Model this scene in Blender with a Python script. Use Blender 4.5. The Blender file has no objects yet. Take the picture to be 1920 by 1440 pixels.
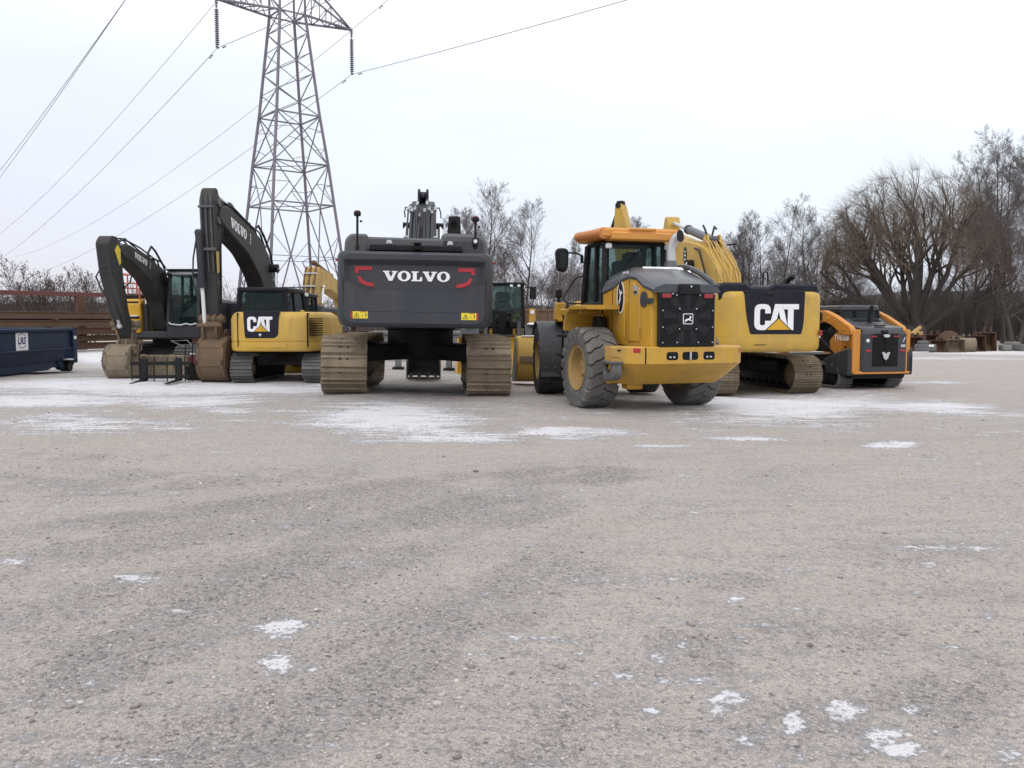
import bpy, bmesh, math, random
import numpy as np
from mathutils import Vector, Matrix, noise
from math import radians as R_, sin, cos, pi, atan2, sqrt

random.seed(7)
SC = bpy.context.scene
COL = SC.collection

# ------------------------------------------------------------------ camera, sky, sun, exposure
EYE = 1.55
PITCH = R_(4.29)
FPX = 1600.0
cam_d = bpy.data.cameras.new('camera')
cam_d.lens = 30.0; cam_d.sensor_width = 36.0; cam_d.clip_start = 0.05; cam_d.clip_end = 3000
cam = bpy.data.objects.new('camera', cam_d); COL.objects.link(cam)
cam.location = (0, 0, EYE); cam.rotation_euler = (pi/2 - PITCH, 0, 0)
SC.camera = cam

SUN_EL, SUN_AZ = R_(48), R_(200)           # azimuth clockwise from +Y: the light comes from behind the camera, a little left
w = bpy.data.worlds.new('World'); SC.world = w; w.use_nodes = True
nt = w.node_tree; nt.nodes.clear()
N = nt.nodes.new; L = nt.links.new
out = N('ShaderNodeOutputWorld'); bg = N('ShaderNodeBackground'); L(bg.outputs[0], out.inputs[0])
sky = N('ShaderNodeTexSky'); sky.sky_type = 'NISHITA'; sky.sun_disc = False
sky.sun_elevation = SUN_EL; sky.sun_rotation = SUN_AZ; sky.dust_density = 2.0
tc = N('ShaderNodeTexCoord'); mp = N('ShaderNodeMapping'); mp.inputs['Scale'].default_value = (1.2, 1.2, 5.0)
L(tc.outputs['Generated'], mp.inputs[0])
cn = N('ShaderNodeTexNoise'); cn.inputs['Scale'].default_value = 1.6; cn.inputs['Detail'].default_value = 5; cn.inputs['Roughness'].default_value = .5
L(mp.outputs[0], cn.inputs['Vector'])
sx = N('ShaderNodeSeparateXYZ'); L(tc.outputs['Generated'], sx.inputs[0])
# overcast deck: brightest high up and to the right, thinner and bluer low on the left
ramp = N('ShaderNodeValToRGB')
e = ramp.color_ramp.elements
e[0].position = 0.0; e[0].color = (8.1, 8.0, 8.7, 1)
e[1].position = 1.0; e[1].color = (14.5, 14.6, 14.6, 1)
for p, c in ((.12, (8.3, 8.75, 9.9, 1)), (.25, (9.3, 9.9, 10.7, 1)), (.45, (12.2, 12.5, 12.8, 1))):
    k = e.new(p); k.color = c
a1 = N('ShaderNodeMath'); a1.operation = 'MULTIPLY_ADD'; a1.inputs[1].default_value = .13; L(sx.outputs['X'], a1.inputs[0]); L(sx.outputs['Z'], a1.inputs[2])
a2 = N('ShaderNodeMath'); a2.operation = 'MULTIPLY_ADD'; a2.inputs[1].default_value = .30; L(cn.outputs['Fac'], a2.inputs[0]); L(a1.outputs[0], a2.inputs[2])
a3 = N('ShaderNodeMath'); a3.operation = 'SUBTRACT'; a3.inputs[1].default_value = .10; L(a2.outputs[0], a3.inputs[0])
L(a3.outputs[0], ramp.inputs['Fac'])
mx = N('ShaderNodeMix'); mx.data_type = 'RGBA'; mx.inputs['Factor'].default_value = .90
L(sky.outputs[0], mx.inputs['A']); L(ramp.outputs[0], mx.inputs['B'])
L(mx.outputs['Result'], bg.inputs['Color']); bg.inputs['Strength'].default_value = 0.108

sun_d = bpy.data.lights.new('sun', 'SUN'); sun_d.energy = 0.7; sun_d.angle = R_(25); sun_d.color = (1, .97, .93)
sun = bpy.data.objects.new('sun', sun_d); COL.objects.link(sun)
sd = Vector((sin(SUN_AZ)*cos(SUN_EL), cos(SUN_AZ)*cos(SUN_EL), sin(SUN_EL)))
sun.rotation_euler = (-sd).to_track_quat('-Z', 'Y').to_euler(); sun.location = sd*50 + Vector((0, 0, 30))

SC.view_settings.view_transform = 'Standard'; SC.view_settings.look = 'None'
SC.view_settings.exposure = 0.0; SC.view_settings.gamma = 1.0; SC.view_settings.use_curve_mapping = False
SC.cycles.max_bounces = 6; SC.cycles.transparent_max_bounces = 16

def Wp(px, py, Y):
    """world point seen at photo pixel (1920 x 1440) at depth Y"""
    a, b = (px-960)/FPX, (720-py)/FPX
    d = Vector((a, b*sin(PITCH)+cos(PITCH), b*cos(PITCH)-sin(PITCH)))
    t = Y/d.y
    return Vector((d.x*t, Y, EYE+d.z*t))

# ------------------------------------------------------------------ materials
MATS = {}; TONED = set()
def mat(name):
    m = bpy.data.materials.new(name); m.use_nodes = True
    MATS[name] = m
    return m, m.node_tree.nodes, m.node_tree.links, m.node_tree.nodes['Principled BSDF']

def paint(name, col, rough=.45, dirt=.35, dcol=(.20, .165, .13), scale=2.2, metal=0.0, bump=.0, spec=.5, coat=0.0, fine=.5, var=.18, tone=False):
    m, n, l, p = mat(name)
    t = n.new('ShaderNodeTexCoord')
    a = n.new('ShaderNodeTexNoise'); a.inputs['Scale'].default_value = scale; a.inputs['Detail'].default_value = 8; a.inputs['Roughness'].default_value = .62
    mpn = n.new('ShaderNodeMapping'); mpn.inputs['Scale'].default_value = (1, 1, .55)
    l.new(t.outputs['Object'], mpn.inputs[0]); l.new(mpn.outputs[0], a.inputs['Vector'])
    r = n.new('ShaderNodeMapRange'); r.inputs['From Min'].default_value = .43; r.inputs['From Max'].default_value = .72
    r.inputs['To Max'].default_value = dirt
    l.new(a.outputs['Fac'], r.inputs['Value'])
    b = n.new('ShaderNodeTexNoise'); b.inputs['Scale'].default_value = scale*11; b.inputs['Detail'].default_value = 4
    l.new(t.outputs['Object'], b.inputs['Vector'])
    r2 = n.new('ShaderNodeMapRange'); r2.inputs['From Min'].default_value = .58; r2.inputs['From Max'].default_value = .75; r2.inputs['To Max'].default_value = dirt*fine
    l.new(b.outputs['Fac'], r2.inputs['Value'])
    ms = n.new('ShaderNodeMapping'); ms.inputs['Scale'].default_value = (1, 1, .10)
    sk = n.new('ShaderNodeTexNoise'); sk.inputs['Scale'].default_value = 7.0; sk.inputs['Detail'].default_value = 5; sk.inputs['Roughness'].default_value = .6
    l.new(t.outputs['Object'], ms.inputs[0]); l.new(ms.outputs[0], sk.inputs['Vector'])
    r3 = n.new('ShaderNodeMapRange'); r3.inputs['From Min'].default_value = .54; r3.inputs['From Max'].default_value = .76; r3.inputs['To Max'].default_value = dirt*.75
    l.new(sk.outputs['Fac'], r3.inputs['Value'])
    a0 = n.new('ShaderNodeMath'); a0.operation = 'ADD'; l.new(r.outputs[0], a0.inputs[0]); l.new(r3.outputs[0], a0.inputs[1])
    ad = n.new('ShaderNodeMath'); ad.operation = 'ADD'; ad.use_clamp = True
    l.new(a0.outputs[0], ad.inputs[0]); l.new(r2.outputs[0], ad.inputs[1])
    c = n.new('ShaderNodeTexNoise'); c.inputs['Scale'].default_value = .9; c.inputs['Detail'].default_value = 3
    l.new(t.outputs['Object'], c.inputs['Vector'])
    h = n.new('ShaderNodeMix'); h.data_type = 'RGBA'
    h.inputs['A'].default_value = (*[x*(1-var) for x in col], 1); h.inputs['B'].default_value = (*[min(1, x*(1+var)) for x in col], 1)
    l.new(c.outputs['Fac'], h.inputs['Factor'])
    if tone:
        TONED.add(name)
        q = n.new('ShaderNodeAttribute'); q.attribute_name = 'tone'; g = n.new('ShaderNodeMix'); g.data_type = 'RGBA'; g.blend_type = 'MULTIPLY'; g.inputs['Factor'].default_value = 1
        vr = n.new('ShaderNodeMapRange'); vr.inputs['To Min'].default_value = .55; vr.inputs['To Max'].default_value = 1.35; l.new(q.outputs['Fac'], vr.inputs[0])
        cb = n.new('ShaderNodeCombineColor'); [l.new(vr.outputs[0], cb.inputs[k]) for k in range(3)]
        l.new(h.outputs['Result'], g.inputs['A']); l.new(cb.outputs[0], g.inputs['B']); h = g
    x = n.new('ShaderNodeMix'); x.data_type = 'RGBA'; x.inputs['B'].default_value = (*dcol, 1)
    l.new(ad.outputs[0], x.inputs['Factor']); l.new(h.outputs['Result'], x.inputs['A'])
    l.new(x.outputs['Result'], p.inputs['Base Color'])
    rr = n.new('ShaderNodeMapRange'); rr.inputs['To Min'].default_value = rough; rr.inputs['To Max'].default_value = min(1, rough+.4)
    l.new(ad.outputs[0], rr.inputs['Value']); l.new(rr.outputs[0], p.inputs['Roughness'])
    p.inputs['Metallic'].default_value = metal; p.inputs['Specular IOR Level'].default_value = spec
    if coat: p.inputs['Coat Weight'].default_value = coat; p.inputs['Coat Roughness'].default_value = .15
    if bump:
        bp = n.new('ShaderNodeBump'); bp.inputs['Strength'].default_value = min(1, bump); bp.inputs['Distance'].default_value = .02
        l.new(b.outputs['Fac'], bp.inputs['Height']); l.new(bp.outputs[0], p.inputs['Normal'])
    return m

paint('yellow', (.56, .305, .024), .48, .48, (.26, .18, .09), 1.3, coat=.05, var=.14)
paint('tan_yellow', (.56, .345, .048), .5, .5, (.28, .20, .11), 1.2, var=.14)
paint('pale_yellow', (.52, .34, .10), .55, .55, (.22, .15, .08), 2.5)
paint('deep_yellow', (.62, .34, .02), .42, .25, (.25, .16, .06), 2.0)
paint('orange_roof', (.62, .27, .05), .45, .18, (.35, .2, .1), 1.5)
paint('case_orange', (.60, .24, .035), .45, .30, (.25, .15, .08), 2.0)
paint('rim_tan', (.42, .275, .10), .55, .55, (.25, .18, .11), 3.0)
paint('yellow_worn', (.56, .32, .038), .5, .55, (.27, .185, .10), 1.3, var=.12)
paint('fan_grey', (.026, .028, .030), .55, .2, (.04, .04, .04), 4.0, spec=.3)
paint('mud_rust', (.135, .094, .064), .88, .75, (.20, .115, .06), 2.6, bump=.9, fine=1.0, var=.35)
paint('orange_edge', (.52, .17, .035), .5, .2)
paint('orange_rail', (.62, .12, .05), .5, .2)
paint('charcoal', (.036, .039, .049), .5, .34, (.088, .083, .078), 1.2, var=.15, spec=.4)
paint('charcoal_light', (.085, .086, .092), .5, .25, (.15, .14, .13), 1.5)
paint('dark_boom', (.030, .031, .034), .55, .38, (.10, .088, .07), 2.0, spec=.3)
paint('navy_black', (.012, .012, .022), .5, .12, (.06, .055, .05), 2.0, spec=.22)
paint('black', (.010, .010, .012), .55, .22, (.05, .045, .04), 3.0, spec=.25)
paint('black_rubber', (.016, .016, .017), .75, .3, (.08, .075, .07), 3.0)
paint('slate_hood', (.046, .049, .062), .34, .15, (.14, .14, .14), 1.5, coat=.15)
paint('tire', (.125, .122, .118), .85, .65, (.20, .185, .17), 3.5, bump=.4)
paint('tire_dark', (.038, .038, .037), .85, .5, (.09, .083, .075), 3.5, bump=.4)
paint('mud_steel', (.215, .165, .115), .85, .75, (.125, .095, .068), 4.0, bump=.9, fine=1.0, var=.25, tone=True)
paint('mud_steel_pale', (.27, .215, .155), .85, .7, (.15, .115, .08), 5.0, bump=.9, fine=1.0, var=.25, tone=True)
paint('worn_steel', (.15, .15, .152), .55, .5, (.09, .085, .08), 3.0, metal=.35, bump=.3, var=.25, tone=True)
paint('mud', (.19, .145, .10), .9, .7, (.10, .075, .052), 3.0, bump=.8, fine=1.0)
paint('rust', (.092, .047, .032), .85, .6, (.09, .045, .03), 2.2, bump=.5, fine=1.0, var=.3)
paint('rust_tan', (.125, .078, .050), .85, .6, (.12, .065, .04), 2.2, bump=.5, fine=1.0, var=.3)
paint('red_primer', (.125, .040, .039), .7, .4, (.1, .05, .04), 1.5)
paint('grey_steel', (.21, .22, .23), .55, .4, (.12, .1, .09), 2.5, metal=.2)
paint('galvanised', (.185, .17, .21), .6, .3, (.12, .11, .13), 1.0, metal=.2)
paint('chrome', (.80, .80, .82), .12, .1, (.4, .4, .4), 3.0, metal=.75)
paint('white_paint', (.82, .82, .84), .5, .08, (.5, .48, .45), 2.0)
paint('sticker_yellow', (.75, .60, .04), .5, .1, (.4, .35, .1), 3.0)
paint('red_reflect', (.40, .022, .030), .35, .1, (.3, .1, .1), 3.0)
paint('red_lamp', (.32, .02, .03), .25, .1, (.2, .05, .05), 3.0)
paint('lamp_white', (.75, .76, .78), .2, .1, (.5, .5, .5), 3.0)
paint('dump_blue', (.008, .020, .052), .5, .4, (.035, .05, .075), 1.3, var=.2, spec=.3)
paint('dark_red', (.14, .012, .03), .5, .2)
paint('seat_black', (.014, .014, .016), .75, .2, (.05, .05, .05))
paint('purple_ink', (.03, .02, .16), .5, .0)
paint('hose_yellow', (.50, .33, .10), .6, .4, (.2, .14, .08), 4.0)
paint('concrete', (.19, .19, .175), .9, .5, (.18, .17, .15), 2.0, bump=.4)
paint('silver', (.55, .56, .58), .35, .2, (.3, .3, .3), 3.0, metal=.4)
paint('bark', (.070, .058, .054), .95, .5, (.045, .037, .034), 1.2, var=.3)
paint('bark_grey', (.105, .09, .088), .95, .5, (.06, .05, .048), 1.2, var=.3)
paint('twig', (.135, .113, .114), .95, .4, (.07, .056, .053), .8, var=.3)  # distance haze is mixed into this pale lilac-grey tone
paint('hill_brush', (.062, .050, .046), .95, .7, (.030, .025, .023), 1.4, var=.4, fine=1.0)
paint('twig_warm', (.165, .128, .10), .95, .4, (.10, .075, .058), .5, var=.3)
paint('dead_leaf', (.075, .052, .045), .9, .4, (.05, .035, .03), 1.0, var=.3)
paint('brush', (.075, .060, .054), .95, .5, (.045, .037, .034), .35, var=.35)
paint('wire_metal', (.20, .18, .22), .6, .1, (.1, .1, .1), 1.0)
paint('snow_white', (.80, .80, .84), .8, .15, (.55, .53, .52), 6.0, bump=.4)
paint('fan_black', (.008, .008, .009), .6, .1, (.02, .02, .02), 6.0, spec=.2)
paint('grille_black', (.014, .015, .017), .6, .2, (.04, .038, .036), 5.0, spec=.2)

def glass(name, col, thru):
    m, n, l, p = mat(name)
    o = n['Material Output']
    tr = n.new('ShaderNodeBsdfTransparent'); tr.inputs[0].default_value = (*col, 1)
    p.inputs['Base Color'].default_value = (.03, .045, .045, 1); p.inputs['Roughness'].default_value = .06
    t = n.new('ShaderNodeTexNoise'); t.inputs['Scale'].default_value = 5; t.inputs['Detail'].default_value = 5
    r = n.new('ShaderNodeMapRange'); r.inputs['To Min'].default_value = thru-.1; r.inputs['To Max'].default_value = thru+.06
    l.new(t.outputs['Fac'], r.inputs[0])
    mxs = n.new('ShaderNodeMixShader'); l.new(r.outputs[0], mxs.inputs[0]); l.new(p.outputs[0], mxs.inputs[1]); l.new(tr.outputs[0], mxs.inputs[2])
    l.new(mxs.outputs[0], o.inputs['Surface'])
    return m
glass('glass', (.76, .84, .82), .80)
glass('glass_dark', (.45, .55, .53), .62)

def M_(k): return MATS[k]

# ------------------------------------------------------------------ mesh building
I4 = Matrix()
def RZ(a): return Matrix.Rotation(R_(a), 4, 'Z')
def RX(a): return Matrix.Rotation(R_(a), 4, 'X')
def RY(a): return Matrix.Rotation(R_(a), 4, 'Y')
def T(x, y, z): return Matrix.Translation((x, y, z))
def frame(o, r, u):
    r = Vector(r).normalized(); u = Vector(u); u = (u - u.dot(r)*r).normalized(); n = r.cross(u)
    m = Matrix((r, u, n)).transposed().to_4x4(); m.translation = Vector(o)
    return m

def rnd(pts, r, n=4):
    """round the corners of a closed 2-D polygon"""
    res = []; k = len(pts)
    for i in range(k):
        p = Vector(pts[i]); a = Vector(pts[i-1]); b = Vector(pts[(i+1) % k])
        rr = r[i] if isinstance(r, (list, tuple)) else r
        da, db = (a-p), (b-p)
        q = min(rr, da.length*.48, db.length*.48)
        if q < 1e-4: res.append(tuple(p)); continue
        s, e_ = p+da.normalized()*q, p+db.normalized()*q
        for j in range(n+1):
            t = j/n
            res.append(tuple(s*(1-t)**2 + p*2*t*(1-t) + e_*t*t))
    return res

def inset(pts, d):
    k = len(pts); ar = sum(pts[i-1][0]*pts[i][1]-pts[i][0]*pts[i-1][1] for i in range(k))
    s = 1 if ar > 0 else -1
    res = []
    for i in range(k):
        p = Vector(pts[i]); a = (p-Vector(pts[i-1])); b = (Vector(pts[(i+1) % k])-p)
        if a.length < 1e-7 or b.length < 1e-7: res.append(tuple(p)); continue
        a.normalize(); b.normalize()
        na, nb = Vector((-a.y, a.x))*s, Vector((-b.y, b.x))*s
        q = na+nb
        if q.length < 1e-4: q = na
        q.normalize(); c = max(.4, q.dot(na))
        res.append(tuple(p+q*d/c))
    return res

class MB:
    def __init__(s, M=None):
        s.v = []; s.f = []; s.m = []; s.M = M or I4; s.i = 0; s.tn = []; s.tone = .5
    def mi(s, i): s.i = i; return s
    def add(s, vs, fs):
        o = len(s.v); M = s.M
        s.v += [tuple(M @ Vector(p)) for p in vs]; s.tn += [s.tone]*len(vs)
        for q in fs: s.f.append([o+j for j in q]); s.m.append(s.i)
        return s
    def box(s, c, d, b=.012, R=None):
        hx, hy, hz = d[0]/2, d[1]/2, d[2]/2
        b = min(b, hx*.45, hy*.45, hz*.45)
        vs = []; idx = {}
        for sx_ in (-1, 1):
            for sy_ in (-1, 1):
                for sz_ in (-1, 1):
                    for ax in range(3):
                        p = [sx_*(hx-b), sy_*(hy-b), sz_*(hz-b)]
                        p[ax] = (sx_*hx, sy_*hy, sz_*hz)[ax]
                        idx[(sx_, sy_, sz_, ax)] = len(vs); vs.append(p)
        fs = []
        S = (-1, 1)
        for ax in range(3):
            o1, o2 = (ax+1) % 3, (ax+2) % 3
            for sg in S:
                loop = []
                for q1, q2 in ((-1, -1), (1, -1), (1, 1), (-1, 1)):
                    k = [0, 0, 0]; k[ax] = sg; k[o1] = q1; k[o2] = q2
                    loop.append(idx[(*k, ax)])
                fs.append(loop)
            for q1 in S:
                for q2 in S:
                    k0 = [0, 0, 0]; k0[ax] = -1; k0[o1] = q1; k0[o2] = q2
                    k1 = list(k0); k1[ax] = 1
                    fs.append([idx[(*k0, o1)], idx[(*k0, o2)], idx[(*k1, o2)], idx[(*k1, o1)]])
        for a in S:
            for bb in S:
                for cc in S:
                    fs.append([idx[(a, bb, cc, 0)], idx[(a, bb, cc, 1)], idx[(a, bb, cc, 2)]])
        m = T(*c) @ (R or I4)
        return s.add([tuple(m @ Vector(p)) for p in vs], fs)
    def prism(s, pts, a0, a1, ax='x', b=.012):
        if a1 < a0: a0, a1 = a1, a0
        b = min(b, (a1-a0)*.4)
        def P(p, a):
            return (a, p[0], p[1]) if ax == 'x' else (p[0], a, p[1]) if ax == 'y' else (p[0], p[1], a)
        k = len(pts)
        loops = [(pts, a0), (pts, a1)]
        if b > 0:
            q = inset(pts, b); loops = [(q, a0), (pts, a0+b), (pts, a1-b), (q, a1)]
        vs = []; fs = []
        for pp, a in loops: vs += [P(p, a) for p in pp]
        for j in range(len(loops)-1):
            for i in range(k):
                fs.append([j*k+i, j*k+(i+1) % k, (j+1)*k+(i+1) % k, (j+1)*k+i])
        fs.append(list(range(k))[::-1]); fs.append([(len(loops)-1)*k+i for i in range(k)])
        return s.add(vs, fs)
    def loft(s, loops, caps=True, closed=True):
        k = len(loops[0]); vs = [p for lp in loops for p in lp]; fs = []
        for j in range(len(loops)-1):
            for i in range(k if closed else k-1):
                fs.append([j*k+i, j*k+(i+1) % k, (j+1)*k+(i+1) % k, (j+1)*k+i])
        if caps: fs.append(list(range(k))[::-1]); fs.append([(len(loops)-1)*k+i for i in range(k)])
        return s.add(vs, fs)
    def tube(s, pts, r, n=8, caps=True):
        pts = [Vector(p) for p in pts]; k = len(pts)
        rs = r if isinstance(r, (list, tuple)) else [r]*k
        loops = []; up = None
        for i in range(k):
            t = (pts[min(i+1, k-1)]-pts[max(i-1, 0)]).normalized()
            if up is None: up = t.orthogonal().normalized()
            else:
                up = up - up.dot(t)*t
                up = up.normalized() if up.length > 1e-6 else t.orthogonal().normalized()
            sd_ = t.cross(up)
            loops.append([tuple(pts[i]+(up*cos(2*pi*j/n)+sd_*sin(2*pi*j/n))*rs[i]) for j in range(n)])
        return s.loft(loops, caps)
    def cyl(s, p0, p1, r0, r1=None, n=20):
        return s.tube([p0, p1], [r0, r0 if r1 is None else r1], n)
    def bar(s, p0, p1, w_, h_, b=.008, up=(0, 0, 1)):
        p0, p1 = Vector(p0), Vector(p1); t = (p1-p0); ln = t.length; t.normalize()
        u = Vector(up); u = u-u.dot(t)*t
        u = u.normalized() if u.length > 1e-4 else t.orthogonal().normalized()
        r = t.cross(u)
        m = Matrix((r, t, u)).transposed().to_4x4()
        c = (p0+p1)/2
        return s.box(tuple(c), (w_, ln, h_), b, m)
    def lathe(s, prof, o, axis, n=32, caps=True):
        """prof: list of (radius, along)"""
        ax_ = Vector(axis).normalized(); u = ax_.orthogonal().normalized(); v_ = ax_.cross(u); o = Vector(o)
        loops = [[tuple(o+ax_*a+(u*cos(2*pi*j/n)+v_*sin(2*pi*j/n))*max(r, 1e-4)) for j in range(n)] for r, a in prof]
        return s.loft(loops, caps)
    def ball(s, c, r, n=12):
        rr = r if isinstance(r, (list, tuple)) else (r, r, r)
        loops = []
        for i in range(1, n//2):
            th = pi*i/(n//2)
            loops.append([(c[0]+rr[0]*sin(th)*cos(2*pi*j/n), c[1]+rr[1]*sin(th)*sin(2*pi*j/n), c[2]+rr[2]*cos(th)) for j in range(n)])
        return s.loft(loops, True)
    def sheet(s, quad, th=.012):
        """a thin plate through 3-D polygon points"""
        q = [Vector(p) for p in quad]; nn = (q[1]-q[0]).cross(q[2]-q[0]).normalized()*th/2
        k = len(q)
        vs = [tuple(p-nn) for p in q]+[tuple(p+nn) for p in q]
        fs = [list(range(k))[::-1], [k+i for i in range(k)]]+[[i, (i+1) % k, k+(i+1) % k, k+i] for i in range(k)]
        return s.add(vs, fs)
    def decal(s, fr, pts, th=.006, base=0.0):
        """flat polygon standing th proud of a frame's plane"""
        k = len(pts)
        vs = [tuple(fr @ Vector((p[0], p[1], base))) for p in pts]+[tuple(fr @ Vector((p[0], p[1], base+th))) for p in pts]
        fs = [list(range(k))[::-1], [k+i for i in range(k)]]+[[i, (i+1) % k, k+(i+1) % k, k+i] for i in range(k)]
        return s.add(vs, fs)
    def ring(s, fr, cx, cy, ro, ri, th=.006, n=28):
        vs = []
        for h in (0, th):
            for rx_, ry_ in (ro, ri):
                vs += [tuple(fr @ Vector((cx+rx_*cos(2*pi*j/n), cy+ry_*sin(2*pi*j/n), h))) for j in range(n)]
        fs = []
        for j in range(n):
            k = (j+1) % n
            fs += [[2*n+j, 2*n+k, 3*n+k, 3*n+j], [j, 2*n+j, 2*n+k, k], [n+j, n+k, 3*n+k, 3*n+j]]
        return s.add(vs, fs)
    def text(s, fr, txt, h, th=.005, bold=.0, shear=0.0, align='LEFT'):
        cu = bpy.data.curves.new('lettering_curve', 'FONT'); cu.body = txt; cu.size = h*1.4; cu.offset = bold; cu.shear = shear
        cu.align_x = align; cu.resolution_u = 3
        ob = bpy.data.objects.new('lettering_curve', cu); me = bpy.data.meshes.new_from_object(ob)
        vs = [tuple(fr @ Vector((v.co.x, v.co.y, th))) for v in me.vertices]; fs = [list(p.vertices) for p in me.polygons]
        bpy.data.objects.remove(ob); bpy.data.curves.remove(cu); bpy.data.meshes.remove(me)
        return s.add(vs, fs)
    def build(s, name, mats, parent=None, label=None, ang=32, recalc=True):
        me = bpy.data.meshes.new(name); me.from_pydata(s.v, [], s.f)
        if isinstance(mats, str): mats = [mats]
        for k in mats: me.materials.append(M_(k))
        if len(mats) > 1: me.polygons.foreach_set('material_index', s.m)
        if any(k in TONED for k in mats):
            at = me.attributes.new('tone', 'FLOAT', 'POINT'); at.data.foreach_set('value', s.tn)
        if recalc:
            bm = bmesh.new(); bm.from_mesh(me); bmesh.ops.recalc_face_normals(bm, faces=bm.faces); bm.to_mesh(me); bm.free()
        me.polygons.foreach_set('use_smooth', [True]*len(me.polygons))
        me.set_sharp_from_angle(angle=R_(ang))
        o = bpy.data.objects.new(name, me); COL.objects.link(o)
        if parent: o.parent = parent
        if label: o['label'] = label
        return o

def tag(o, label, cat, group=None, kind=None):
    if label: o['label'] = label
    if cat: o['category'] = cat
    if group: o['group'] = group
    if kind: o['kind'] = kind
    return o
def thing(name, label, cat, loc=(0, 0, 0), rz=0, group=None, rx=0, ry=0):
    o = bpy.data.objects.new(name, None); COL.objects.link(o); o.empty_display_size = .3
    o.location = loc; o.rotation_euler = (R_(rx), R_(ry), R_(rz))
    return tag(o, label, cat, group)
def copy_tree(o, parent=None):
    c = o.copy(); COL.objects.link(c)
    if parent: c.parent = parent
    for ch in o.children: copy_tree(ch, c)
    return c

# ------------------------------------------------------------------ ground
CTRL = []
for px, py, Y in ((650, 740, 16.3), (915, 744, 16.3), (1100, 763, 16.0), (1298, 759, 16.4), (1020, 737, 19.2), (1452, 741, 23.5), (1650, 728, 25.2),
                  (1365, 746, 23.2), (452, 720, 21.3), (590, 719, 21.3), (225, 712, 21.2), (400, 718, 21.5), (120, 698, 27.0), (10, 707, 23.3), (1800, 657, 65), (1900, 657, 65), (150, 655, 46), (950, 652, 40)):
    p = Wp(px, py, Y); CTRL.append((p.x, p.y, p.z))
CTRL += [(0, 0, 0), (-4, 3, 0), (4, 3, 0), (0, 6, 0), (-6, 9, 0), (6, 9, -.02), (0, 11, 0), (-14, 14, 0), (14, 14, -.2), (0, -30, .2), (-60, 50, .1), (-100, 100, .2), (0, 100, -.4), (60, 90, -.8), (150, 120, -.8), (0, 300, 0)]
_C = np.array(CTRL)
def ground_z(x, y):
    x = np.asarray(x, float); y = np.asarray(y, float)
    d2 = (x[..., None]-_C[:, 0])**2+(y[..., None]-_C[:, 1])**2
    w_ = 1/(d2+1.2)**1.7
    return (w_*_C[:, 2]).sum(-1)/w_.sum(-1)
def gz(x, y): return float(ground_z(np.array([x]), np.array([y]))[0])
def gpix(px, py):
    """ground point under a photo pixel"""
    lo, hi = 1.0, 400.0
    for _ in range(50):
        mid = sqrt(lo*hi); p = Wp(px, py, mid)
        if p.z > gz(p.x, p.y): lo = mid
        else: hi = mid
    return Wp(px, py, lo)
# ------------------------------------------------------------------ ground sheet, snow, gravel
def _ell(lst):
    res = []
    for px, py, hw, hh, s in lst:
        c = gpix(px, py); n_ = gpix(px, py+hh); f_ = gpix(px, py-hh)
        if c.y < 6.5 and lst and lst[0][0] == 300: hw, s, n_, f_ = hw*1.3, min(.84, s*.88), gpix(px, min(1439, py+hh*1.3)), gpix(px, py-hh*1.3)
        res.append((c.x, (n_.y+f_.y)/2, hw*c.y/FPX, max(.02, (f_.y-n_.y)/2), s, c.x/c.y))
    return res
SNOW = _ell([(300, 724, 330, 16, 1.0), (170, 671, 70, 12, 1.0), (100, 752, 190, 11, .95), (330, 752, 140, 12, .8), (120, 795, 150, 18, .72), (420, 768, 70, 8, .7), (560, 729, 90, 9, .95),
             (540, 770, 60, 6, .6), (280, 800, 140, 9, .6), (730, 783, 135, 30, .97), (860, 820, 130, 9, .8), (700, 757, 100, 8, .55), (1080, 811, 100, 11, .9), (1000, 804, 60, 7, .6), (900, 768, 60, 6, .45),
             (1560, 764, 240, 21, 1.0), (1760, 765, 140, 12, .95), (1450, 792, 130, 8, .75), (1400, 823, 70, 4, .85), (1670, 834, 48, 6, .98), (1235, 836, 55, 4, .7), (1310, 806, 60, 7, .55), (1860, 812, 60, 5, .45),
             (1800, 660, 190, 3, 1.0), (1800, 672, 150, 3, .66), (1900, 664, 150, 3, .7), (1720, 717, 90, 2.5, .7), (980, 740, 40, 6, .5), (1050, 868, 60, 3, .6), (450, 885, 60, 3, .5),
             (1370, 1308, 34, 13, .95), (1352, 1332, 20, 7, .9), (1580, 1327, 30, 17, .95), (1490, 1354, 13, 17, .95), (1660, 1378, 30, 16, .95), (1690, 1405, 22, 12, .95), (1405, 1392, 24, 9, .85), (1895, 1425, 20, 16, .9),
             (1237, 1236, 19, 8, .95), (1855, 1150, 15, 7, .9), (1780, 1030, 78, 5, .8), (1383, 1122, 14, 5, .95), (530, 1172, 30, 14, .85), (520, 1238, 26, 16, .9), (575, 1252, 25, 7, .8), (250, 1084, 36, 8, .78), (335, 1143, 16, 4, .85),
             (110, 1125, 20, 4, .6), (380, 1200, 30, 9, .66), (215, 1250, 20, 7, .6), (1740, 1060, 14, 5, .8), (1222, 1336, 16, 9, .8), (1165, 1265, 20, 5, .6), (20, 1050, 30, 4, .6), (1270, 1210, 20, 4, .7), (1718, 1330, 22, 8, .6), (1320, 1405, 25, 10, .6)])
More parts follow.
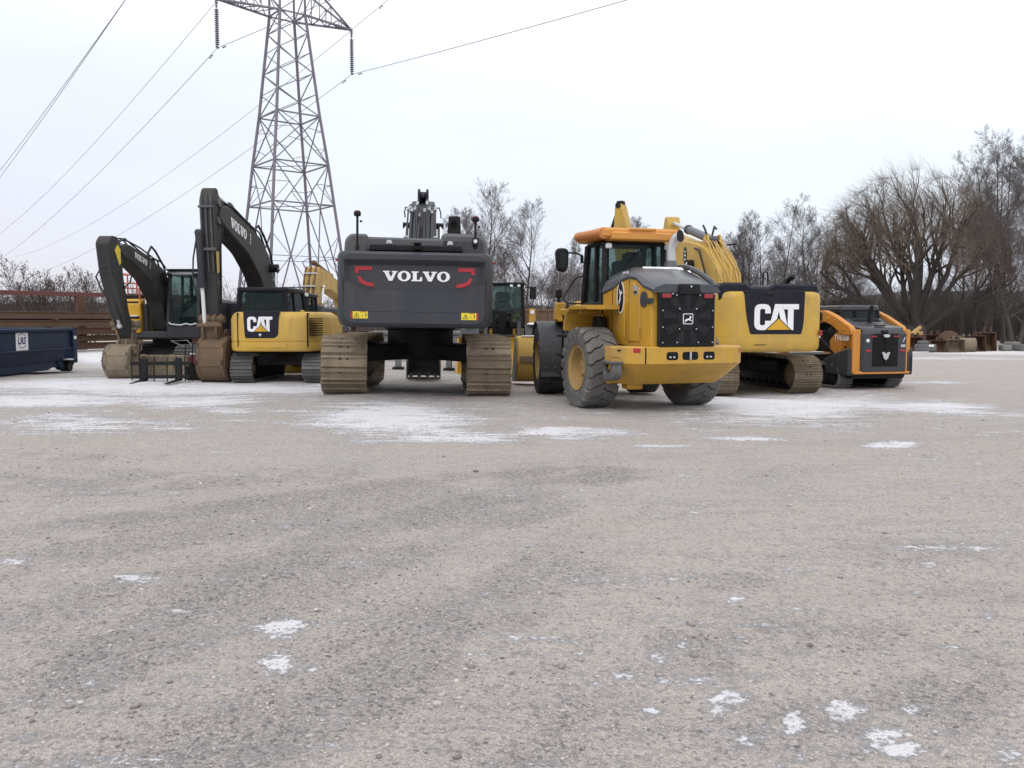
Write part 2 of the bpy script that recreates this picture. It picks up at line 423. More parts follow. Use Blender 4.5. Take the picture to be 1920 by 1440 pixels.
COARSE = _ell([(400, 1150, 520, 230, .75), (560, 925, 330, 34, .85), (1060, 893, 130, 14, 1.0), (880, 960, 190, 40, .85), (850, 1330, 320, 110, .8), (350, 1330, 300, 100, .9), (980, 1080, 180, 60, .6), (120, 900, 200, 50, .6),
               (1350, 1090, 90, 18, .7), (1300, 1230, 90, 50, .7), (1700, 1045, 160, 25, .6), (1560, 1200, 220, 40, .55), (1800, 1300, 160, 100, .55), (1400, 1370, 260, 60, .6), (1850, 1110, 100, 24, .5)])
def _mask(lst, x, y, soft=1.45):
    m = np.zeros_like(x)
    for cx, cy, a, b, s, sh in lst:
        r = np.sqrt(((x-cx-(y-cy)*sh)/a)**2+((y-cy)/b)**2)
        m = np.maximum(m, s*np.clip(soft-r*.75, 0, 1))
    return m

RUTS = []      # wheel and belt tracks: centre line, half width, +1 packed pale / -1 loose dark
for pts, w_, s_ in ((((-60, 1330), (200, 1230), (420, 1110), (640, 1010), (900, 940), (1180, 885)), .30, -1), (((-60, 1420), (260, 1330), (560, 1190), (800, 1080), (1040, 990), (1350, 915)), .28, .8),
                    (((380, 1480), (620, 1330), (840, 1180), (1000, 1060), (1180, 960), (1500, 880)), .22, -.7), (((700, 1480), (900, 1340), (1080, 1200), (1250, 1080), (1500, 980), (1920, 890)), .30, .8),
                    (((1040, 1480), (1300, 1380), (1560, 1330), (1960, 1290)), .16, -.7), (((1160, 1480), (1400, 1330), (1640, 1240), (1960, 1180)), .24, .7), (((1050, 1080), (1300, 1130), (1560, 1190), (1960, 1250)), .16, -.6),
                    (((-40, 960), (300, 935), (640, 900), (1000, 850), (1300, 815), (1600, 800), (1960, 790)), .40, .8), (((-40, 1010), (350, 960), (760, 905), (1100, 868), (1500, 832), (1960, 815)), .30, -.8),
                    (((-40, 880), (400, 868), (800, 850), (1240, 838), (1700, 850), (1960, 870)), .45, .8), (((-40, 800), (300, 778), (560, 752), (800, 748), (1000, 760), (1300, 790), (1960, 800)), .45, -.6),
                    (((-40, 750), (300, 742), (600, 742), (900, 775), (1200, 800), (1500, 790), (1960, 760)), .40, -.8), (((640, 745), (660, 820), (640, 900)), .35, -.5), (((915, 748), (960, 830), (980, 930)), .35, -.5),
                    (((1100, 768), (1110, 830), (1150, 930)), .30, -.5), (((1300, 765), (1350, 830), (1500, 930)), .30, -.5), (((1200, 1000), (1500, 1040), (1960, 1060)), .3, .6), (((-40, 1120), (250, 1060), (520, 1020), (900, 1000)), .3, .7)):
    RUTS.append(([gpix(px, min(py, 1439)) if py < 1440 else gpix(px, 1439) for px, py in pts], w_, s_))
def _ruts(x, y):
    m = np.zeros_like(x); sel = (y > 1.5) & (y < 26)
    xs, ys = x[sel], y[sel]; acc = np.zeros_like(xs)
    for P, w_, s_ in RUTS:
        Q = []
        for i in range(len(P)-1):      # Catmull-Rom through the points
            p0, p1, p2, p3 = P[max(i-1, 0)], P[i], P[i+1], P[min(i+2, len(P)-1)]
            for k in range(6):
                t = k/6; Q.append(.5*((2*p1)+(p2-p0)*t+(2*p0-5*p1+4*p2-p3)*t*t+(3*p1-p0-3*p2+p3)*t**3))
        Q.append(P[-1]); d = np.full_like(xs, 9e9)
        for a, b in zip(Q, Q[1:]):
            ax, ay, bx, by = a.x, a.y, b.x, b.y; L2 = (bx-ax)**2+(by-ay)**2+1e-9
            t = np.clip(((xs-ax)*(bx-ax)+(ys-ay)*(by-ay))/L2, 0, 1)
            d = np.minimum(d, np.hypot(xs-ax-t*(bx-ax), ys-ay-t*(by-ay)))
        acc += s_*np.exp(-(d/w_)**4)*.8-.35*s_*np.exp(-((d-w_*1.25)/(w_*.4))**2)
    m[sel] = np.clip(acc, -1, 1)
    return m

def build_ground():
    ys = [-60, -40, -26, -16, -9, -5, -2.5, -.8, .4]
    y = 1.2
    while y < 42: ys.append(y); y *= 1.0125
    while y < 620: ys.append(y); y *= 1.06
    ys = np.array(ys)
    u = np.concatenate([-np.array([14, 9, 6, 4.2, 3, 2.2, 1.7, 1.35, 1.15]), np.linspace(-1, 1, 270), np.array([1.15, 1.35, 1.7, 2.2, 3, 4.2, 6, 9, 14])])
    wd = .60*np.sqrt(ys**2+9)+2.6
    X = wd[:, None]*u[None, :]; Y = np.repeat(ys[:, None], len(u), 1)
    Z = np.zeros_like(X)
    for i in range(len(ys)): Z[i] = ground_z(X[i], Y[i])
    Xf, Yf = X.ravel(), Y.ravel(); Zf = Z.ravel()
    near = np.where((Yf > 1) & (Yf < 30) & (np.abs(Xf) < 22))[0]
    for i in near:   # shallow ruts and lumps
        Zf[i] += .018*noise.noise((Xf[i]*.55, Yf[i]*1.3, 0))+.010*noise.noise((Xf[i]*2.1, Yf[i]*3.2, 3))
    nr, nc = X.shape
    idx = np.arange(nr*nc).reshape(nr, nc)
    F = np.stack([idx[:-1, :-1], idx[:-1, 1:], idx[1:, 1:], idx[1:, :-1]], -1).reshape(-1, 4)
    me = bpy.data.meshes.new('ground')
    me.vertices.add(nr*nc); me.vertices.foreach_set('co', np.stack([Xf, Yf, Zf], -1).ravel())
    me.loops.add(F.size); me.loops.foreach_set('vertex_index', F.ravel())
    me.polygons.add(len(F)); me.polygons.foreach_set('loop_start', np.arange(len(F))*4)
    me.update(calc_edges=True)
    me.polygons.foreach_set('use_smooth', [True]*len(F))
    band = np.clip((Yf-10.0)/4.5, 0, 1)*np.clip((44-Yf)/12, 0, 1)*np.where(Xf > 0, np.clip((22-Yf)/6, .35, 1), 1)
    rut = _ruts(Xf, Yf)
    for nm, val in (('snow', np.maximum(_mask(SNOW, Xf, Yf), np.where((Yf > 1) & (Yf < 10), .19, .13)+.27*band)-.10*np.abs(rut)*(Yf > 11)), ('coarse', _mask(COARSE, Xf, Yf)), ('rut', rut)):
        at = me.attributes.new(nm, 'FLOAT', 'POINT'); at.data.foreach_set('value', val.astype(np.float32))
    m, n, l, p = mat('gravel_lot')
    geo = n.new('ShaderNodeNewGeometry'); pos = geo.outputs['Position']
    def noi(scale, det=6, rough=.6, vec=pos, stretch=None):
        k = n.new('ShaderNodeTexNoise'); k.inputs['Scale'].default_value = scale; k.inputs['Detail'].default_value = det; k.inputs['Roughness'].default_value = rough
        if stretch:
            mm = n.new('ShaderNodeMapping'); mm.inputs['Scale'].default_value = stretch[:3]; mm.inputs['Rotation'].default_value = (0, 0, stretch[3]); l.new(vec, mm.inputs[0]); vec = mm.outputs[0]
        l.new(vec, k.inputs['Vector']); return k.outputs['Fac']
    def mr(v, a, b, c=0, d=1, smooth=True):
        k = n.new('ShaderNodeMapRange'); k.interpolation_type = 'SMOOTHSTEP' if smooth else 'LINEAR'
        for nm, x in (('From Min', a), ('From Max', b), ('To Min', c), ('To Max', d)): k.inputs[nm].default_value = x
        l.new(v, k.inputs['Value']); return k.outputs[0]
    def mth(op, a, b):
        k = n.new('ShaderNodeMath'); k.operation = op
        for i, x in enumerate((a, b)):
            if hasattr(x, 'default_value'): l.new(x, k.inputs[i])
            else: k.inputs[i].default_value = x
        return k.outputs[0]
    def mix(f, a, b):
        k = n.new('ShaderNodeMix'); k.data_type = 'RGBA'
        for nm, x in (('Factor', f), ('A', a), ('B', b)):
            if hasattr(x, 'default_value'): l.new(x, k.inputs[nm])
            else: k.inputs[nm].default_value = (*x, 1) if isinstance(x, tuple) else x
        return k.outputs['Result']
    def attr(nm):
        k = n.new('ShaderNodeAttribute'); k.attribute_name = nm; return k.outputs['Fac']
    big = noi(.35, 5); med = noi(2.2, 7, .65); streak = noi(1.6, 6, .6, stretch=(.35, 2.6, 1, .25)); streak2 = noi(3.0, 5, .6, stretch=(2.2, .3, 1, -.5))
    base = mix(mr(big, .35, .65), (.475, .415, .385), (.535, .474, .442))
    base = mix(mr(streak, .45, .7, 0, .55), base, (.30, .262, .245))
    base = mix(mr(streak2, .55, .75, 0, .4), base, (.50, .455, .42))
    base = mix(mr(noi(.22, 3), .56, .7, 0, .5), base, (.42, .35, .265))
    coarse = mr(mth('ADD', attr('coarse'), mth('ADD', mth('MULTIPLY', mth('SUBTRACT', med, .5), 1.7), mth('MULTIPLY', mth('SUBTRACT', noi(8, 5, .65), .5), .8))), .30, .75)
    rutv = mth('ADD', attr('rut'), mth('MULTIPLY', mth('SUBTRACT', noi(3.5, 6, .65), .5), mth('MULTIPLY', mth('ABSOLUTE', attr('rut'), 0.0), 1.6)))
    base = mix(mr(rutv, .05, .8, 0, .55), base, (.51, .452, .42)); base = mix(mr(rutv, -.05, -.8, 0, .26), base, (.285, .25, .242))
    coarse = mth('MULTIPLY', mth('ADD', coarse, mr(rutv, -.1, -.8, 0, .28)), mr(rutv, .05, .7, 1, .3))
    # crushed stone: two sizes of cells
    def cells(scale):
        k = n.new('ShaderNodeTexVoronoi'); k.inputs['Scale'].default_value = scale; k.inputs['Randomness'].default_value = 1.0
        l.new(pos, k.inputs['Vector']); s = n.new('ShaderNodeSeparateColor'); l.new(k.outputs['Color'], s.inputs[0])
        return k.outputs['Distance'], s.outputs[0], s.outputs[1]
    d1, t1, q1 = cells(52); d2, t2, q2 = cells(125); d3, t3, q3 = cells(24)
    stone = mix(t1, (.19, .172, .176), (.53, .485, .475))
    stone2 = mix(t2, (.26, .232, .222), (.54, .487, .465))
    grav = mix(mr(q1, .45, .55), stone2, stone)
    fine = mix(.68, base, mix(t2, (.31, .272, .252), (.61, .545, .512)))
    few = mr(q1, .74, .78, 0, .65)
    fine = mix(few, fine, stone)
    col = mix(mth('MULTIPLY', coarse, .75), fine, grav)
    col = mix(mr(noi(9, 5, .7), .50, .72, 0, .35), col, (.25, .222, .21))
    # thin wind-blown snow
    st1 = noi(3.6, 7, .66, stretch=(.26, 1.9, 1, .12)); st2 = noi(5.5, 6, .65, stretch=(.9, 1.1, 1, -.3)); grit = noi(24, 6, .72); br = noi(.7, 4, .6, stretch=(.6, 1.3, 1, .1))
    def amp(v, k): return mth('MULTIPLY', mth('SUBTRACT', v, .5), k)
    sn = mth('ADD', mth('ADD', attr('snow'), amp(st1, 2.0)), mth('ADD', amp(st2, .9), mth('ADD', amp(grit, 2.3), amp(br, .9))))
    sn = mth('ADD', sn, mth('MULTIPLY', mth('SUBTRACT', .4, d3), .2))
    snow = mr(sn, .34, .76, 0, .94)
    dust = mr(sn, .20, .70, 0, .36)
    col = mix(dust, col, (.62, .60, .61)); col = mix(snow, col, (.70, .69, .725))
    l.new(col, p.inputs['Base Color']); p.inputs['Roughness'].default_value = .92; p.inputs['Specular IOR Level'].default_value = .25
    h = mth('ADD', mth('MULTIPLY', mth('SUBTRACT', 1.0, d1), mth('MULTIPLY_ADD', coarse, .7) if False else mth('ADD', mth('MULTIPLY', coarse, .8), .18)), mth('MULTIPLY', mth('SUBTRACT', 1.0, d2), .35))
    h = mth('ADD', h, mth('MULTIPLY', med, 1.3)); h = mth('ADD', h, mth('MULTIPLY', streak, 1.0)); h = mth('ADD', h, mth('MULTIPLY', noi(30, 4), .6)); h = mth('ADD', h, mth('MULTIPLY', noi(9, 5, .65), 1.2))
    h = mth('MULTIPLY', h, mth('SUBTRACT', 1.0, mth('MULTIPLY', snow, .3)))
    bp = n.new('ShaderNodeBump'); bp.inputs['Strength'].default_value = .85; bp.inputs['Distance'].default_value = .034
    l.new(h, bp.inputs['Height']); l.new(bp.outputs[0], p.inputs['Normal'])
    me.materials.append(m)
    o = bpy.data.objects.new('ground', me); COL.objects.link(o); tag(o, None, None, kind='structure')
build_ground()

def build_stones():
    rng = np.random.default_rng(5)
    bm = bmesh.new(); bmesh.ops.create_icosphere(bm, subdivisions=1, radius=1)
    bv = np.array([v.co[:] for v in bm.verts]); bf = np.array([[v.index for v in f.verts] for f in bm.faces]); bm.free()
    n_ = 150000
    y = 1.9*np.exp(rng.random(n_)*math.log(19/1.9)); x = (rng.random(n_)*2-1)*(.70*y+1.6)
    co = _mask(COARSE, x, y); keep = rng.random(n_) < (.05+.55*np.clip(co, 0, 1)**1.6)
    cl = np.array([noise.noise((a*1.7, b*2.4, 9)) for a, b in zip(x, y)])
    keep &= rng.random(n_) < np.clip(.55+cl*1.1, .05, 1)
    keep &= rng.random(n_) > _mask(SNOW, x, y)*.75
    x, y = x[keep], y[keep]; k = len(x)
    size = np.minimum(.0043*np.exp(rng.normal(0, .5, k)), .019)
    size *= np.clip((y/4.5)**.3, .8, 1.3)
    z = np.concatenate([ground_z(x[i:i+4000], y[i:i+4000]) for i in range(0, k, 4000)])
    z += np.array([.018*noise.noise((a*.55, b*1.3, 0))+.010*noise.noise((a*2.1, b*3.2, 3)) for a, b in zip(x, y)])
    jit = 1+rng.normal(0, .22, (k, 12, 1)); sc = np.stack([size*(1+rng.random(k)*.7), size*(.8+rng.random(k)*.5), size*(.5+rng.random(k)*.35)], -1)
    V = bv[None]*jit*sc[:, None, :]
    a = rng.random(k)*2*pi; c, s = np.cos(a)[:, None], np.sin(a)[:, None]
    V = np.stack([V[..., 0]*c-V[..., 1]*s, V[..., 0]*s+V[..., 1]*c, V[..., 2]], -1)
    V += np.stack([x, y, z+size*.18], -1)[:, None, :]
    F = bf[None]+(np.arange(k)*12)[:, None, None]; F = F.reshape(-1, 3)
    me = bpy.data.meshes.new('gravel'); me.vertices.add(k*12); me.vertices.foreach_set('co', V.ravel())
    me.loops.add(F.size); me.loops.foreach_set('vertex_index', F.ravel().astype(np.int32))
    me.polygons.add(len(F)); me.polygons.foreach_set('loop_start', (np.arange(len(F))*3).astype(np.int32)); me.update(calc_edges=True)
    at = me.attributes.new('tone', 'FLOAT', 'POINT'); at.data.foreach_set('value', np.repeat(rng.random(k), 12).astype(np.float32))
    m, n, l, p = mat('stone')
    q = n.new('ShaderNodeAttribute'); q.attribute_name = 'tone'
    r = n.new('ShaderNodeValToRGB'); e = r.color_ramp.elements; e[0].color = (.15, .135, .135, 1); e[1].color = (.55, .51, .48, 1)
    for ps, cc in ((.15, (.25, .228, .22, 1)), (.5, (.36, .325, .305, 1)), (.8, (.44, .40, .375, 1))):
        z_ = e.new(ps); z_.color = cc
    l.new(q.outputs['Fac'], r.inputs[0]); l.new(r.outputs[0], p.inputs['Base Color']); p.inputs['Roughness'].default_value = .9
    me.materials.append(m)
    o = bpy.data.objects.new('gravel', me); COL.objects.link(o); tag(o, None, None, kind='stuff')
    o['label'] = 'loose grey crushed stones strewn over the lot'; o['category'] = 'gravel'
build_stones()
# ------------------------------------------------------------------ shared machine parts
def arc(cx, cy, r, a0, a1, n=10):
    return [(cx+r*cos(R_(a0+(a1-a0)*i/n)), cy+r*sin(R_(a0+(a1-a0)*i/n))) for i in range(n+1)]

def crawler_track(root, x, L_, Rr, w_, N_, shoe='mud_steel', M=I4, ridges=3, inner=1, sag=0.0, wheel='mud'):
    """one belt: shoes with grouser bars on a chain, its frame, rollers, sprocket and idler; inner=+1/-1 tells where the machine's middle lies"""
    per = 2*L_+2*pi*Rr; pitch = per/N_
    def at(s):
        s %= per
        if s < L_: return (-L_/2+s, 0), (1, 0), (0, -1)
        s -= L_
        if s < pi*Rr:
            a = s/Rr-pi/2; return (L_/2+Rr*cos(a), Rr+Rr*sin(a)), (-sin(a), cos(a)), (cos(a), sin(a))
        s -= pi*Rr
        if s < L_: return (L_/2-s, 2*Rr-sag*sin(pi*s/L_)), (-1, 0), (0, 1)
        s -= L_; a = s/Rr+pi/2
        return (-L_/2+Rr*cos(a), Rr+Rr*sin(a)), (-sin(a), cos(a)), (cos(a), sin(a))
    rr = random.Random(int(x*100)+N_)
    b = MB(M)
    for k in range(N_):
        (py, pz), t, nn = at((k+.31)*pitch)
        p = pitch*.90; dj = rr.uniform(-.006, .006)
        prof = [(-.5*p, -.075), (.5*p, -.075), (.5*p, -.03)]
        g = .036 if ridges > 1 else .05
        if ridges == 3: xs = (.42, .02, -.40)
        elif ridges == 2: xs = (.38, -.30)
        else: xs = (.30,)
        for q in xs: prof += [((q+.085)*p, -.028), ((q+.05)*p, -.028+g+dj), ((q-.05)*p, -.028+g+dj), ((q-.085)*p, -.028)]
        prof += [(-.5*p, -.03)]
        pts = [(py+t[0]*u+nn[0]*v, pz+t[1]*u+nn[1]*v) for u, v in prof]
        e_ = rr.uniform(-.012, .012); b.tone = min(1, max(0, rr.gauss(.5, .22)))
        b.mi(0).prism(pts, x-w_/2+e_, x+w_/2+e_, 'x', .006)
        # mud-relief slots, a dark pair in the middle of each shoe
        b.mi(1)
        for sx_ in (-.10, .06):
            q0 = [(-.30*p, -.02), (-.12*p, -.02), (-.12*p, -.0265), (-.30*p, -.0265)]
            if rr.random() < .55:
                pts = [(py+t[0]*u+nn[0]*v, pz+t[1]*u+nn[1]*v) for u, v in q0]
                b.prism(pts, x+sx_*w_, x+sx_*w_+.05*w_, 'x', 0)
    # chain the shoes are bolted to
    lo = []
    for d_ in (.10, .19):
        lo.append([at(i*per/60) for i in range(60)])
    ring_ = [[(x+sx_*w_*.16, q[0][0]-q[2][0]*d_, q[0][1]-q[2][1]*d_) for q in lo[0]] for sx_, d_ in ((-1, .08), (1, .08), (1, .17), (-1, .17))]
    k = 60; vs = [p for lp in ring_ for p in lp]; fs = []
    for j in range(4):
        for i in range(k): fs.append([j*k+i, j*k+(i+1) % k, ((j+1) % 4)*k+(i+1) % k, ((j+1) % 4)*k+i])
    b.mi(1).add(vs, fs)
    tr = b.build('track', [shoe, 'black'], root)
    # frame
    f = MB(M)
    fp = rnd([(-L_/2-.02, Rr*.50), (L_/2+.1, Rr*.50), (L_/2+.15, Rr*1.3), (L_/2-.3, Rr*1.62), (-L_/2+.4, Rr*1.62), (-L_/2-.05, Rr*1.2)], .06)
    f.prism(fp, x-w_*.28, x+w_*.28, 'x', .02)
    f.build('track_frame', 'black', tr)
    for nm, yy, rad, th in (('sprocket', -L_/2, Rr-.13, .36), ('idler', L_/2, Rr-.15, .33)):
        s = MB(M)
        s.lathe([(rad*.25, -th*w_-.03), (rad*.45, -th*w_), (rad*.9, -th*w_*.8), (rad, -th*w_*.55), (rad, th*w_*.55), (rad*.9, th*w_*.8), (rad*.45, th*w_), (rad*.25, th*w_+.03)], (x, yy, Rr), (1, 0, 0), 28)
        for j in range(12):
            a = 2*pi*j/12
            s.cyl((x-th*w_-.02, yy+rad*.62*cos(a), Rr+rad*.62*sin(a)), (x+th*w_+.02, yy+rad*.62*cos(a), Rr+rad*.62*sin(a)), rad*.055, n=6)
        s.build(nm, wheel, tr)
    n_r = max(3, int(L_/.42))
    for j in range(n_r):
        yy = -L_/2+.35+(L_-.7)*j/(n_r-1)
        s = MB(M); s.lathe([(.05, -w_*.30), (.11, -w_*.28), (.11, -w_*.12), (.07, -w_*.10), (.07, w_*.10), (.11, w_*.12), (.11, w_*.28), (.05, w_*.30)], (x, yy, .29), (1, 0, 0), 14)
        s.build('roller', 'black', tr)
    return tr

def undercarriage(root, gauge, L_, Rr, w_, N_, shoe, M=I4, ridges=3, ring_r=.62, ring_z=None, wheel='mud'):
    for s in (-1, 1): crawler_track(root, s*gauge/2, L_, Rr, w_, N_, shoe, M, ridges, -s, wheel=wheel)
    c = MB(M); zc = Rr*1.05
    c.prism(rnd([(-.75, zc+.04), (.75, zc+.04), (.62, zc+.36), (-.62, zc+.36)], .06), -gauge/2*.80, gauge/2*.80, 'x', .03)
    for sx_ in (-1, 1):
        for sy_ in (-1, 1):
            c.bar((sx_*.3, sy_*.4, zc+.20), (sx_*(gauge/2-.1), sy_*L_*.27, zc+.17), .50, .34, .03)
    c.build('undercarriage_frame', 'black', root)
    z1 = ring_z if ring_z else 2*Rr+.12
    MB(M).lathe([(ring_r, zc+.1), (ring_r, z1-.12), (ring_r*1.08, z1-.10), (ring_r*1.08, z1)], (0, 0, 0), (0, 0, 1), 36).build('slew_ring', 'black', root)

def hydraulic_cylinder(root, p0, p1, r, frac=.55, barrel='dark_boom', M=I4, rod_r=None, rod='chrome', n=14):
    p0, p1 = Vector(p0), Vector(p1); q = p0.lerp(p1, frac)
    b = MB(M); b.cyl(p0, q, r, n=n); t = (p1-p0).normalized()
    b.cyl(q-t*.10, q+t*.02, r*1.18, n=n); b.ball(tuple(p0), r*1.2, 10)
    o = b.build('hydraulic_cylinder', barrel, root)
    rb = MB(M); rb.cyl(q, p1, rod_r or r*.55, n=10); rb.ball(tuple(p1), r*.95, 10)
    rb.build('rod', rod, o)
    return o

def cab(root, x0, x1, y0, y1, z0, z1, fr='charcoal', M=I4, base=.45, tin=.05, tinf=.18, roofmat=None, post=.09, glassm='glass', name='cab', roof_t=.12, wip=True, seat=True, over=.05):
    """operator cab: sill box, four corner posts, roof, panes, seat inside; +y is the front"""
    b = MB(M)
    zb = z0+base
    b.box(((x0+x1)/2, (y0+y1)/2, z0+base/2), (x1-x0, y1-y0, base), .03)
    zt = z1-roof_t
    bot = [(x0+post/2, y0+post/2), (x1-post/2, y0+post/2), (x1-post/2, y1-post/2), (x0+post/2, y1-post/2)]
    top = [(x0+post/2+tin, y0+post/2+tin), (x1-post/2-tin, y0+post/2+tin), (x1-post/2-tin, y1-post/2-tinf), (x0+post/2+tin, y1-post/2-tinf)]
    for p, q in zip(bot, top): b.bar((*p, zb-.02), (*q, zt+.03), post, post, .012)
    ym = y0+(y1-y0)*.42
    for xx, tt in ((x0+post/2, tin), (x1-post/2, -tin)): b.bar((xx, ym, zb), (xx+tt, ym, zt+.02), post*.8, post*.8, .01)
    o = b.build(name, fr, root)
    r = MB(M)
    r.prism(rnd([(x0+tin-over, y0+tin-over), (x1-tin+over, y0+tin-over), (x1-tin+over, y1-tinf+over), (x0+tin-over, y1-tinf+over)], .12), zt, z1, 'z', .035)
    r.build('roof', roofmat or fr, o)
    def pane(i, j):
        g = MB(M); g.sheet([(*bot[i], zb), (*bot[j], zb), (*top[j], zt), (*top[i], zt)], .012); g.build('window', glassm, o)
    for i, j in ((0, 1), (1, 2), (2, 3), (3, 0)): pane(i, j)
    cx, cy = (x0+x1)/2, y0+(y1-y0)*.38
    if seat:
        hs = min(1.0, (zt-zb-.1)/1.05); s = MB(M @ T(0, 0, zb*(1-hs)) @ Matrix.Diagonal((1, 1, hs, 1))); s.box((cx, cy, zb+.12), (.5, .5, .16), .05); s.box((cx, cy-.24, zb+.50), (.5, .14, .72), .06); s.box((cx, cy-.26, zb+.93), (.28, .10, .18), .04)
        for q in (-1, 1): s.box((cx+q*.33, cy+.02, zb+.30), (.1, .46, .10), .03)
        s.build('seat', 'seat_black', o)
        c = MB(M); c.prism(rnd([(y1-.42, zb-.05), (y1-.2, zb-.05), (y1-.28, zb+.38), (y1-.45, zb+.34)], .04), cx-.35, cx+.35, 'x', .02)
        c.cyl((cx, y1-.42, zb+.3), (cx, y1-.58, zb+.52), .03, n=8)
        fr_ = frame((cx, y1-.60, zb+.53), (1, 0, 0), (0, .55, .84)); c.ring(fr_, 0, 0, (.19, .19), (.16, .16), .03, 20)
        c.build('console', 'seat_black', o)
    if wip:
        g = MB(M); fx = (x0+x1)/2
        g.tube([(fx+.12, y1+.01, zb+.12), (fx-.05, y1-.10, zb+.55), (fx-.2, y1-.16, zb+.9)], .012, 5)
        g.build('wiper', 'black', o)
    return o

def bucket(root, M, w_, r, mat_='mud', teeth=4, a0=100, a1=290, th=.035, lip=.25, ears=True, ear_h=.45, name='bucket', edge=None, ribs=True):
    """dug bucket: curved back shell between two cheek plates, lip with teeth, two ears on top; profile in the local y-z plane, back towards +y"""
    b = MB(M)
    ar = [(-q[0], q[1]) for q in arc(0, 0, r, a0, a1, 14)]      # back bulges towards +y
    tl = Vector(ar[-1])-Vector(ar[-2]); tl.normalize(); tip = Vector(ar[-1])+tl*lip
    line = ar+[tuple(tip)]
    inn = [tuple(Vector(p)*(1-th/r)) for p in ar]+[tuple(tip+Vector((-tl.y, tl.x))*th*.6)]
    prof = line+inn[::-1]
    b.prism(prof, -w_/2, w_/2, 'x', .006)
    ch = line+[(line[0][0]-.05, line[0][1]+.02)]
    for s in (-1, 1): b.prism(ch, s*(w_/2-.015)-.018, s*(w_/2-.015)+.018, 'x', .004)
    if ribs:
        for k_ in (5, 8):
            q0, q1 = Vector(ar[k_]), Vector(ar[k_+1]); b.prism([tuple(q0*1.03), tuple(q1*1.03), tuple(q1*.99), tuple(q0*.99)], -w_*.46, w_*.46, 'x', .004)
        for q in (-.42, .42): b.prism([tuple(Vector(p)*1.03) for p in ar[3:12]]+[tuple(Vector(p)*.99) for p in ar[3:12]][::-1], q*w_-.03, q*w_+.03, 'x', .004)
    for i in range(teeth):
        x = -w_/2+w_*(i+.5)/teeth
        up = Vector((-tl.y, tl.x))
        q = [tip-tl*.12+up*.05, tip+tl*.05+up*.045, tip+tl*.20, tip+tl*.04-up*.03, tip-tl*.12-up*.03]
        b.prism([tuple(p) for p in q], x-.045, x+.045, 'x', .008)
    if ears:
        p = Vector(ar[0])
        for s in (-1, 1):
            b.prism(rnd([(p.x-.12, p.y-.03), (p.x+.30, p.y-.18), (p.x+.22, p.y+.12), (p.x+.02, p.y+ear_h), (p.x-.16, p.y+ear_h-.04)], .05), s*w_*.17-.025, s*w_*.17+.025, 'x', .006)
    return b.build(name, mat_, root)

def tire_mesh(Rr, w_, tire, rim_r, M, root, rimmat='deep_yellow', lugs=22, name='wheel', face=1):
    """earthmover wheel on the local x axis: carcass and slanted lugs, dished rim, hub; face=+1/-1 is the outer side"""
    prof = [(rim_r, -w_*.42), (rim_r+.05, -w_*.46), (Rr*.82, -w_*.5), (Rr*.90, -w_*.46), (Rr*.92, -w_*.36), (Rr*.925, 0), (Rr*.92, w_*.36), (Rr*.90, w_*.46), (Rr*.82, w_*.5), (rim_r+.05, w_*.46), (rim_r, w_*.42)]
    hub = MB(M)
    d = face
    hub.lathe([(rim_r*1.05, d*w_*.47), (rim_r*1.05, d*w_*.44), (rim_r*.93, d*w_*.40), (rim_r*.88, d*w_*.12), (rim_r*.62, d*w_*.05), (rim_r*.58, d*w_*.16), (rim_r*.36, d*w_*.18), (rim_r*.33, d*w_*.26), (.02, d*w_*.27)], (0, 0, 0), (1, 0, 0), 36, False)
    hub.lathe([(rim_r*1.04, -d*w_*.44), (rim_r*.9, -d*w_*.40), (.05, -d*w_*.2)], (0, 0, 0), (1, 0, 0), 24, False)
    for j in range(10):
        a = 2*pi*j/10; q = rim_r*.47
        hub.cyl((d*w_*.15, q*cos(a), q*sin(a)), (d*w_*.215, q*cos(a), q*sin(a)), .022, n=6)
    wh = hub.build(name, rimmat, root)
    t = MB(M)
    n = 64; loops = [[(a, r*cos(2*pi*j/n), r*sin(2*pi*j/n)) for j in range(n)] for r, a in prof]
    t.loft(loops, False)
    rj = random.Random(3)
    for j in range(lugs):
        for s in (-1, 1):
            base = 2*pi*(j+(.5 if s > 0 else 0))/lugs; dth = 2*pi/lugs
            st = [(.00, .02, .0), (.13, .30, .0), (.30, .42, 0), (.43, .72, 0), (.495, .80, -.055), (.505, .84, -.15)]   # across, turn, drop
            wd = [.84, .86, .86, .82, .62, .5]
            lo = []
            for (q, tn, dr), ww in zip(st, wd):
                th0 = base+s*0+dth*(tn-.5); rr_ = Rr*(1+dr*.9); ri = rr_-.085
                x = s*q*w_
                if q > .48: x = s*(q*w_+.008)
                lo.append([(x, rr_*cos(th0-dth*ww*.5), rr_*sin(th0-dth*ww*.5)), (x, rr_*cos(th0+dth*ww*.5), rr_*sin(th0+dth*ww*.5)),
                           (x*.97, ri*cos(th0+dth*ww*.5), ri*sin(th0+dth*ww*.5)), (x*.97, ri*cos(th0-dth*ww*.5), ri*sin(th0-dth*ww*.5))])
            t.loft(lo, True)
    t.build('tire', tire, wh)
    return wh

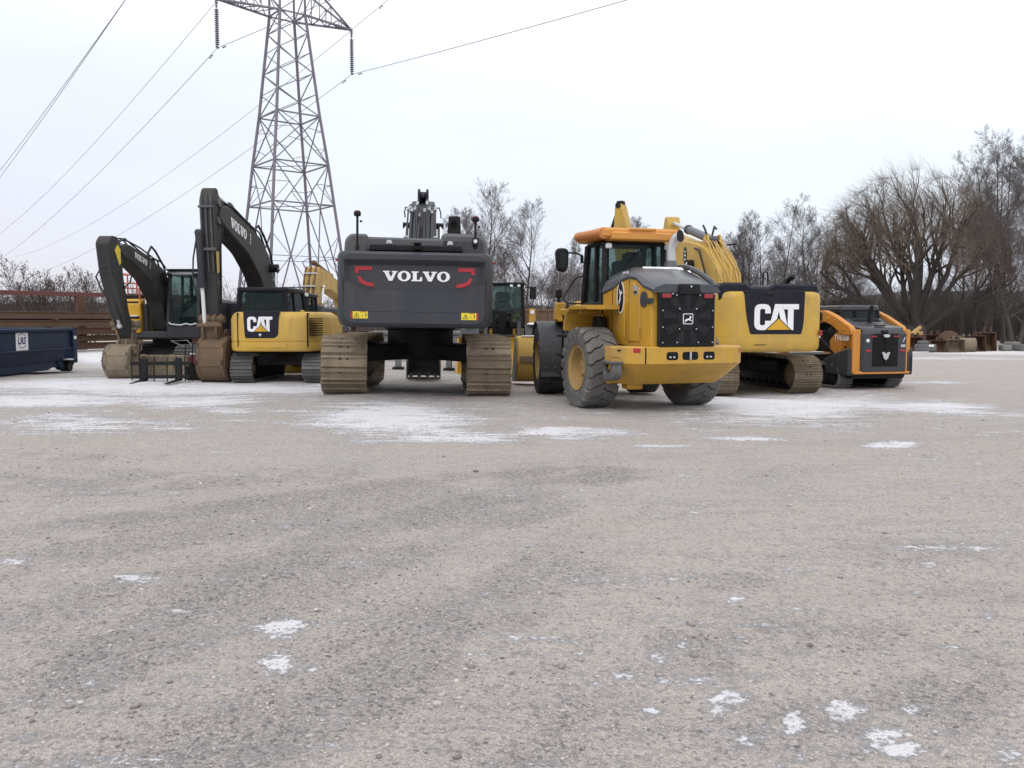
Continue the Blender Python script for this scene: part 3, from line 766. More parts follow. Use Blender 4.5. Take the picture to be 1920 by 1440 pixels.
# lettering drawn as outlines, one unit high
SLAB_V = [(0, 1), (.50, 1), (.50, .87), (.41, .87), (.60, .36), (.76, .87), (.66, .87), (.66, 1), (1.10, 1), (1.10, .87), (1.01, .87), (.70, 0), (.43, 0), (.09, .87), (0, .87)]
SLAB_L = [(0, 1), (.54, 1), (.54, .87), (.41, .87), (.41, .14), (.63, .14), (.69, .42), (.82, .42), (.82, 0), (0, 0), (0, .13), (.11, .13), (.11, .87), (0, .87)]
def slab_word(b, fr, h, th=.006):
    x = 0
    for ch in 'VOLVO':
        if ch == 'O':
            f2 = fr @ Matrix.Scale(1, 4); b.ring(f2, x+.50*h, .5*h, (.50*h, .53*h), (.215*h, .385*h), th); x += 1.06*h
        else:
            pl = SLAB_V if ch == 'V' else SLAB_L
            b.decal(fr, [(x+p[0]*h, p[1]*h) for p in pl], th); x += (1.10 if ch == 'V' else .86)*h
    return x
SLAB_W = 1.10+1.06+.86+1.10+1.0
CAT_C = [(.62, .64), (.62, .76), (.60, .88), (.52, .97), (.40, 1.0), (.22, 1.0), (.10, .97), (.02, .88), (0, .76), (0, .24), (.02, .12), (.10, .03), (.22, 0), (.40, 0), (.52, .03), (.60, .12), (.62, .24), (.62, .36),
         (.41, .36), (.41, .25), (.39, .20), (.31, .18), (.23, .20), (.21, .25), (.21, .75), (.23, .80), (.31, .82), (.39, .80), (.41, .75), (.41, .64)]
CAT_A = [(0, 0), (.23, 1), (.53, 1), (.76, 0), (.54, 0), (.38, .74), (.22, 0)]
CAT_T = [(0, 1), (.62, 1), (.62, .80), (.42, .80), (.42, 0), (.20, 0), (.20, .80), (0, .80)]
def block_word(root, fr, h, th=.006):
    b = MB()
    for pl, x in ((CAT_C, 0), (CAT_A, .55), (CAT_T, 1.08)): b.decal(fr, [((x+p[0])*h, p[1]*h) for p in pl], th)
    b.build('lettering', 'white_paint', root)
    t = MB(); t.decal(fr, [(.40*h, -.02*h), (1.46*h, -.02*h), (.93*h, .49*h)], th+.003); t.build('triangle_outline', 'navy_black', root)
    t = MB(); t.decal(fr, [(.48*h, .012*h), (1.38*h, .012*h), (.93*h, .44*h)], th+.007); t.build('triangle_mark', 'deep_yellow', root)
# ------------------------------------------------------------------ big charcoal excavator, seen from behind
def big_excavator():
    X0, Y0 = -2.04, 18.9
    z0 = (gz(-3, 16.4)+gz(-.5, 16.4))/2
    t = thing('excavator', 'big charcoal excavator parked tail first, white lettering and red reflectors on its counterweight', 'excavator', (X0, Y0, z0), 4.6, 'tracked excavators parked in the yard', ry=.9)
    undercarriage(t, 2.78, 4.10, .565, .87, 44, 'mud_steel_pale', RZ(0), 2, .72, 1.36)
    U = RZ(-.2)
    # counterweight ------------------------------------------------
    yb, hw, zb, zt = -3.62, 1.41, 1.32, 2.68
    def loop(dx, y, ztop, zbot, bow=0.0):
        # 12 points round the tail, seen from behind
        P = [(-hw+dx, zbot+.16), (-hw+dx+.05, zbot+.05), (-hw+dx+.16, zbot), (-.5, zbot), (.5, zbot), (hw-dx-.16, zbot), (hw-dx-.05, zbot+.05), (hw-dx, zbot+.16),
             (hw-dx, ztop-.10), (hw-dx-.03, ztop-.03), (hw-dx-.10, ztop), (.5, ztop), (-.5, ztop), (-hw+dx+.10, ztop), (-hw+dx+.03, ztop-.03), (-hw+dx, ztop-.10)]
        return [(p[0], y, p[1]) for p in P]
    A = [(-1.28, 2.30), (-1.25, 2.12), (-.86, 1.93), (-.5, 1.93), (.5, 1.93), (.86, 1.93), (1.25, 2.12), (1.28, 2.30), (1.29, 2.44), (1.27, 2.50), (1.21, 2.52), (.5, 2.53), (-.5, 2.53), (-1.21, 2.52), (-1.27, 2.50), (-1.29, 2.44)]
    B = [(-1.15, 2.28), (-1.13, 2.15), (-.80, 2.01), (-.5, 2.02), (.5, 2.02), (.80, 2.01), (1.13, 2.15), (1.15, 2.28), (1.17, 2.39), (1.16, 2.42), (1.12, 2.43), (.5, 2.44), (-.5, 2.44), (-1.12, 2.43), (-1.16, 2.42), (-1.17, 2.39)]
    c = MB(U)
    loops = [loop(.0, -2.45, zt-.02, zb), loop(0, yb+.42, zt, zb), loop(.02, yb+.22, zt, zb+.005), loop(.08, yb+.06, zt-.015, zb+.03), loop(.16, yb, zt-.06, zb+.08),
             [(p[0], yb, p[1]) for p in A], [(p[0], yb+.12, p[1]) for p in B]]
    k = 16
    vs = [p for lp in loops for p in lp]; fs = []
    for j in range(len(loops)-1):
        for i in range(k): fs.append([j*k+i, j*k+(i+1) % k, (j+1)*k+(i+1) % k, (j+1)*k+i])
    fs.append(list(range(k))); fs.append([6*k+i for i in range(k)])
    c.add(vs, fs)
    c.prism(rnd([(-.95, 1.70), (.95, 1.70), (.86, 1.60), (-.86, 1.60)], .03), yb-.006, yb+.02, 'y', .005)
    cw = c.build('counterweight', 'charcoal', t, ang=28)
    fr = U @ frame((0, yb+.12-.004, 0), (1, 0, 0), (0, 0, 1))
    b = MB(); h = .190; slab_word(b, fr @ T(-.57, 2.155, 0) @ Matrix.Diagonal((1.33, 1, 1, 1)), .175, .012); b.build('lettering', 'white_paint', cw)
    for s in (-1, 1):
        r = MB()
        for pts in ([(.68, 2.345), (.985, 2.345), (.985, 2.41), (.97, 2.415), (.68, 2.415)], [(.65, 2.055), (.80, 2.075), (.905, 2.13), (.945, 2.235), (.88, 2.235), (.85, 2.175), (.78, 2.14), (.66, 2.12)],
                    [(.92, 2.29), (.985, 2.29), (.985, 2.345), (.92, 2.345)]):
            r.decal(fr, [(s*(p[0]+.085), p[1]-.01) for p in pts], .008)
        r.build('reflector', 'red_reflect', cw)
        f2 = U @ frame((0, yb-.001, 0), (1, 0, 0), (0, 0, 1))
        q = MB(); x0 = -1.10 if s < 0 else .83
        q.decal(f2, [(x0, 1.475), (x0+.27, 1.475), (x0+.27, 1.60), (x0, 1.60)], .004)
        o = q.build('warning_sticker', 'sticker_yellow', cw)
        q = MB(); xe = x0-.03 if s < 0 else x0+.27
        q.decal(f2, [(xe, 1.475), (xe+.035, 1.475), (xe+.035, 1.60), (xe, 1.60)], .005)
        q.build('red_band', 'red_reflect', o)
        q = MB(); q.decal(f2, [(x0+.14, 1.585), (x0+.24, 1.585), (x0+.24, 1.597), (x0+.14, 1.597)], .0055); q.build('red_bar', 'red_reflect', o)
        q = MB(); f3 = f2 @ T(x0+.03, 1.497, .004)
        for a_, b_ in (((0, 0), (.09, 0)), ((.09, 0), (.045, .075)), ((.045, .075), (0, 0))):
            va, vb = Vector(a_), Vector(b_); dd = (vb-va).normalized()*.004; nn = Vector((-dd.y, dd.x))
            q.decal(f3, [tuple(va-nn), tuple(vb-nn), tuple(vb+nn), tuple(va+nn)], .0016)
        q.decal(f3, [(.041, .0), (.049, .0), (.049, .052), (.041, .052)], .0018); q.build('pictogram', 'black', o)
        q = MB(); q.decal(f3, [(.20, .01), (.213, .01), (.213, .055), (.22, .055), (.206, .072), (.193, .055), (.20, .055)], .0016); q.build('arrow_mark', 'black', o)
        q = MB(); q.decal(f3, [(.13, .025), (.16, .025), (.16, .033), (.13, .033)], .0016); q.build('bar_mark', 'black', o)
        m = MB(U); m.cyl((s*(hw-.03), yb+.45, zt-.15), (s*(hw+.045), yb+.45, zt-.15), .025, n=10); m.build('marker_lamp', 'red_lamp', cw)
    # hood and decks -----------------------------------------------
    m = MB(U)
    m.prism(rnd([(-1.30, 2.58), (1.30, 2.58), (1.26, 2.965), (-1.24, 2.985)], .07), -2.95, -1.5, 'y', .04)
    m.prism(rnd([(-1.34, 2.5), (-.86, 2.5), (-.90, 3.03), (-1.21, 3.03), (-1.31, 2.92)], .06), -3.0, -.6, 'y', .05)
    m.prism(rnd([(.36, 2.5), (1.33, 2.5), (1.28, 2.97), (1.18, 3.07), (.52, 3.08), (.46, 3.04)], .05), -2.95, -1.2, 'y', .06)
    hd = m.build('engine_hood', 'charcoal_light', t)
    m = MB(U)
    m.prism(rnd([(-.85, 2.70), (.85, 2.70), (.83, 2.82), (-.83, 2.82)], .02), yb+.32, yb+.78, 'y', .02); m.build('tail_grille', 'black', t)
    for x in (-.50, .62):
        m = MB(U); m.prism([(x-.06, 2.85), (x+.06, 2.85), (x+.04, 2.92), (x-.04, 2.92)], -3.02, -2.93, 'y', .01); m.build('hood_latch', 'silver', hd)
    m = MB(U); m.box((.03, yb+.25, 2.77), (.13, .12, .10), .02); m.cyl((.03, yb+.20, 2.765), (.03, yb+.17, 2.765), .035); m.box((.03, yb+.2, 2.835), (.15, .2, .02), .006); m.build('rear_camera', 'black', t)
    m = MB(U); m.prism(rnd([(.56, 3.04), (.83, 3.04), (.81, 3.45), (.59, 3.45)], .03), -2.5, -2.1, 'y', .02)
    ex = m.build('exhaust_cover', 'black', t)
    m = MB(U); m.lathe([(.07, 0), (.07, .01), (.05, .01), (.05, 0)], (.69, -2.512, 3.30), (0, -1, 0), 20); m.build('exhaust_outlet', 'fan_black', ex)
    for s, x, zb_, zt_ in ((-1, -1.06, 2.72, 3.33), (1, 1.08, 2.78, 3.28)):
        y = yb+.42
        m = MB(U); m.cyl((x, y, zb_), (x, y, zt_), .022, n=10); m.box((x, y, zb_+.04), (.07, .07, .1), .01)
        if s > 0: m.box((x+.0, y-.02, 2.90), (.11, .10, .15), .015)
        an = m.build('antenna_mast', 'black', t)
        m = MB(U); m.lathe([(.05, 0), (.065, .02), (.065, .07), (.05, .085), (.02, .09)], (x, y, zt_-.01), (0, 0, 1), 18); m.build('antenna', 'dark_red' if False else 'black', an)
        m = MB(U); m.lathe([(.05, 0), (.045, .012), (.01, .014)], (x, y, zt_+.078), (0, 0, 1), 18); m.build('antenna_cap', 'red_lamp', an)
        m = MB(U); m.ball((x+.065, y, zt_-.10), .025, 8); m.build('knob', 'black', an)
        if s > 0: m = MB(U); m.cyl((x, y-.072, 2.91), (x, y-.082, 2.91), .035); m.build('work_lamp', 'lamp_white', an)
    # main deck
    m = MB(U)
    for x0, x1 in ((-1.35, -.55), (.55, 1.35)): m.box(((x0+x1)/2, -.3, 2.0), (x1-x0, 4.4, 1.1), .05)
    m.box((0, -.4, 1.52), (2.5, 4.6, .22), .04); m.box((0, -1.6, 2.0), (1.2, 1.6, 1.0), .03)
    m.build('upper_frame', 'charcoal', t)
    cab(t, -1.38, -.42, .55, 2.35, 1.55, 3.10, 'charcoal', U)
    # boom -----------------------------------------------------------
    BM = U @ T(-.03, 0, 2.9) @ Matrix.Diagonal((.84, 1, .72, 1)) @ T(0, 0, -2.9)
    bo = MB(BM); bw = .33
    prof = rnd([(.1, 1.75), (.75, 1.65), (1.55, 3.0), (2.5, 3.95), (3.6, 4.2), (5.6, 3.5), (5.75, 3.85), (3.6, 4.95), (2.6, 5.02), (1.7, 4.6), (.7, 3.2)], .25)
    bo.prism(prof, -bw, bw, 'x', .03)
    bm_ = bo.build('boom', 'charcoal', t)
    for s in (-1, 1):
        hydraulic_cylinder(t, (s*.52, .9, 1.7), (s*.50, 2.6, 4.15), .10, .50, 'charcoal', BM, .07)
        m = MB(BM); m.cyl((s*.34, 2.6, 4.15), (s*.60, 2.6, 4.15), .105, n=18); m.build('pin_boss', 'black', bm_)
    hydraulic_cylinder(t, (.0, 2.3, 5.12), (0, 5.9, 4.9), .12, .6, 'charcoal', BM)
    m = MB(BM)
    for s in (-1, 1):
        m.prism(rnd([(2.1, 4.75), (2.6, 4.85), (2.55, 5.28), (2.3, 5.36), (2.15, 5.2)], .06), s*.12-.035, s*.12+.035, 'x', .01)
    m.build('cylinder_bracket', 'navy_black', bm_)
    # hard hydraulic lines and fittings up the back of the boom
    for x, r, top_ in ((-.39, .024, 4.62), (-.30, .034, 4.55), (-.19, .03, 4.6), (-.08, .028, 4.4), (.08, .028, 4.55), (.19, .034, 4.6), (.28, .03, 4.5), (.38, .024, 4.62), (-.14, .022, 4.78), (.14, .022, 4.8)):
        m = MB(BM)
        k = abs(x) > .33
        pts = [(x, .05, 2.2), (x, .38, 2.9), (x*1.02, .62, 3.3), (x, 1.05, 3.92), (x*.98, 1.45, top_-.12), (x*.9, 1.75, top_+.08), (x*.8, 2.1, top_+.16)]
        m.tube(pts, r, 8); ho = m.build('hydraulic_line', 'charcoal', bm_)
        m = MB(BM); p, q = Vector(pts[4]), Vector(pts[5]); dv = (q-p).normalized()
        m.cyl(p-dv*.05, p+dv*.0, r*1.7, n=10); m.cyl(p+dv*.03, p+dv*.13, r*1.55, n=10); m.cyl(p+dv*.14, p+dv*.18, r*1.9, n=10); m.build('fitting', 'silver', ho)
    m = MB(BM); m.tube([(-.12, 1.3, 4.25), (-.02, 1.1, 3.95), (-.06, .95, 3.78), (-.02, .8, 3.4)], .026, 8); m.build('hose', 'black_rubber', bm_)
    m = MB(BM)
    for x0, x1 in ((-.30, -.05), (.05, .30)): m.box(((x0+x1)/2, .55, 3.36), (x1-x0, .12, .07), .015)
    for s in (-1, 1): m.box((s*.40, .62, 3.50), (.12, .1, .06), .012)
    m.build('line_clamp', 'silver', bm_)
    for s in (-1, 1):
        m = MB(BM); m.tube([(s*.38, 1.5, 4.55), (s*.47, 1.7, 4.62), (s*.52, 2.0, 4.5), (s*.52, 2.3, 4.38)], .018, 7); m.build('hose', 'black_rubber', bm_)
    # stick and bucket folded down in front of the tracks
    m = MB(U); m.prism(rnd([(5.5, 3.7), (5.95, 3.8), (5.6, 3.0), (4.15, 1.05), (3.85, 1.05), (4.75, 3.1)], .1), -.2, .2, 'x', .02); m.build('stick', 'charcoal', t)
    Mb = U @ T(-.02, 3.75, .60) @ RX(14)
    bk = bucket(t, Mb, .86, .55, 'dark_boom', 4, 100, 285, lip=.25)
    for s in (-1, 1): m = MB(Mb); m.bar((s*.43, -.10, .52), (s*.43, -.33, -.62), .05, .05, .01); m.build('side_cutter', 'mud_steel_pale', bk)
    m = MB(Mb); m.box((0, -.36, -.60), (.86, .06, .06), .01); m.build('cutting_edge', 'mud_steel_pale', bk)
    return t
big_excavator()
# ------------------------------------------------------------------ compact yellow excavator, tail towards the camera
def compact_excavator():
    X0, Yr = -5.90, 21.3
    z0 = gz(-6.7, 21.4)*.5+gz(-5.1, 21.4)*.5
    t = thing('excavator', 'compact yellow excavator with rounded tail, right of the tall muddy stick', 'excavator', (X0+.06, Yr+1.45, z0), -2, 'tracked excavators parked in the yard')
    undercarriage(t, 1.82, 2.15, .37, .56, 38, 'worn_steel', I4, 2, .42, .86)
    b = MB(); b.prism(rnd([(-1.15, .98), (1.15, .98), (1.15, 1.1), (-1.15, 1.1)], .02), 1.85, 2.0, 'y', .02)
    b.prism(rnd([(1.78, .08), (1.9, .05), (2.0, .1), (1.96, .5), (1.84, .55)], .04), -1.15, 1.15, 'x', .02)
    for s in (-1, 1): b.bar((s*.35, .9, .45), (s*.5, 1.85, .32), .14, .14, .02)
    b.build('dozer_blade', 'tan_yellow', t)
    # tail: plan outline with big rounded corners, upper edge rolled over
    yb, hw = -1.62, 1.17
    plan = rnd([(-hw, .3), (-hw, yb+.25), (-hw+.18, yb+.02), (-.55, yb), (.62, yb), (hw-.30, yb+.06), (hw, yb+.62), (hw, .3)], [.02, .18, .2, .3, .3, .35, .35, .02], 5)
    def lp(d, z):
        q = inset(plan, d); return [(p[0], p[1], z) for p in q]
    c = MB()
    c.loft([lp(.10, .80), lp(.02, .83), lp(.0, .90), lp(.0, 1.02), lp(.015, 1.03), lp(.015, 1.06), lp(0, 1.07), lp(0, 1.60), lp(.03, 1.70), lp(.09, 1.765), lp(.17, 1.79)])
    body = c.build('counterweight', 'tan_yellow', t, ang=40)
    fr = frame((0, yb-.004, 0), (1, 0, 0), (0, 0, 1))
    p = MB(); p.prism(rnd([(-.70, 1.14), (.03, 1.14), (.12, 1.22), (.15, 1.805), (-.75, 1.805), (-.72, 1.2)], [.07, .09, .05, .02, .02, .05], 4), yb-.012, yb+.25, 'y', .01)
    p.build('logo_panel', 'navy_black', t)
    block_word(t, frame((-.645, yb-.014, 1.30), (1, 0, 0), (0, 0, 1)), .37)
    m = MB(); m.lathe([(.03, 0), (.035, .012), (.02, .02)], (-.33, yb-.012, 1.22), (0, -1, 0), 16); m.build('lock', 'silver', body)
    m = MB(); m.prism(rnd([(-.62, .90), (.34, .90), (.34, 1.03), (-.62, 1.03)], .03), yb-.012, yb+.1, 'y', .008)
    for x in (-.45, .17): m.cyl((x, yb-.01, .975), (x, yb-.02, .975), .02, n=8)
    m.build('tow_panel', 'tan_yellow', body)
    m = MB()
    for x in (-.90, .84): m.prism([(x-.008, .92), (x+.008, .92), (x+.008, 1.76), (x-.008, 1.76)], yb-.002 if x < 0 else yb+.006, yb+.4, 'y', 0)
    m.build('panel_gap', 'fan_black', body)
    # cooling slots on the right door: follow the rounded plan
    for k in range(8):
        z = 1.20+k*.058
        m = MB(); m.sheet([(1.00-.02, yb+.115, z), (1.14, yb+.30, z), (1.14, yb+.30, z+.026), (1.00-.02, yb+.115, z+.026)], .06)
        m2 = MB(); m2.sheet([(.885, yb+.045, z), (.965, yb+.10, z), (.965, yb+.10, z+.026), (.885, yb+.045, z+.026)], .05)
        m.build('cooling_slot', 'fan_black', body); m2.build('cooling_slot', 'fan_black', body)
    m = MB(); m.box((0, .6, .92), (2.0, 2.6, .14), .03); m.box((.75, .4, 1.35), (.7, 1.3, .75), .06); m.build('upper_frame', 'tan_yellow', t)
    m = MB(); m.lathe([(.05, 0), (.055, .03), (.03, .045)], (.66, -1.35, 1.785), (0, 0, 1), 14); m.build('filler_cap', 'tan_yellow', t)
    cab(t, -1.14, .20, -1.05, .75, 1.25, 2.42, 'navy_black', I4, .48, .04, .10, post=.10, over=.03)
    m = MB(); m.prism(rnd([(-1.09, 1.72), (.16, 1.72), (.13, 2.30), (-1.05, 2.30)], .12), -1.10, -1.055, 'y', .01)
    # boom forward and down, mostly hidden by the body
    m = MB(); m.prism(rnd([(.9, .9), (1.25, .9), (1.7, 1.3), (2.7, 1.5), (3.2, 1.35), (3.3, 1.65), (2.6, 1.8), (1.4, 1.6)], .15), .12, .42, 'x', .02); m.build('boom', 'tan_yellow', t)
    m = MB(); m.prism(rnd([(3.05, 1.7), (3.3, 1.7), (3.2, 1.0), (3.0, .55), (2.8, .6), (2.95, 1.2)], .06), .16, .38, 'x', .02); m.build('stick', 'tan_yellow', t)
    bucket(t, T(.27, 2.9, .36) @ RX(180), .7, .33, 'mud', 4, 100, 285, lip=.12, ear_h=.2)
    return t
compact_excavator()

# ------------------------------------------------------------------ the two dark excavators that face the camera
def boom_word(parent, x, p0, p1, h, mat_='white_paint'):
    """letters along the boom's side facing the camera (local -x): from p0 towards p1 in the local y-z plane"""
    p0, p1 = Vector(p0), Vector(p1); d = (p1-p0).normalized()
    fr = frame((x, p0.x, p0.y), (0, d.x, d.y), (0, -d.y, d.x))
    if fr.col[2].x > 0: fr = frame((x, p0.x, p0.y), (0, d.x, d.y), (0, d.y, -d.x))
    b = MB(); slab_word(b, fr, h, .006); b.build('lettering', mat_, parent)
    b = MB(); f2 = fr @ T(SLAB_W*h+.30*h*4, -.1*h, 0)
    for i, (a, q) in enumerate(((0, .3), (.05, .28), (-.03, .33))): b.decal(f2, [(a*h, i*.42*h), ((a+q)*h, i*.42*h), ((a+q)*h, (i*.42+.3)*h), (a*h, (i*.42+.3)*h)], .005)
    b.build('model_mark', 'silver', parent)

def boom_hoses(parent, line, w_, n=4, r=.022, m_='black_rubber'):
    for i in range(n):
        x = -w_/2+w_*(i+.5)/n
        b = MB(); pts = []
        for j, (y, z) in enumerate(line): pts.append((x*(1+.25*sin(j*1.7+i)), y+.03*sin(i*2.1+j), z+.02+.06*cos(i*1.3+j*2.2)))
        # smooth
        P = []
        for j in range(len(pts)-1):
            a, c = Vector(pts[j]), Vector(pts[j+1])
            P += [a, a.lerp(c, .5)]
        P.append(Vector(pts[-1]))
        b.tube(P, r, 6); b.build('hose', m_, parent)

def coupler(root, M, w_, s, mat_='mud_steel'):
    """quick coupler and link pieces between stick end and bucket"""
    b = MB(M)
    for q in (-1, 1):
        b.prism(rnd([(-.30*s, .0), (.26*s, -.12*s), (.38*s, .06*s), (.30*s, .34*s), (.10*s, .22*s), (-.10*s, .24*s), (-.24*s, .42*s), (-.36*s, .36*s)], .05*s), q*w_*.5-.035, q*w_*.5+.035, 'x', .01)
        b.prism(rnd([(-.1*s, .3*s), (.05*s, .25*s), (.16*s, .72*s), (.10*s, .92*s), (-.02*s, .92*s)], .04*s), q*w_*.34-.03, q*w_*.34+.03, 'x', .01)
    for y, z, r in ((-.28, .33, .07), (.30, .02, .08), (.07, .90, .065), (.30, .26, .05)): b.cyl((-w_*.62, y*s, z*s), (w_*.62, y*s, z*s), r*s, n=12)
    b.box((0, 0, .08*s), (w_*.9, .42*s, .12*s), .02)
    return b.build('quick_coupler', mat_, root)

def dark_excavator_blade():
    X0, Y0 = -9.98, 25.1
    z0 = gz(-10, 23.4)*.5+gz(-9.6, 23.2)*.5
    t = thing('excavator', 'dark excavator facing the camera beside the blue dumpster, arched boom and orange handrail', 'excavator', (X0, Y0, z0), 180, 'tracked excavators parked in the yard')
    undercarriage(t, 1.95, 2.75, .42, .55, 42, 'worn_steel', I4, 2, .5, .98)
    m = MB(); m.prism(rnd([(2.05, .05), (2.22, .0), (2.30, .06), (2.24, .32), (2.28, .58), (2.12, .60)], .03), -1.28, .90, 'x', .02)
    for s in (-1, 1): m.bar((s*.4, 1.0, .5), (s*.55, 2.1, .32), .16, .16, .02)
    for x in (-.9, -.3, .3): m.box((x, 2.27, .3), (.03, .05, .5), .005)
    m.build('dozer_blade', 'mud_steel_pale', t)
    m = MB(); m.box((-.14, -.3, 1.12), (2.12, 2.8, .2), .03)
    m.box((.85, -.3, 1.6), (.8, 2.2, .9), .06); m.box((-.8, -1.1, 1.65), (.9, 1.2, 1.0), .08); m.prism(rnd([(-1.22, -1.0), (-1.22, -1.7), (-.8, -2.0), (.8, -2.0), (1.22, -1.7), (1.22, -1.0)], .2), 1.05, 2.0, 'z', .06)
    m.build('upper_frame', 'charcoal', t)
    # right hand (seen at the left): yellow storage box, step, orange guard rail
    m = MB(); m.prism(rnd([(.3, 1.16), (1.15, 1.16), (1.17, 1.55), (1.10, 1.62), (1.12, 1.98), (1.0, 2.12), (.3, 2.16)], .05), .42, 1.14, 'x', .03); bx = m.build('storage_box', 'deep_yellow', t)
    m = MB(); m.box((.78, 1.12, 1.60), (.66, .14, .05), .01); m.box((.74, 1.03, 2.03), (.5, .16, .05), .01); m.build('step', 'black', bx)
    m = MB(); m.box((.78, 1.13, 1.645), (.60, .13, .03), .012); m.build('snow', 'snow_white', bx)
    m = MB(); m.box((.62, 1.152, 1.33), (.12, .012, .08), .004); m.build('vent', 'black', bx)
    m = MB(); m.tube([(1.14, .95, 1.3), (1.18, 1.12, 1.55), (1.17, 1.10, 1.9), (1.02, 1.0, 2.16), (1.0, .8, 2.2)], .05, 8); m.build('mudguard_rim', 'deep_yellow', bx)
    m = MB()
    for x in (.48, 1.08):
        for y in (1.0, -.2): m.cyl((x, y, 2.1), (x, y, 2.78), .026, n=8)
        m.tube([(x, 1.0, 2.74), (x, 1.0, 2.80), (x, .9, 2.84), (x, -.1, 2.84), (x, -.2, 2.78)], .026, 8)
        m.cyl((x, 1.0, 2.45), (x, -.2, 2.45), .02, n=6)
    m.cyl((.48, 1.0, 2.80), (1.08, 1.0, 2.80), .026, n=8); m.cyl((.48, 1.0, 2.56), (1.08, 1.0, 2.56), .02, n=8); m.cyl((1.08, .4, 2.1), (1.08, .4, 2.84), .022, n=8)
    m.tube([(1.08, 1.0, 2.8), (1.2, 1.1, 2.6), (1.22, 1.1, 2.1)], .024, 7)
    m.build('handrail', 'orange_rail', t)
    m = MB(); m.box((.72, .55, 2.15), (.55, .5, .2), .04); m.build('air_intake', 'black', t)
    # cab on the machine's left (right in the picture)
    c = cab(t, -1.24, -.30, -.70, 1.15, 1.02, 2.90, 'charcoal', I4, .36, .04, .12, post=.085, roofmat='silver', roof_t=.12)
    m = MB(); m.box((-.77, .95, 2.93), (.9, .4, .05), .015); m.build('roof_guard', 'navy_black', c)
    m = MB(); m.sheet([(-1.18, .98, 1.62), (-.62, 1.02, 1.62), (-1.18, .98, 2.12)], .01); m.build('floor_mat', 'grey_steel', c)
    m = MB(); m.tube([(-1.14, 1.155, 1.44), (-1.0, 1.17, 1.40), (-.85, 1.17, 1.43), (-.7, 1.17, 1.39), (-.42, 1.17, 1.42), (-.38, 1.16, 1.47)], .022, 6); m.build('snow', 'snow_white', c)
    for x in (-1.12, -.40): m = MB(); m.box((x, 1.06, 2.80), (.14, .06, .08), .015); m.build('work_lamp', 'black', c)
    m = MB(); m.cyl((-.30, 1.12, 2.5), (-.24, 1.25, 2.78), .012, n=6); m.box((-.3, 1.2, 2.78), (.10, .06, .16), .02); m.build('mirror', 'black', c)
    # boom, stick
    m = MB(); prof = rnd([(3.55, 3.22), (3.45, 3.42), (3.05, 3.46), (1.0, 2.98), (.55, 2.55), (.15, 1.35), (.45, 1.1), (.80, 1.2), (1.18, 2.0), (1.95, 2.62), (2.95, 3.02), (3.4, 3.10)], .16)
    m.prism(prof, -.21, .21, 'x', .025); bo = m.build('boom', 'dark_boom', t)
    boom_word(bo, -.214, (2.85, 3.15), (1.5, 2.83), .15)
    boom_hoses(bo, [(3.6, 3.38), (3.35, 3.56), (3.0, 3.55), (2.2, 3.36), (1.5, 3.24), (1.0, 3.12), (.6, 2.75), (.4, 2.3)], .36, 4, .022)
    m = MB(); m.tube([(-.2, 2.0, 3.30), (-.2, 1.75, 3.52), (-.18, 1.45, 3.42), (-.2, 1.05, 3.1), (-.2, .85, 3.0)], .03, 7); m.build('hose', 'black_rubber', bo)
    hydraulic_cylinder(t, (0, 1.6, 3.22), (0, 3.80, 3.50), .085, .6, 'dark_boom')
    for s in (-1, 1): hydraulic_cylinder(t, (s*.33, .95, 1.15), (s*.33, .95, 2.62), .075, .55, 'dark_boom')
    m = MB()
    m.cyl((-.36, .95, 2.62), (.36, .95, 2.62), .12, n=16); m.build('boss', 'black', bo)
    m = MB(); m.prism(rnd([(4.14, 3.42), (3.95, 3.60), (3.66, 3.60), (3.40, 3.25), (3.42, 2.7), (3.16, 1.75), (2.78, 1.15), (3.0, 1.02), (3.52, 1.72), (4.0, 2.7)], .08), -.17, .17, 'x', .02); st = m.build('stick', 'dark_boom', t)
    m = MB(); m.sheet([(-.176, 3.85, 3.25), (-.176, 3.62, 2.9), (-.176, 3.55, 2.95), (-.176, 3.55, 3.3), (-.176, 3.7, 3.4)], .008); m.build('warning_mark', 'sticker_yellow', st)
    hydraulic_cylinder(st, (0, 3.98, 2.85), (0, 3.35, 1.38), .075, .86, 'dark_boom', rod='silver')
    m = MB(); m.tube([(-.2, 3.3, 2.9), (-.26, 3.1, 2.75), (-.22, 3.15, 2.5), (-.2, 3.45, 2.35)], .02, 6); m.tube([(.17, 3.95, 2.75), (.24, 4.0, 2.6), (.22, 3.85, 2.35), (.17, 3.6, 2.1)], .02, 6); m.build('hose', 'black_rubber', st)
    m = MB(); m.cyl((-.36, 2.95, 1.42), (.40, 2.95, 1.42), .075, n=12)
    for q in (-.3, -.15, .05, .25): m.cyl((q-.03, 2.95, 1.42), (q+.03, 2.95, 1.42), .11, n=12)
    m.prism(rnd([(2.85, 1.3), (3.05, 1.3), (2.98, .85), (2.75, .8)], .04), -.2, .2, 'x', .02)
    m.build('link', 'mud_steel', t)
    coupler(t, T(0, 2.92, .72) @ RX(-8), .52, .66)
    bucket(t, T(.10, 2.98, .46) @ RX(6), .64, .46, 'mud_steel_pale', 5, 75, 285, lip=.18, ear_h=.30)
    return t
dark_excavator_blade()

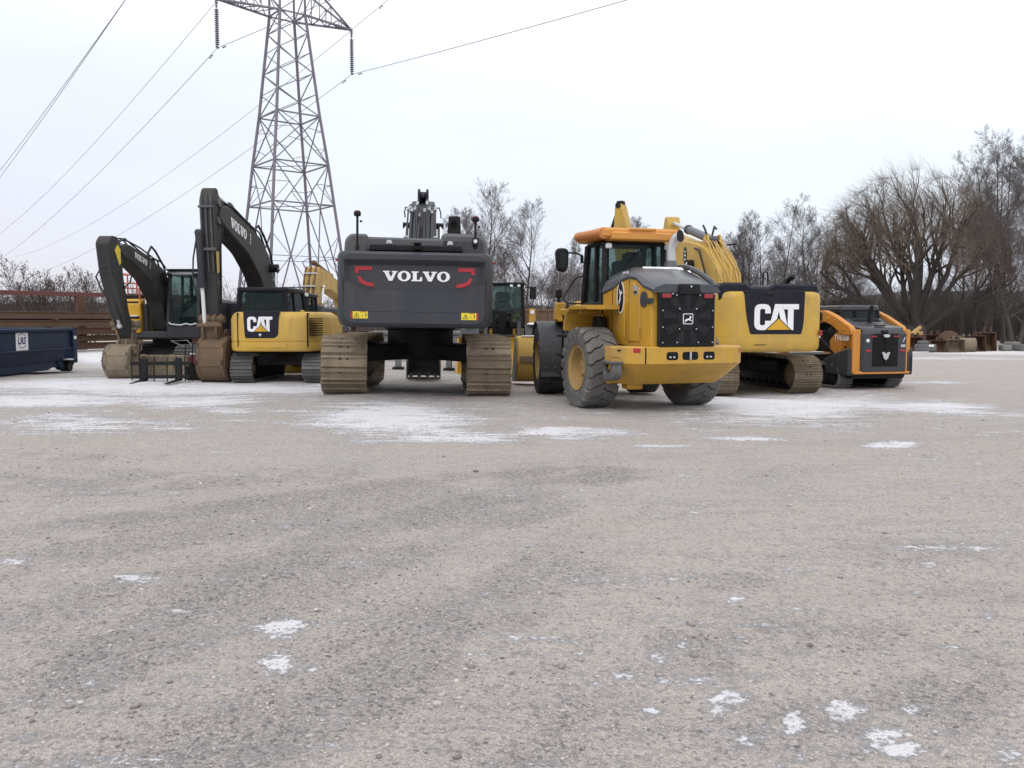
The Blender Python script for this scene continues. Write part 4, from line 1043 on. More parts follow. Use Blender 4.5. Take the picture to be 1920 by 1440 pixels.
def dark_excavator_tall():
    X0, Y0 = -7.62, 27.3
    z0 = gz(-7.6, 21.6)
    t = thing('excavator', 'tall dark excavator with upright muddy stick, its body behind the compact yellow machine', 'excavator', (X0, Y0, z0), 180, 'tracked excavators parked in the yard')
    undercarriage(t, 2.0, 3.0, .45, .6, 42, 'mud_steel', I4, 2, .55, 1.05)
    m = MB(); m.box((0, -.4, 1.2), (2.5, 3.4, .22), .03); m.box((.85, -.3, 1.7), (.8, 2.4, .9), .06); m.prism(rnd([(-1.25, -1.2), (-1.25, -2.0), (-.8, -2.4), (.8, -2.4), (1.25, -2.0), (1.25, -1.2)], .25), 1.1, 2.1, 'z', .06)
    m.build('upper_frame', 'charcoal', t)
    c = cab(t, -1.3, -.42, -.7, .75, 1.1, 2.42, 'navy_black', I4, .4, .04, .14, post=.08)
    for x in (-1.18, -.58): m = MB(); m.box((x, .64, 2.36), (.22, .08, .10), .02); m.build('work_lamp', 'lamp_white', c)
    m = MB(); m.tube([(-1.25, .6, 2.4), (-1.2, .55, 2.6), (-.5, .55, 2.6), (-.45, .6, 2.4)], .02, 6); m.cyl((-1.25, .5, 2.5), (-.45, .5, 2.5), .015, n=6); m.build('handrail', 'charcoal_light', c)
    m = MB(); prof = rnd([(5.45, 4.2), (5.3, 4.48), (4.8, 4.55), (2.0, 4.0), (1.1, 3.5), (.5, 2.5), (.2, 1.4), (.75, 1.2), (1.35, 2.1), (2.1, 2.86), (3.15, 3.42), (4.9, 3.90), (5.4, 4.08)], .25)
    m.prism(prof, -.25, .25, 'x', .03); bo = m.build('boom', 'dark_boom', t)
    boom_word(bo, -.254, (4.72, 4.02), (2.4, 3.62), .26)
    boom_hoses(bo, [(5.35, 4.35), (5.2, 4.6), (4.95, 4.62), (4.0, 4.50), (2.9, 4.30), (2.0, 4.12), (1.3, 3.75), (.75, 3.1), (.5, 2.6)], .42, 5, .026)
    m = MB(); m.tube([(-.2, 2.6, 4.12), (-.24, 2.2, 4.32), (-.24, 1.7, 4.1), (-.24, 1.0, 3.6), (-.24, .6, 2.9)], .035, 7); m.build('hose', 'black_rubber', bo)
    m = MB(); m.cyl((-.5, 1.1, 3.15), (.5, 1.1, 3.15), .13, n=16); m.build('boss', 'black', bo)
    hydraulic_cylinder(t, (0, 2.5, 4.28), (0, 5.38, 4.88), .11, .55, 'dark_boom')
    for s in (-1, 1): hydraulic_cylinder(t, (s*.42, 1.2, 1.2), (s*.42, 1.1, 3.15), .095, .6, 'dark_boom')
    m = MB(); m.prism(rnd([(5.80, 4.55), (5.62, 4.88), (5.40, 4.92), (5.18, 4.5), (5.16, 3.9), (5.25, 1.75), (5.52, 1.6), (5.72, 3.4)], .1), -.17, .17, 'x', .02); st = m.build('stick', 'dark_boom', t)
    m = MB(); m.sheet([(-.216, 5.75, 3.3), (-.216, 5.55, 3.3), (-.216, 5.55, 2.8), (-.216, 5.7, 2.75)], .008); m.build('warning_mark', 'hose_yellow', st)
    for i, (y, z, a) in enumerate(((5.45, 4.2, .10), (5.5, 2.6, .06), (5.42, 2.2, .12), (5.6, 3.0, .05))):
        m = MB(); m.sheet([(-.1725, y, z), (-.1725, y-a, z-.04), (-.1725, y-a*.8, z-.16), (-.1725, y+.01, z-.10)], .004); m.build('scuff', 'mud_steel', st)
    m = MB(); m.tube([(-.19, 5.35, 4.35), (-.24, 5.3, 3.9), (-.2, 5.38, 3.4), (-.19, 5.35, 2.7), (-.19, 5.4, 2.0)], .025, 6); m.build('hose', 'black_rubber', st)
    m = MB(); m.cyl((-.23, 5.42, 4.55), (.23, 5.42, 4.55), .09, n=14); m.cyl((-.22, 5.4, 4.1), (.22, 5.4, 4.1), .10, n=14); m.build('pin', 'worn_steel', st)
    m = MB()
    for q in (-.12, .0, .12): m.tube([(q, 5.76, 4.7), (q, 5.82, 4.3), (q*1.05, 5.77, 3.6), (q, 5.68, 2.8)], .022, 6)
    m.build('hydraulic_line', 'charcoal_light', st)
    m = MB(); m.box((0, 5.76, 3.35), (.4, .10, .08), .02); m.box((0, 5.82, 4.4), (.38, .06, .06), .02); m.build('line_clamp', 'charcoal_light', st)
    hydraulic_cylinder(st, (.17, 5.88, 3.75), (.17, 5.60, 1.45), .085, .58, 'charcoal', rod='white_paint')
    m = MB(); m.tube([(.22, 5.9, 3.6), (.30, 5.93, 3.1), (.32, 5.93, 2.6), (.28, 5.85, 2.3), (.24, 5.8, 1.95)], .022, 6); m.build('hose', 'black_rubber', st)
    m = MB(); m.cyl((-.30, 5.50, 1.60), (.34, 5.50, 1.60), .09, n=12)
    for q in (-.22, -.06, .10, .26): m.cyl((q-.04, 5.50, 1.6), (q+.04, 5.50, 1.6), .13, n=12)
    m.prism(rnd([(5.42, 1.55), (5.65, 1.55), (5.68, 1.2), (5.6, .98), (5.4, .98)], .05), -.22, .26, 'x', .02); m.build('link', 'mud_rust', t)
    coupler(t, T(0, 5.55, .78) @ RX(-14), .50, .78, 'mud_rust')
    bucket(t, T(-.06, 5.42, .58) @ RX(14),   .74, .58, 'mud_rust', 4, 70, 285, lip=.2, ear_h=.30)
    return t
dark_excavator_tall()

# ------------------------------------------------------------------ faded yellow excavator glimpsed behind the compact one
def faded_excavator():
    X0, Y0 = -7.92, 32.6
    t = thing('excavator', 'faded yellow excavator half hidden behind the compact one, pipes running up its folded boom', 'excavator', (X0, Y0, gz(-8, 31)), -5, 'tracked excavators parked in the yard')
    undercarriage(t, 2.1, 3.0, .45, .6, 40, 'mud_steel', I4, 2, .55, 1.05)
    m = MB(); m.box((0, -.4, 1.25), (2.5, 3.4, .26), .03); m.box((.8, -.3, 1.7), (.8, 2.4, .75), .06); m.prism(rnd([(-1.25, -1.2), (-1.25, -2.0), (-.8, -2.4), (.8, -2.4), (1.25, -2.0), (1.25, -1.2)], .25), 1.15, 2.0, 'z', .06); m.build('upper_frame', 'charcoal', t)
    cab(t, -1.25, -.4, -.3, 1.1, 1.2, 2.5, 'navy_black', I4, .4)
    m = MB(); m.prism(rnd([(.3, 1.4), (.8, 1.2), (1.4, 2.75), (2.5, 2.85), (4.9, 2.4), (5.15, 2.75), (2.6, 3.5), (1.1, 3.68), (.75, 3.2)], .15), -.27, .27, 'x', .02); bo = m.build('boom', 'pale_yellow', t)
    for i, x in enumerate((-.22, -.12, -.02, .1, .2)):
        m = MB(); m.tube([(x, .30, 1.9), (x, .50, 2.5), (x, .68, 3.05), (x, .92, 3.55), (x*.9, 1.05, 3.68)], .028, 7); m.build('hydraulic_line', 'pale_yellow' if i % 2 else 'rust_tan', bo)
    m = MB()
    for z, y in ((2.2, .38), (2.9, .60), (3.4, .82)): m.box((0, y, z), (.52, .08, .06), .015)
    m.build('line_clamp', 'silver', bo)
    m = MB(); m.tube([(-.2, .95, 3.55), (-.35, .95, 3.85), (-.1, 1.0, 4.0), (.05, 1.05, 3.7)], .022, 6); m.build('hose', 'black_rubber', bo)
    hydraulic_cylinder(t, (0, 1.3, 3.85), (0, 5.0, 3.15), .09, .6, 'rust_tan')
    for s in (-1, 1): hydraulic_cylinder(t, (s*.36, .9, 1.2), (s*.36, 1.3, 2.9), .08, .6, 'pale_yellow')
    m = MB(); m.prism(rnd([(4.7, 2.9), (5.1, 3.05), (5.35, 2.6), (4.5, 1.3), (3.6, .75), (3.4, .8), (4.4, 1.9)], .06), -.18, .18, 'x', .02); m.build('stick', 'pale_yellow', t)
    bucket(t, T(0, 3.5, .5) @ RX(-8), .8, .42, 'rust', 4, 90, 285, lip=.12, ear_h=.3)
faded_excavator()

# ------------------------------------------------------------------ blue roll-off dumpster at the left edge
def dumpster():
    X0, Yf = -14.0, 27.35
    z0 = gz(X0, 25.5)
    t = thing('dumpster', 'dark blue steel roll-off dumpster with a white sign on its side', 'dumpster', (X0, Yf, z0), 1.5)
    Lg = 6.4; W2 = 2.3
    b = MB()
    # side walls, floor, ends: open top box; outer face at x=0
    b.prism(rnd([(0, .72), (0, 1.34), (-.05, 1.36), (-.07, .72)], .01), -Lg, 0, 'y', .006)
    b.prism([(0, .74), (-.07, .74), (-.30, .16), (-.20, .16)], -Lg, -.55, 'y', .006)
    b.prism([(-W2, .16), (-W2+.07, .16), (-W2+.07, 1.36), (-W2, 1.36)], -Lg, 0, 'y', .006)
    b.box((-W2/2, -Lg/2, .2), (W2-.3, Lg-.5, .08), .01)
    b.box((-W2/2, -.04, .76), (W2-.1, .08, 1.14), .01)
    b.box((-W2/2, -Lg+.04, .76), (W2-.1, .08, 1.14), .01)
    o = b.build('bin', 'dump_blue', t)
    m = MB(); m.box((.02, -Lg/2, 1.33), (.12, Lg, .10), .02); m.box((-W2, -Lg/2, 1.33), (.12, Lg, .10), .02); m.box((-W2/2, .0, 1.33), (W2, .12, .10), .02); m.build('top_rail', 'dump_blue', t)
    m = MB(); m.box((.02, -Lg/2, .735), (.07, Lg, .05), .01)
    for y in (-4.6, -3.6, -2.6, -1.6): m.box((.03, y, .75), (.03, .25, .03), .005)
    m.build('side_rail', 'dump_blue', t)
    
    for xx in (.03, -W2-.02): m = MB(); m.box((xx, -.13, .82), (.10, .26, 1.12), .02); m.build('corner_post', 'dump_blue', t)
    m = MB(); m.prism(rnd([(-Lg, .10), (-1.5, .10), (-1.25, .16), (-1.05, .34), (-.9, .34), (-.78, .16), (-.6, .06), (0, .06), (0, .36), (-Lg, .26)], .03), -.30, -.12, 'x', .01)
    m.build('skid', 'dump_blue', t)
    m = MB(); m.cyl((-.02, -.3, .16), (-.30, -.3, .16), .16, n=20); m.box((-.02, -.28, .34), (.2, .55, .06), .01); m.build('roller', 'black', t)
    m = MB(); m.box((-.02, -.30, .385), (.18, .5, .03), .012); m.build('snow', 'snow_white', t)
    fr = frame((.006, -3.42, .76), (0, 1, 0), (0, 0, 1))
    m = MB(); m.decal(fr, [(0, 0), (.62, 0), (.62, .50), (0, .50)], .01); sg = m.build('sign', 'white_paint', t)
    m = MB(); m.text(fr @ T(.075, .185, .0), 'LRS', .19, .0125, .010, .2); m.build('lettering', 'purple_ink', sg)
    m = MB()
    for a0, a1 in ((35, 140), (215, 320)):
        A = [(p[0]*1.25-.08, p[1]) for p in arc(.31, .275, .205, a0, a1, 14)]; B = [(p[0]*1.25-.08, p[1]) for p in arc(.31, .275, .188, a0, a1, 14)]
        m.decal(fr, A+B[::-1], .0125)
    m.build('arc_mark', 'purple_ink', sg)
    m = MB(); m.text(fr @ T(.13, .05, .0), '••••••••', .03, .0125); m.build('small_print', 'purple_ink', sg)
    fr2 = frame((.081, -.22, 1.02), (0, 1, 0), (0, 0, 1)); m = MB(); m.decal(fr2, [(0, 0), (.16, 0), (.16, .10), (0, .10)], .004); m.build('plate', 'white_paint', t)
    m = MB()
    for j in range(7): m.ball((-1.1+.25*((j*37) % 5-2), -3.2-.35*j, 1.22), (.5, .5, .22), 10)
    m.build('snow_load', 'snow_white', t)
dumpster()

# ------------------------------------------------------------------ fork frame lying between the two buckets, a red engine behind it
def fork_frame():
    c = gpix(326, 712)
    t = thing('fork_frame', 'dark steel fork frame standing on the snow between the two muddy buckets', 'attachment', (c.x, 21.3, gz(c.x, 21.3)), 4)
    m = MB()
    m.box((0, 0, .46), (1.5, .08, .09), .015); m.box((0, 0, .12), (1.4, .08, .09), .015)
    for x in (-.42, .42): m.box((x, .0, .30), (.16, .10, .56), .015)
    m.build('carriage', 'black', t)
    for x in (-.42, .42):
        m = MB(); m.prism(rnd([(-.02, .6), (.03, .6), (.03, .02), (-.95, .0), (-1.0, .02), (-.02, .07)], .02), x-.05, x+.05, 'x', .008); m.build('fork', 'black', t)
    for i, x in enumerate((-.74, -.55, -.2, .12, .33, .56, .74)):
        m = MB(); h = (.78, .95, .62, .6, .62, .88, .98)[i]
        m.tube([(x, .05, 0.0), (x, .06, h*.6), (x+.02, .08, h)], .016, 6); m.build('guard_bar', 'black', t)
    m = MB(); m.tube([(.56, .08, .86), (.1, .5, 1.0), (.5, .5, 1.02), (.76, .1, .86)], .018, 6); m.build('top_rail', 'worn_steel', t)
fork_frame()
def red_engine():
    p = Wp(334, 668, 24.0)
    t = thing('small_engine', 'small dark red engine housing in the snow behind the fork frame', 'engine', (p.x+1.15, 22.35, gz(p.x+1.15, 22.35)), 20)
    m = MB(); m.box((0, 0, .52), (.42, .36, .30), .08); m.cyl((-.12, -.2, .55), (-.12, -.28, .55), .11, n=16); m.cyl((.12, -.2, .55), (.12, -.27, .55), .09, n=16); m.build('housing', 'dark_red', t)
    m = MB(); m.box((0, 0, .2), (.6, .4, .36), .03); m.build('base', 'black', t)
    m = MB(); m.box((0, 0, .685), (.36, .3, .03), .012); m.build('snow', 'snow_white', t)
red_engine()
# ------------------------------------------------------------------ yellow wheel loader, tail towards the camera
DEER = [(.02, .30), (.10, .38), (.20, .42), (.30, .50), (.42, .53), (.56, .53), (.64, .60), (.68, .72), (.64, .80), (.70, .78), (.72, .88), (.75, .78), (.83, .74), (.88, .66), (.82, .64), (.78, .56), (.74, .46),
        (.84, .36), (.97, .34), (.96, .28), (.80, .28), (.68, .38), (.52, .38), (.38, .34), (.26, .22), (.12, .14), (.10, .20), (.22, .28), (.26, .34), (.14, .32)]
def wheel_loader():
    X0, Y0 = 2.45, 16.2
    z0 = (gz(1.4, 16.0)+gz(3.5, 16.4))/2
    t = thing('wheel_loader', 'yellow wheel loader seen from its tail, orange cab roof, black fan grille and grey tires', 'loader', (X0, Y0, z0), 17, 'wheel loaders')
    FM = T(0, 1.5, 0) @ RZ(-12) @ T(0, 1.5, 0)
    for x, fc in ((-1.04, -1), (1.04, 1)):
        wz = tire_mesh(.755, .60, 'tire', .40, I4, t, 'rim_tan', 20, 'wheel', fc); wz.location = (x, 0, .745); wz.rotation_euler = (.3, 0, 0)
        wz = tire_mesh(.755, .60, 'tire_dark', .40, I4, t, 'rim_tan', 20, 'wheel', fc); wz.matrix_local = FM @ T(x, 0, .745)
    m = MB(); m.cyl((-.8, 0, .75), (.8, 0, .75), .17); m.box((0, 0, .75), (.6, .5, .5), .1); m.build('axle', 'black', t)
    m = MB(FM); m.cyl((-.8, 0, .75), (.8, 0, .75), .17); m.box((0, 0, .75), (.6, .5, .5), .1); m.build('axle', 'black', t)
    # tail weight
    yb = -1.74
    top = rnd([(-.74, yb), (1.02, yb), (1.20, yb+.20), (1.20, -.95), (-1.16, -.95), (-1.16, yb+.50)], [.03, .05, .05, .03, .03, .04])
    def lp(z, dy, dx):
        return [(p[0]*(1-dx), p[1]+dy*(1 if p[1] < -1.2 else .15), z) for p in top]
    c = MB(); c.loft([lp(.50, .60, .12), lp(.56, .50, .08), lp(.86, .04, .0), lp(.885, .0, .0), lp(1.15, 0, 0), lp(1.175, .025, .01)])
    cw = c.build('counterweight', 'yellow_worn', t, ang=25)
    m = MB(); m.prism([(-.752, .885), (-.736, .885), (-.736, 1.165), (-.752, 1.165)], yb-.003, yb+.1, 'y', 0); m.build('panel_gap', 'fan_black', cw)
    m = MB(); m.prism(rnd([(-.75, .62), (.75, .62), (.62, .50), (-.62, .50)], .03), -1.0, -.6, 'y', .02); m.box((-.55, -.8, .5), (.3, .3, .22), .03); m.build('belly_plate', 'yellow', cw)
    for a, b_ in ((-.36, -.14), (-.06, .24), (.34, .56)):
        m = MB(); m.prism(rnd([(a, .945), (b_, .945), (b_, 1.085), (a, 1.085)], .05), yb-.004, yb+.12, 'y', .003); s_ = m.build('tow_slot', 'fan_black', cw)  # dark raised pads: their colour stands in for the shade inside recesses
        m = MB()
        if a < -.06 or a > .2:
            for q in (.3, .62): m.ball((a+(b_-a)*q, yb-.012, .995), .022, 8)
        else: m.cyl((a+.15, yb-.012, .95), (a+.15, yb-.012, 1.085), .018, n=8)
        m.build('fitting', 'silver', s_)
    m = MB(); f = frame((-1.16, yb+.50, 0), (.42, -.50, 0), (0, 0, 1)); m.decal(f, [(.42, 1.07), (.55, 1.07), (.55, 1.15), (.42, 1.15)], .004); m.build('reflector', 'red_reflect', cw)
    m = MB(); f = frame((1.02, yb, 0), (.18, .2, 0), (0, 0, 1)); m.decal(f, [(.06, 1.05), (.17, 1.05), (.17, 1.13), (.06, 1.13)], .004); m.build('reflector', 'red_reflect', cw)
    m = MB(); f = frame((-1.16, yb+.50, 0), (.42, -.50, 0), (0, 0, 1)); m.decal(f, [(.12, 1.09), (.19, 1.09), (.19, 1.12), (.12, 1.12)], .004); m.decal(f, [(.02, .99), (.20, .97), (.20, .977), (.02, .997)], .004); m.build('stencil_mark', 'black', cw)
    # grey step/hook below the left corner
    m = MB(); m.prism([(-1.32, .62), (-1.10, .62), (-1.10, .90), (-1.16, .90)] if False else rnd([(-1.35, .60), (-1.02, .56), (-.96, .62), (-.96, .90), (-1.04, .90), (-1.06, .70), (-1.26, .72), (-1.32, .90), (-1.40, .90), (-1.42, .70)], .05), -1.20, -1.02, 'x', .02); m.box((-1.12, -1.2, .90), (.24, .46, .04), .01); m.build('step', 'worn_steel', t)
    # engine hood: yellow sides, slate cap
    side = [(.45, 2.12), (.0, 2.20), (-.5, 2.34), (-.73, 2.37), (-1.05, 2.33), (-1.32, 2.20), (-1.62, 2.12)]
    m = MB(); m.prism([(-1.64, 1.17), (.45, 1.17)]+side, -.60, .64, 'x', .012); hd = m.build('engine_hood', 'yellow', t)
    cap = MB(); secs = []
    for y, zs, zt in ((.46, 2.14, 2.48), (-.1, 2.235, 2.55), (-.5, 2.35, 2.58), (-.73, 2.38, 2.56), (-1.05, 2.34, 2.47), (-1.35, 2.19, 2.38), (-1.55, 2.15, 2.32), (-1.72, 2.10, 2.23)):
        secs.append([(-.615, y, zs-.012), (-.615, y, zs+.03), (-.55, y, zs+(zt-zs)*.62), (-.40, y, zt), (.44, y, zt), (.59, y, zs+(zt-zs)*.62), (.655, y, zs+.03), (.655, y, zs-.012)])
    cap.loft(secs); cp = cap.build('hood_cap', 'slate_hood', t, ang=22)
    m = MB()
    m.tube([(.50, -.3, 2.55), (.50, -.6, 2.60), (.51, -.9, 2.56), (.52, -1.2, 2.47), (.54, -1.45, 2.36), (.56, -1.62, 2.27), (.57, -1.70, 2.20)], [.02, .045, .05, .05, .05, .045, .03], 8)
    m.build('hood_ridge', 'slate_hood', cp)
    m = MB(); m.prism(rnd([(-.30, -1.55), (.42, -1.55), (.42, -.6), (-.30, -.6)], .1), 2.36, 2.37, 'z', 0)
    rr = random.Random(2); pts = []
    m = MB()
    for j in range(6):
        q = [(-.34+j*.13, -.82+rr.uniform(-.03, .03), 2.512), (-.34+(j+1)*.13, -.82+rr.uniform(-.03, .03), 2.512), (-.34+(j+1)*.13, -.72+rr.uniform(-.02, .02), 2.572), (-.34+j*.13, -.72+rr.uniform(-.02, .02), 2.572)]
        m.sheet(q, .02)
    m.build('snow', 'snow_white', cp)
    m = MB()
    for y in (-.62, -.48): m.box((-.585, y, 2.47), (.04, .07, .05), .015)
    m.build('hood_lamp', 'silver', cp)
    # side panel, hinge plate, badges
    m = MB(); m.prism(rnd([(-1.22, 1.25), (-.78, 1.25), (-.78, 2.26), (-.95, 2.28), (-1.22, 2.16)], .03), -.625, -.59, 'x', .01); m.build('side_door', 'yellow', hd)
    for y in (-.74, .0):
        m = MB(); m.prism([(y-.008, 1.2), (y+.008, 1.2), (y+.008, 2.34 if y < -.5 else 2.18), (y-.008, 2.34 if y < -.5 else 2.18)], -.604, -.58, 'x', 0); m.build('panel_gap', 'fan_black', hd)
    m = MB(); m.tube([(-.62, -.66, 1.3), (-.65, -.66, 1.36), (-.65, -.66, 1.9), (-.62, -.66, 1.96)], .014, 6); m.tube([(-.63, -1.25, 1.32), (-.66, -1.25, 1.36), (-.66, -1.25, 1.5)], .014, 6); m.build('handrail', 'yellow', hd)
    m = MB(); m.lathe([(.135, 0), (.135, .02), (.05, .03), (.01, .03)], (-.60, -1.36, 1.98), (-1, 0, 0), 24); m.box((-.615, -1.56, 1.95), (.03, .34, .09), .01); m.ball((-.63, -1.36, 2.03), .018, 8); m.build('hinge_plate', 'charcoal', hd)
    f = frame((-.602, -.38, 1.78), (0, -1, 0), (0, 0, 1))
    m = MB(); m.ring(f, .0, .26, (.165, .30), (.137, .27), .006); bd = m.build('badge', 'white_paint', hd)
    m = MB(); m.decal(f, [(.139*cos(a), .26+.272*sin(a)) for a in [2*pi*k/24 for k in range(24)]], .004); m.build('badge_field', 'black', bd)
    m = MB(); m.decal(f, [(-.11+.24*p[1]*.9, .12+.30*p[0]) for p in DEER], .008); m.build('emblem', 'white_paint', bd)
    f2 = frame((-.602, -.98, 2.10), (0, -1, 0), (0, 0, 1)); f2 = frame((-.627, -.98, 2.07), (0, -1, 0), (0, 0, 1))
    m = MB(); m.decal(f2, [(0, 0), (.17, 0), (.17, .16), (0, .16)], .004); pl = m.build('model_plate', 'silver', hd)
    m = MB()
    for x in (.02, .065, .11): m.decal(f2, [(x, .015), (x+.035, .015), (x+.035, .065), (x, .065)], .007)
    m.build('stencil_mark', 'black', pl)
    # grille with fan behind the guard
    m = MB(); m.box((.02, -1.70, 1.63), (1.06, .10, .92), .03); gr = m.build('grille', 'grille_black', t)
    fr = frame((.02, -1.751, 1.645), (1, 0, 0), (0, 0, 1))
    m = MB()
    for k in range(9):
        a = 2*pi*k/9+.2; r0, r1 = .17, .45
        m.decal(fr, [(r0*cos(a-.16), r0*sin(a-.16)), (r1*cos(a-.22), r1*sin(a-.22)*.98), (r1*cos(a+.14), r1*sin(a+.14)*.98), (r0*cos(a+.12), r0*sin(a+.12))], .004)
    m.build('fan_blade', 'fan_grey', gr)
    m = MB()
    for k in range(26):
        x = -.49+k*.98/25; m.decal(fr, [(x-.004, -.42), (x+.004, -.42), (x+.004, .42), (x-.004, .42)], .003, .006)
    for k in range(22):
        z = -.42+k*.84/21; m.decal(fr, [(-.49, z-.004), (.49, z-.004), (.49, z+.004), (-.49, z+.004)], .003, .0065)
    m.build('guard_mesh', 'grille_black', gr)
    m = MB(); m.decal(fr, rnd([(-.20, -.06), (-.06, -.20), (.06, -.20), (.20, -.06), (.20, .06), (.06, .20), (-.06, .20), (-.20, .06)], .03), .014); m.build('hub_plate', 'grille_black', gr)
    m = MB(); m.decal(fr, rnd([(-.095, -.09), (.095, -.09), (.095, .09), (-.095, .09)], .03), .020); em = m.build('badge', 'white_paint', gr)
    m = MB(); m.decal(fr, rnd([(-.083, -.078), (.083, -.078), (.083, .078), (-.083, .078)], .025), .022); m.build('badge_field', 'navy_black', em)
    m = MB(); m.decal(fr, [(-.082+.165*p[0], -.085+.165*p[1]) for p in DEER], .0245); m.build('emblem', 'white_paint', em)
    for k, (x, z) in enumerate(((-.47, -.40), (-.47, -.14), (-.47, .14), (-.22, .40), (.22, .40), (.47, .14), (.47, -.14), (.47, -.40), (.2, -.40), (-.2, -.40), (-.16, .17), (.16, .17), (-.16, -.17), (.16, -.17))):
        m = MB(); m.lathe([(.012, 0), (.012, .012), (.004, .014)], tuple(fr @ Vector((x, z, .012))), tuple(fr.to_3x3() @ Vector((0, 0, 1))), 8); m.build('bolt', 'silver', gr)
    for x in (-.38, .41):
        m = MB(); m.box((x, -1.757, 2.03), (.17, .03, .07), .012); la = m.build('tail_light', 'red_lamp', gr)
        m = MB(); m.ball((x+.11, -1.765, 2.065), .015, 8); m.build('bolt', 'silver', la)
    m = MB(); m.box((.05, -1.74, 2.16), (.38, .10, .15), .02); m.box((.05, -1.76, 2.09), (.42, .06, .06), .01); m.build('latch', 'grille_black', gr)
    m = MB(); m.cyl((.06, -1.79, 2.19), (.06, -1.80, 2.19), .018, n=10); m.build('rear_camera', 'silver', gr)
    # muffler
    m = MB(); m.lathe([(.20, 0), (.18, .08), (.12, .30), (.09, .34)], (.66, .12, 2.42), (0, 0, 1), 24); mu = m.build('muffler_base', 'charcoal_light', t)
    m = MB(); m.tube([(.66, .12, 2.70), (.66, .12, 2.96), (.67, .11, 3.04), (.70, .08, 3.12), (.73, .04, 3.19), (.77, -.03, 3.22)], .088, 18, caps=False); m.build('exhaust_pipe', 'silver', mu)
    m = MB(); m.lathe([(.115, 0), (.115, .02), (.02, .022)], (.77, -.03, 3.22), (.5, -.86, .1), 20); m.build('exhaust_outlet', 'fan_black', mu)
    # cab
    cb = cab(t, -.58, .80, .48, 1.66, 1.72, 3.14, 'black', I4, .26, .02, .16, post=.11, roof_t=.06, roofmat='black', glassm='glass', over=.0)
    m = MB()
    m.prism(rnd([(-.72, .28), (.94, .28), (.94, 1.62), (.70, 1.74), (-.48, 1.74), (-.72, 1.62)], .08), 3.17, 3.38, 'z', .05)
    m.prism(rnd([(-.52, .22), (.74, .22), (.74, .6), (-.52, .6)], .04), 3.135, 3.30, 'z', .03)
    m.box((.11, .215, 3.345), (.55, .05, .05), .015)
    m.build('cab_roof', 'orange_roof', cb)
    m = MB(); m.cyl((-.66, .30, 3.26), (-.66, 1.60, 3.30), .10, n=14); m.build('roof_edge_roll', 'orange_edge', cb)
    m = MB(); m.box((-.50, .42, 3.04), (.12, .08, .10), .02); m.box((.74, .42, 3.04), (.12, .08, .10), .02); m.build('work_lamp', 'lamp_white', cb)
    m = MB(); m.tube([(-.40, .47, 2.2), (.20, .47, 3.0)], .012, 5); m.build('wiper', 'black', cb)
    m = MB(); m.box((.12, .75, 2.60), (.55, .20, .30), .08); m.box((.12, .75, 2.82), (.36, .14, .20), .06); m.box((-.18, .72, 2.62), (.16, .3, .3), .05); m.build('seat_back', 'seat_black', cb)
    m = MB(); m.tube([(-.60, 1.5, 2.92), (-.74, 1.55, 2.98), (-.95, 1.55, 2.98)], .018, 6); m.box((-.62, 1.5, 2.85), (.06, .06, .16), .015); ar_ = m.build('mirror_arm', 'black', cb)
    m = MB(); m.prism(rnd([(-1.16, 2.62), (-.98, 2.58), (-.90, 2.72), (-.90, 3.02), (-.96, 3.07), (-1.13, 3.07), (-1.19, 3.0)], .05), 1.50, 1.57, 'y', .03); m.build('mirror', 'black', ar_)
    m = MB(); m.prism(rnd([(-1.09, 2.68), (-.99, 2.66), (-.96, 2.74), (-.96, 2.98), (-1.09, 3.0)], .03), 1.494, 1.502, 'y', .002); m.build('mirror_glass', 'glass_dark', ar_)
    m = MB(); m.tube([(-.60, 1.5, 2.50), (-.70, 1.5, 2.50), (-.80, 1.5, 2.42), (-.98, 1.5, 2.12), (-1.0, 1.49, 2.03), (-.94, 1.47, 1.97), (-.60, 1.4, 1.95)], .015, 6); m.build('handrail', 'black', cb)
    # platform, fenders over the rear wheels, steps
    for s in (-1, 1):
        m = MB(); pr = [(-.40, 1.90), (.52, 1.90), (.74, 1.80), (.86, 1.60), (.88, 1.42), (.81, 1.42), (.78, 1.58), (.68, 1.74), (.5, 1.82), (-.40, 1.82)]
        m.prism(pr, *sorted((s*1.26, s*.62)), 'x', .012); m.build('fender', 'yellow', t)
    for xx, ww in ((-.72, .62), (.85, .55)): m = MB(); m.box((xx, 1.1, 1.78), (ww, 1.1, .14), .02); m.build('platform', 'yellow', t)
    m = MB(); m.prism(rnd([(-.2, .62), (1.4, .62), (1.5, 1.0), (1.2, 1.5), (.5, 1.72), (-.2, 1.72)], .06), -.55, .58, 'x', .03); m.build('rear_frame', 'yellow', t)
    m = MB(); m.box((-.75, .25, 1.45), (.2, .3, .5), .05); m.cyl((-.78, .3, 1.30), (-.78, .3, 1.42), .10, n=12); m.box((.1, -.6, 1.0), (1.0, .9, .4), .04); m.build('running_gear', 'black', t)
    m = MB()
    for j in range(3): m.box((-1.02, 1.35, .55+.38*j), (.22, .46, .05), .01)
    for y in (1.12, 1.58): m.bar((-1.02, y, .45), (-.98, y, 1.78), .05, .03)
    m.build('ladder', 'black', t)
    # front frame, lift tower, arms, bucket
    m = MB(FM); m.box((0, -.35, .95), (.95, 1.5, .7), .05)
    for s in (-1, 1): m.prism(rnd([(-.75, .9), (.45, .9), (.40, 1.5), (.10, 2.02), (-.22, 2.04), (-.42, 1.85), (-.75, 1.45)], .06), *sorted((s*.36, s*.50)), 'x', .015)
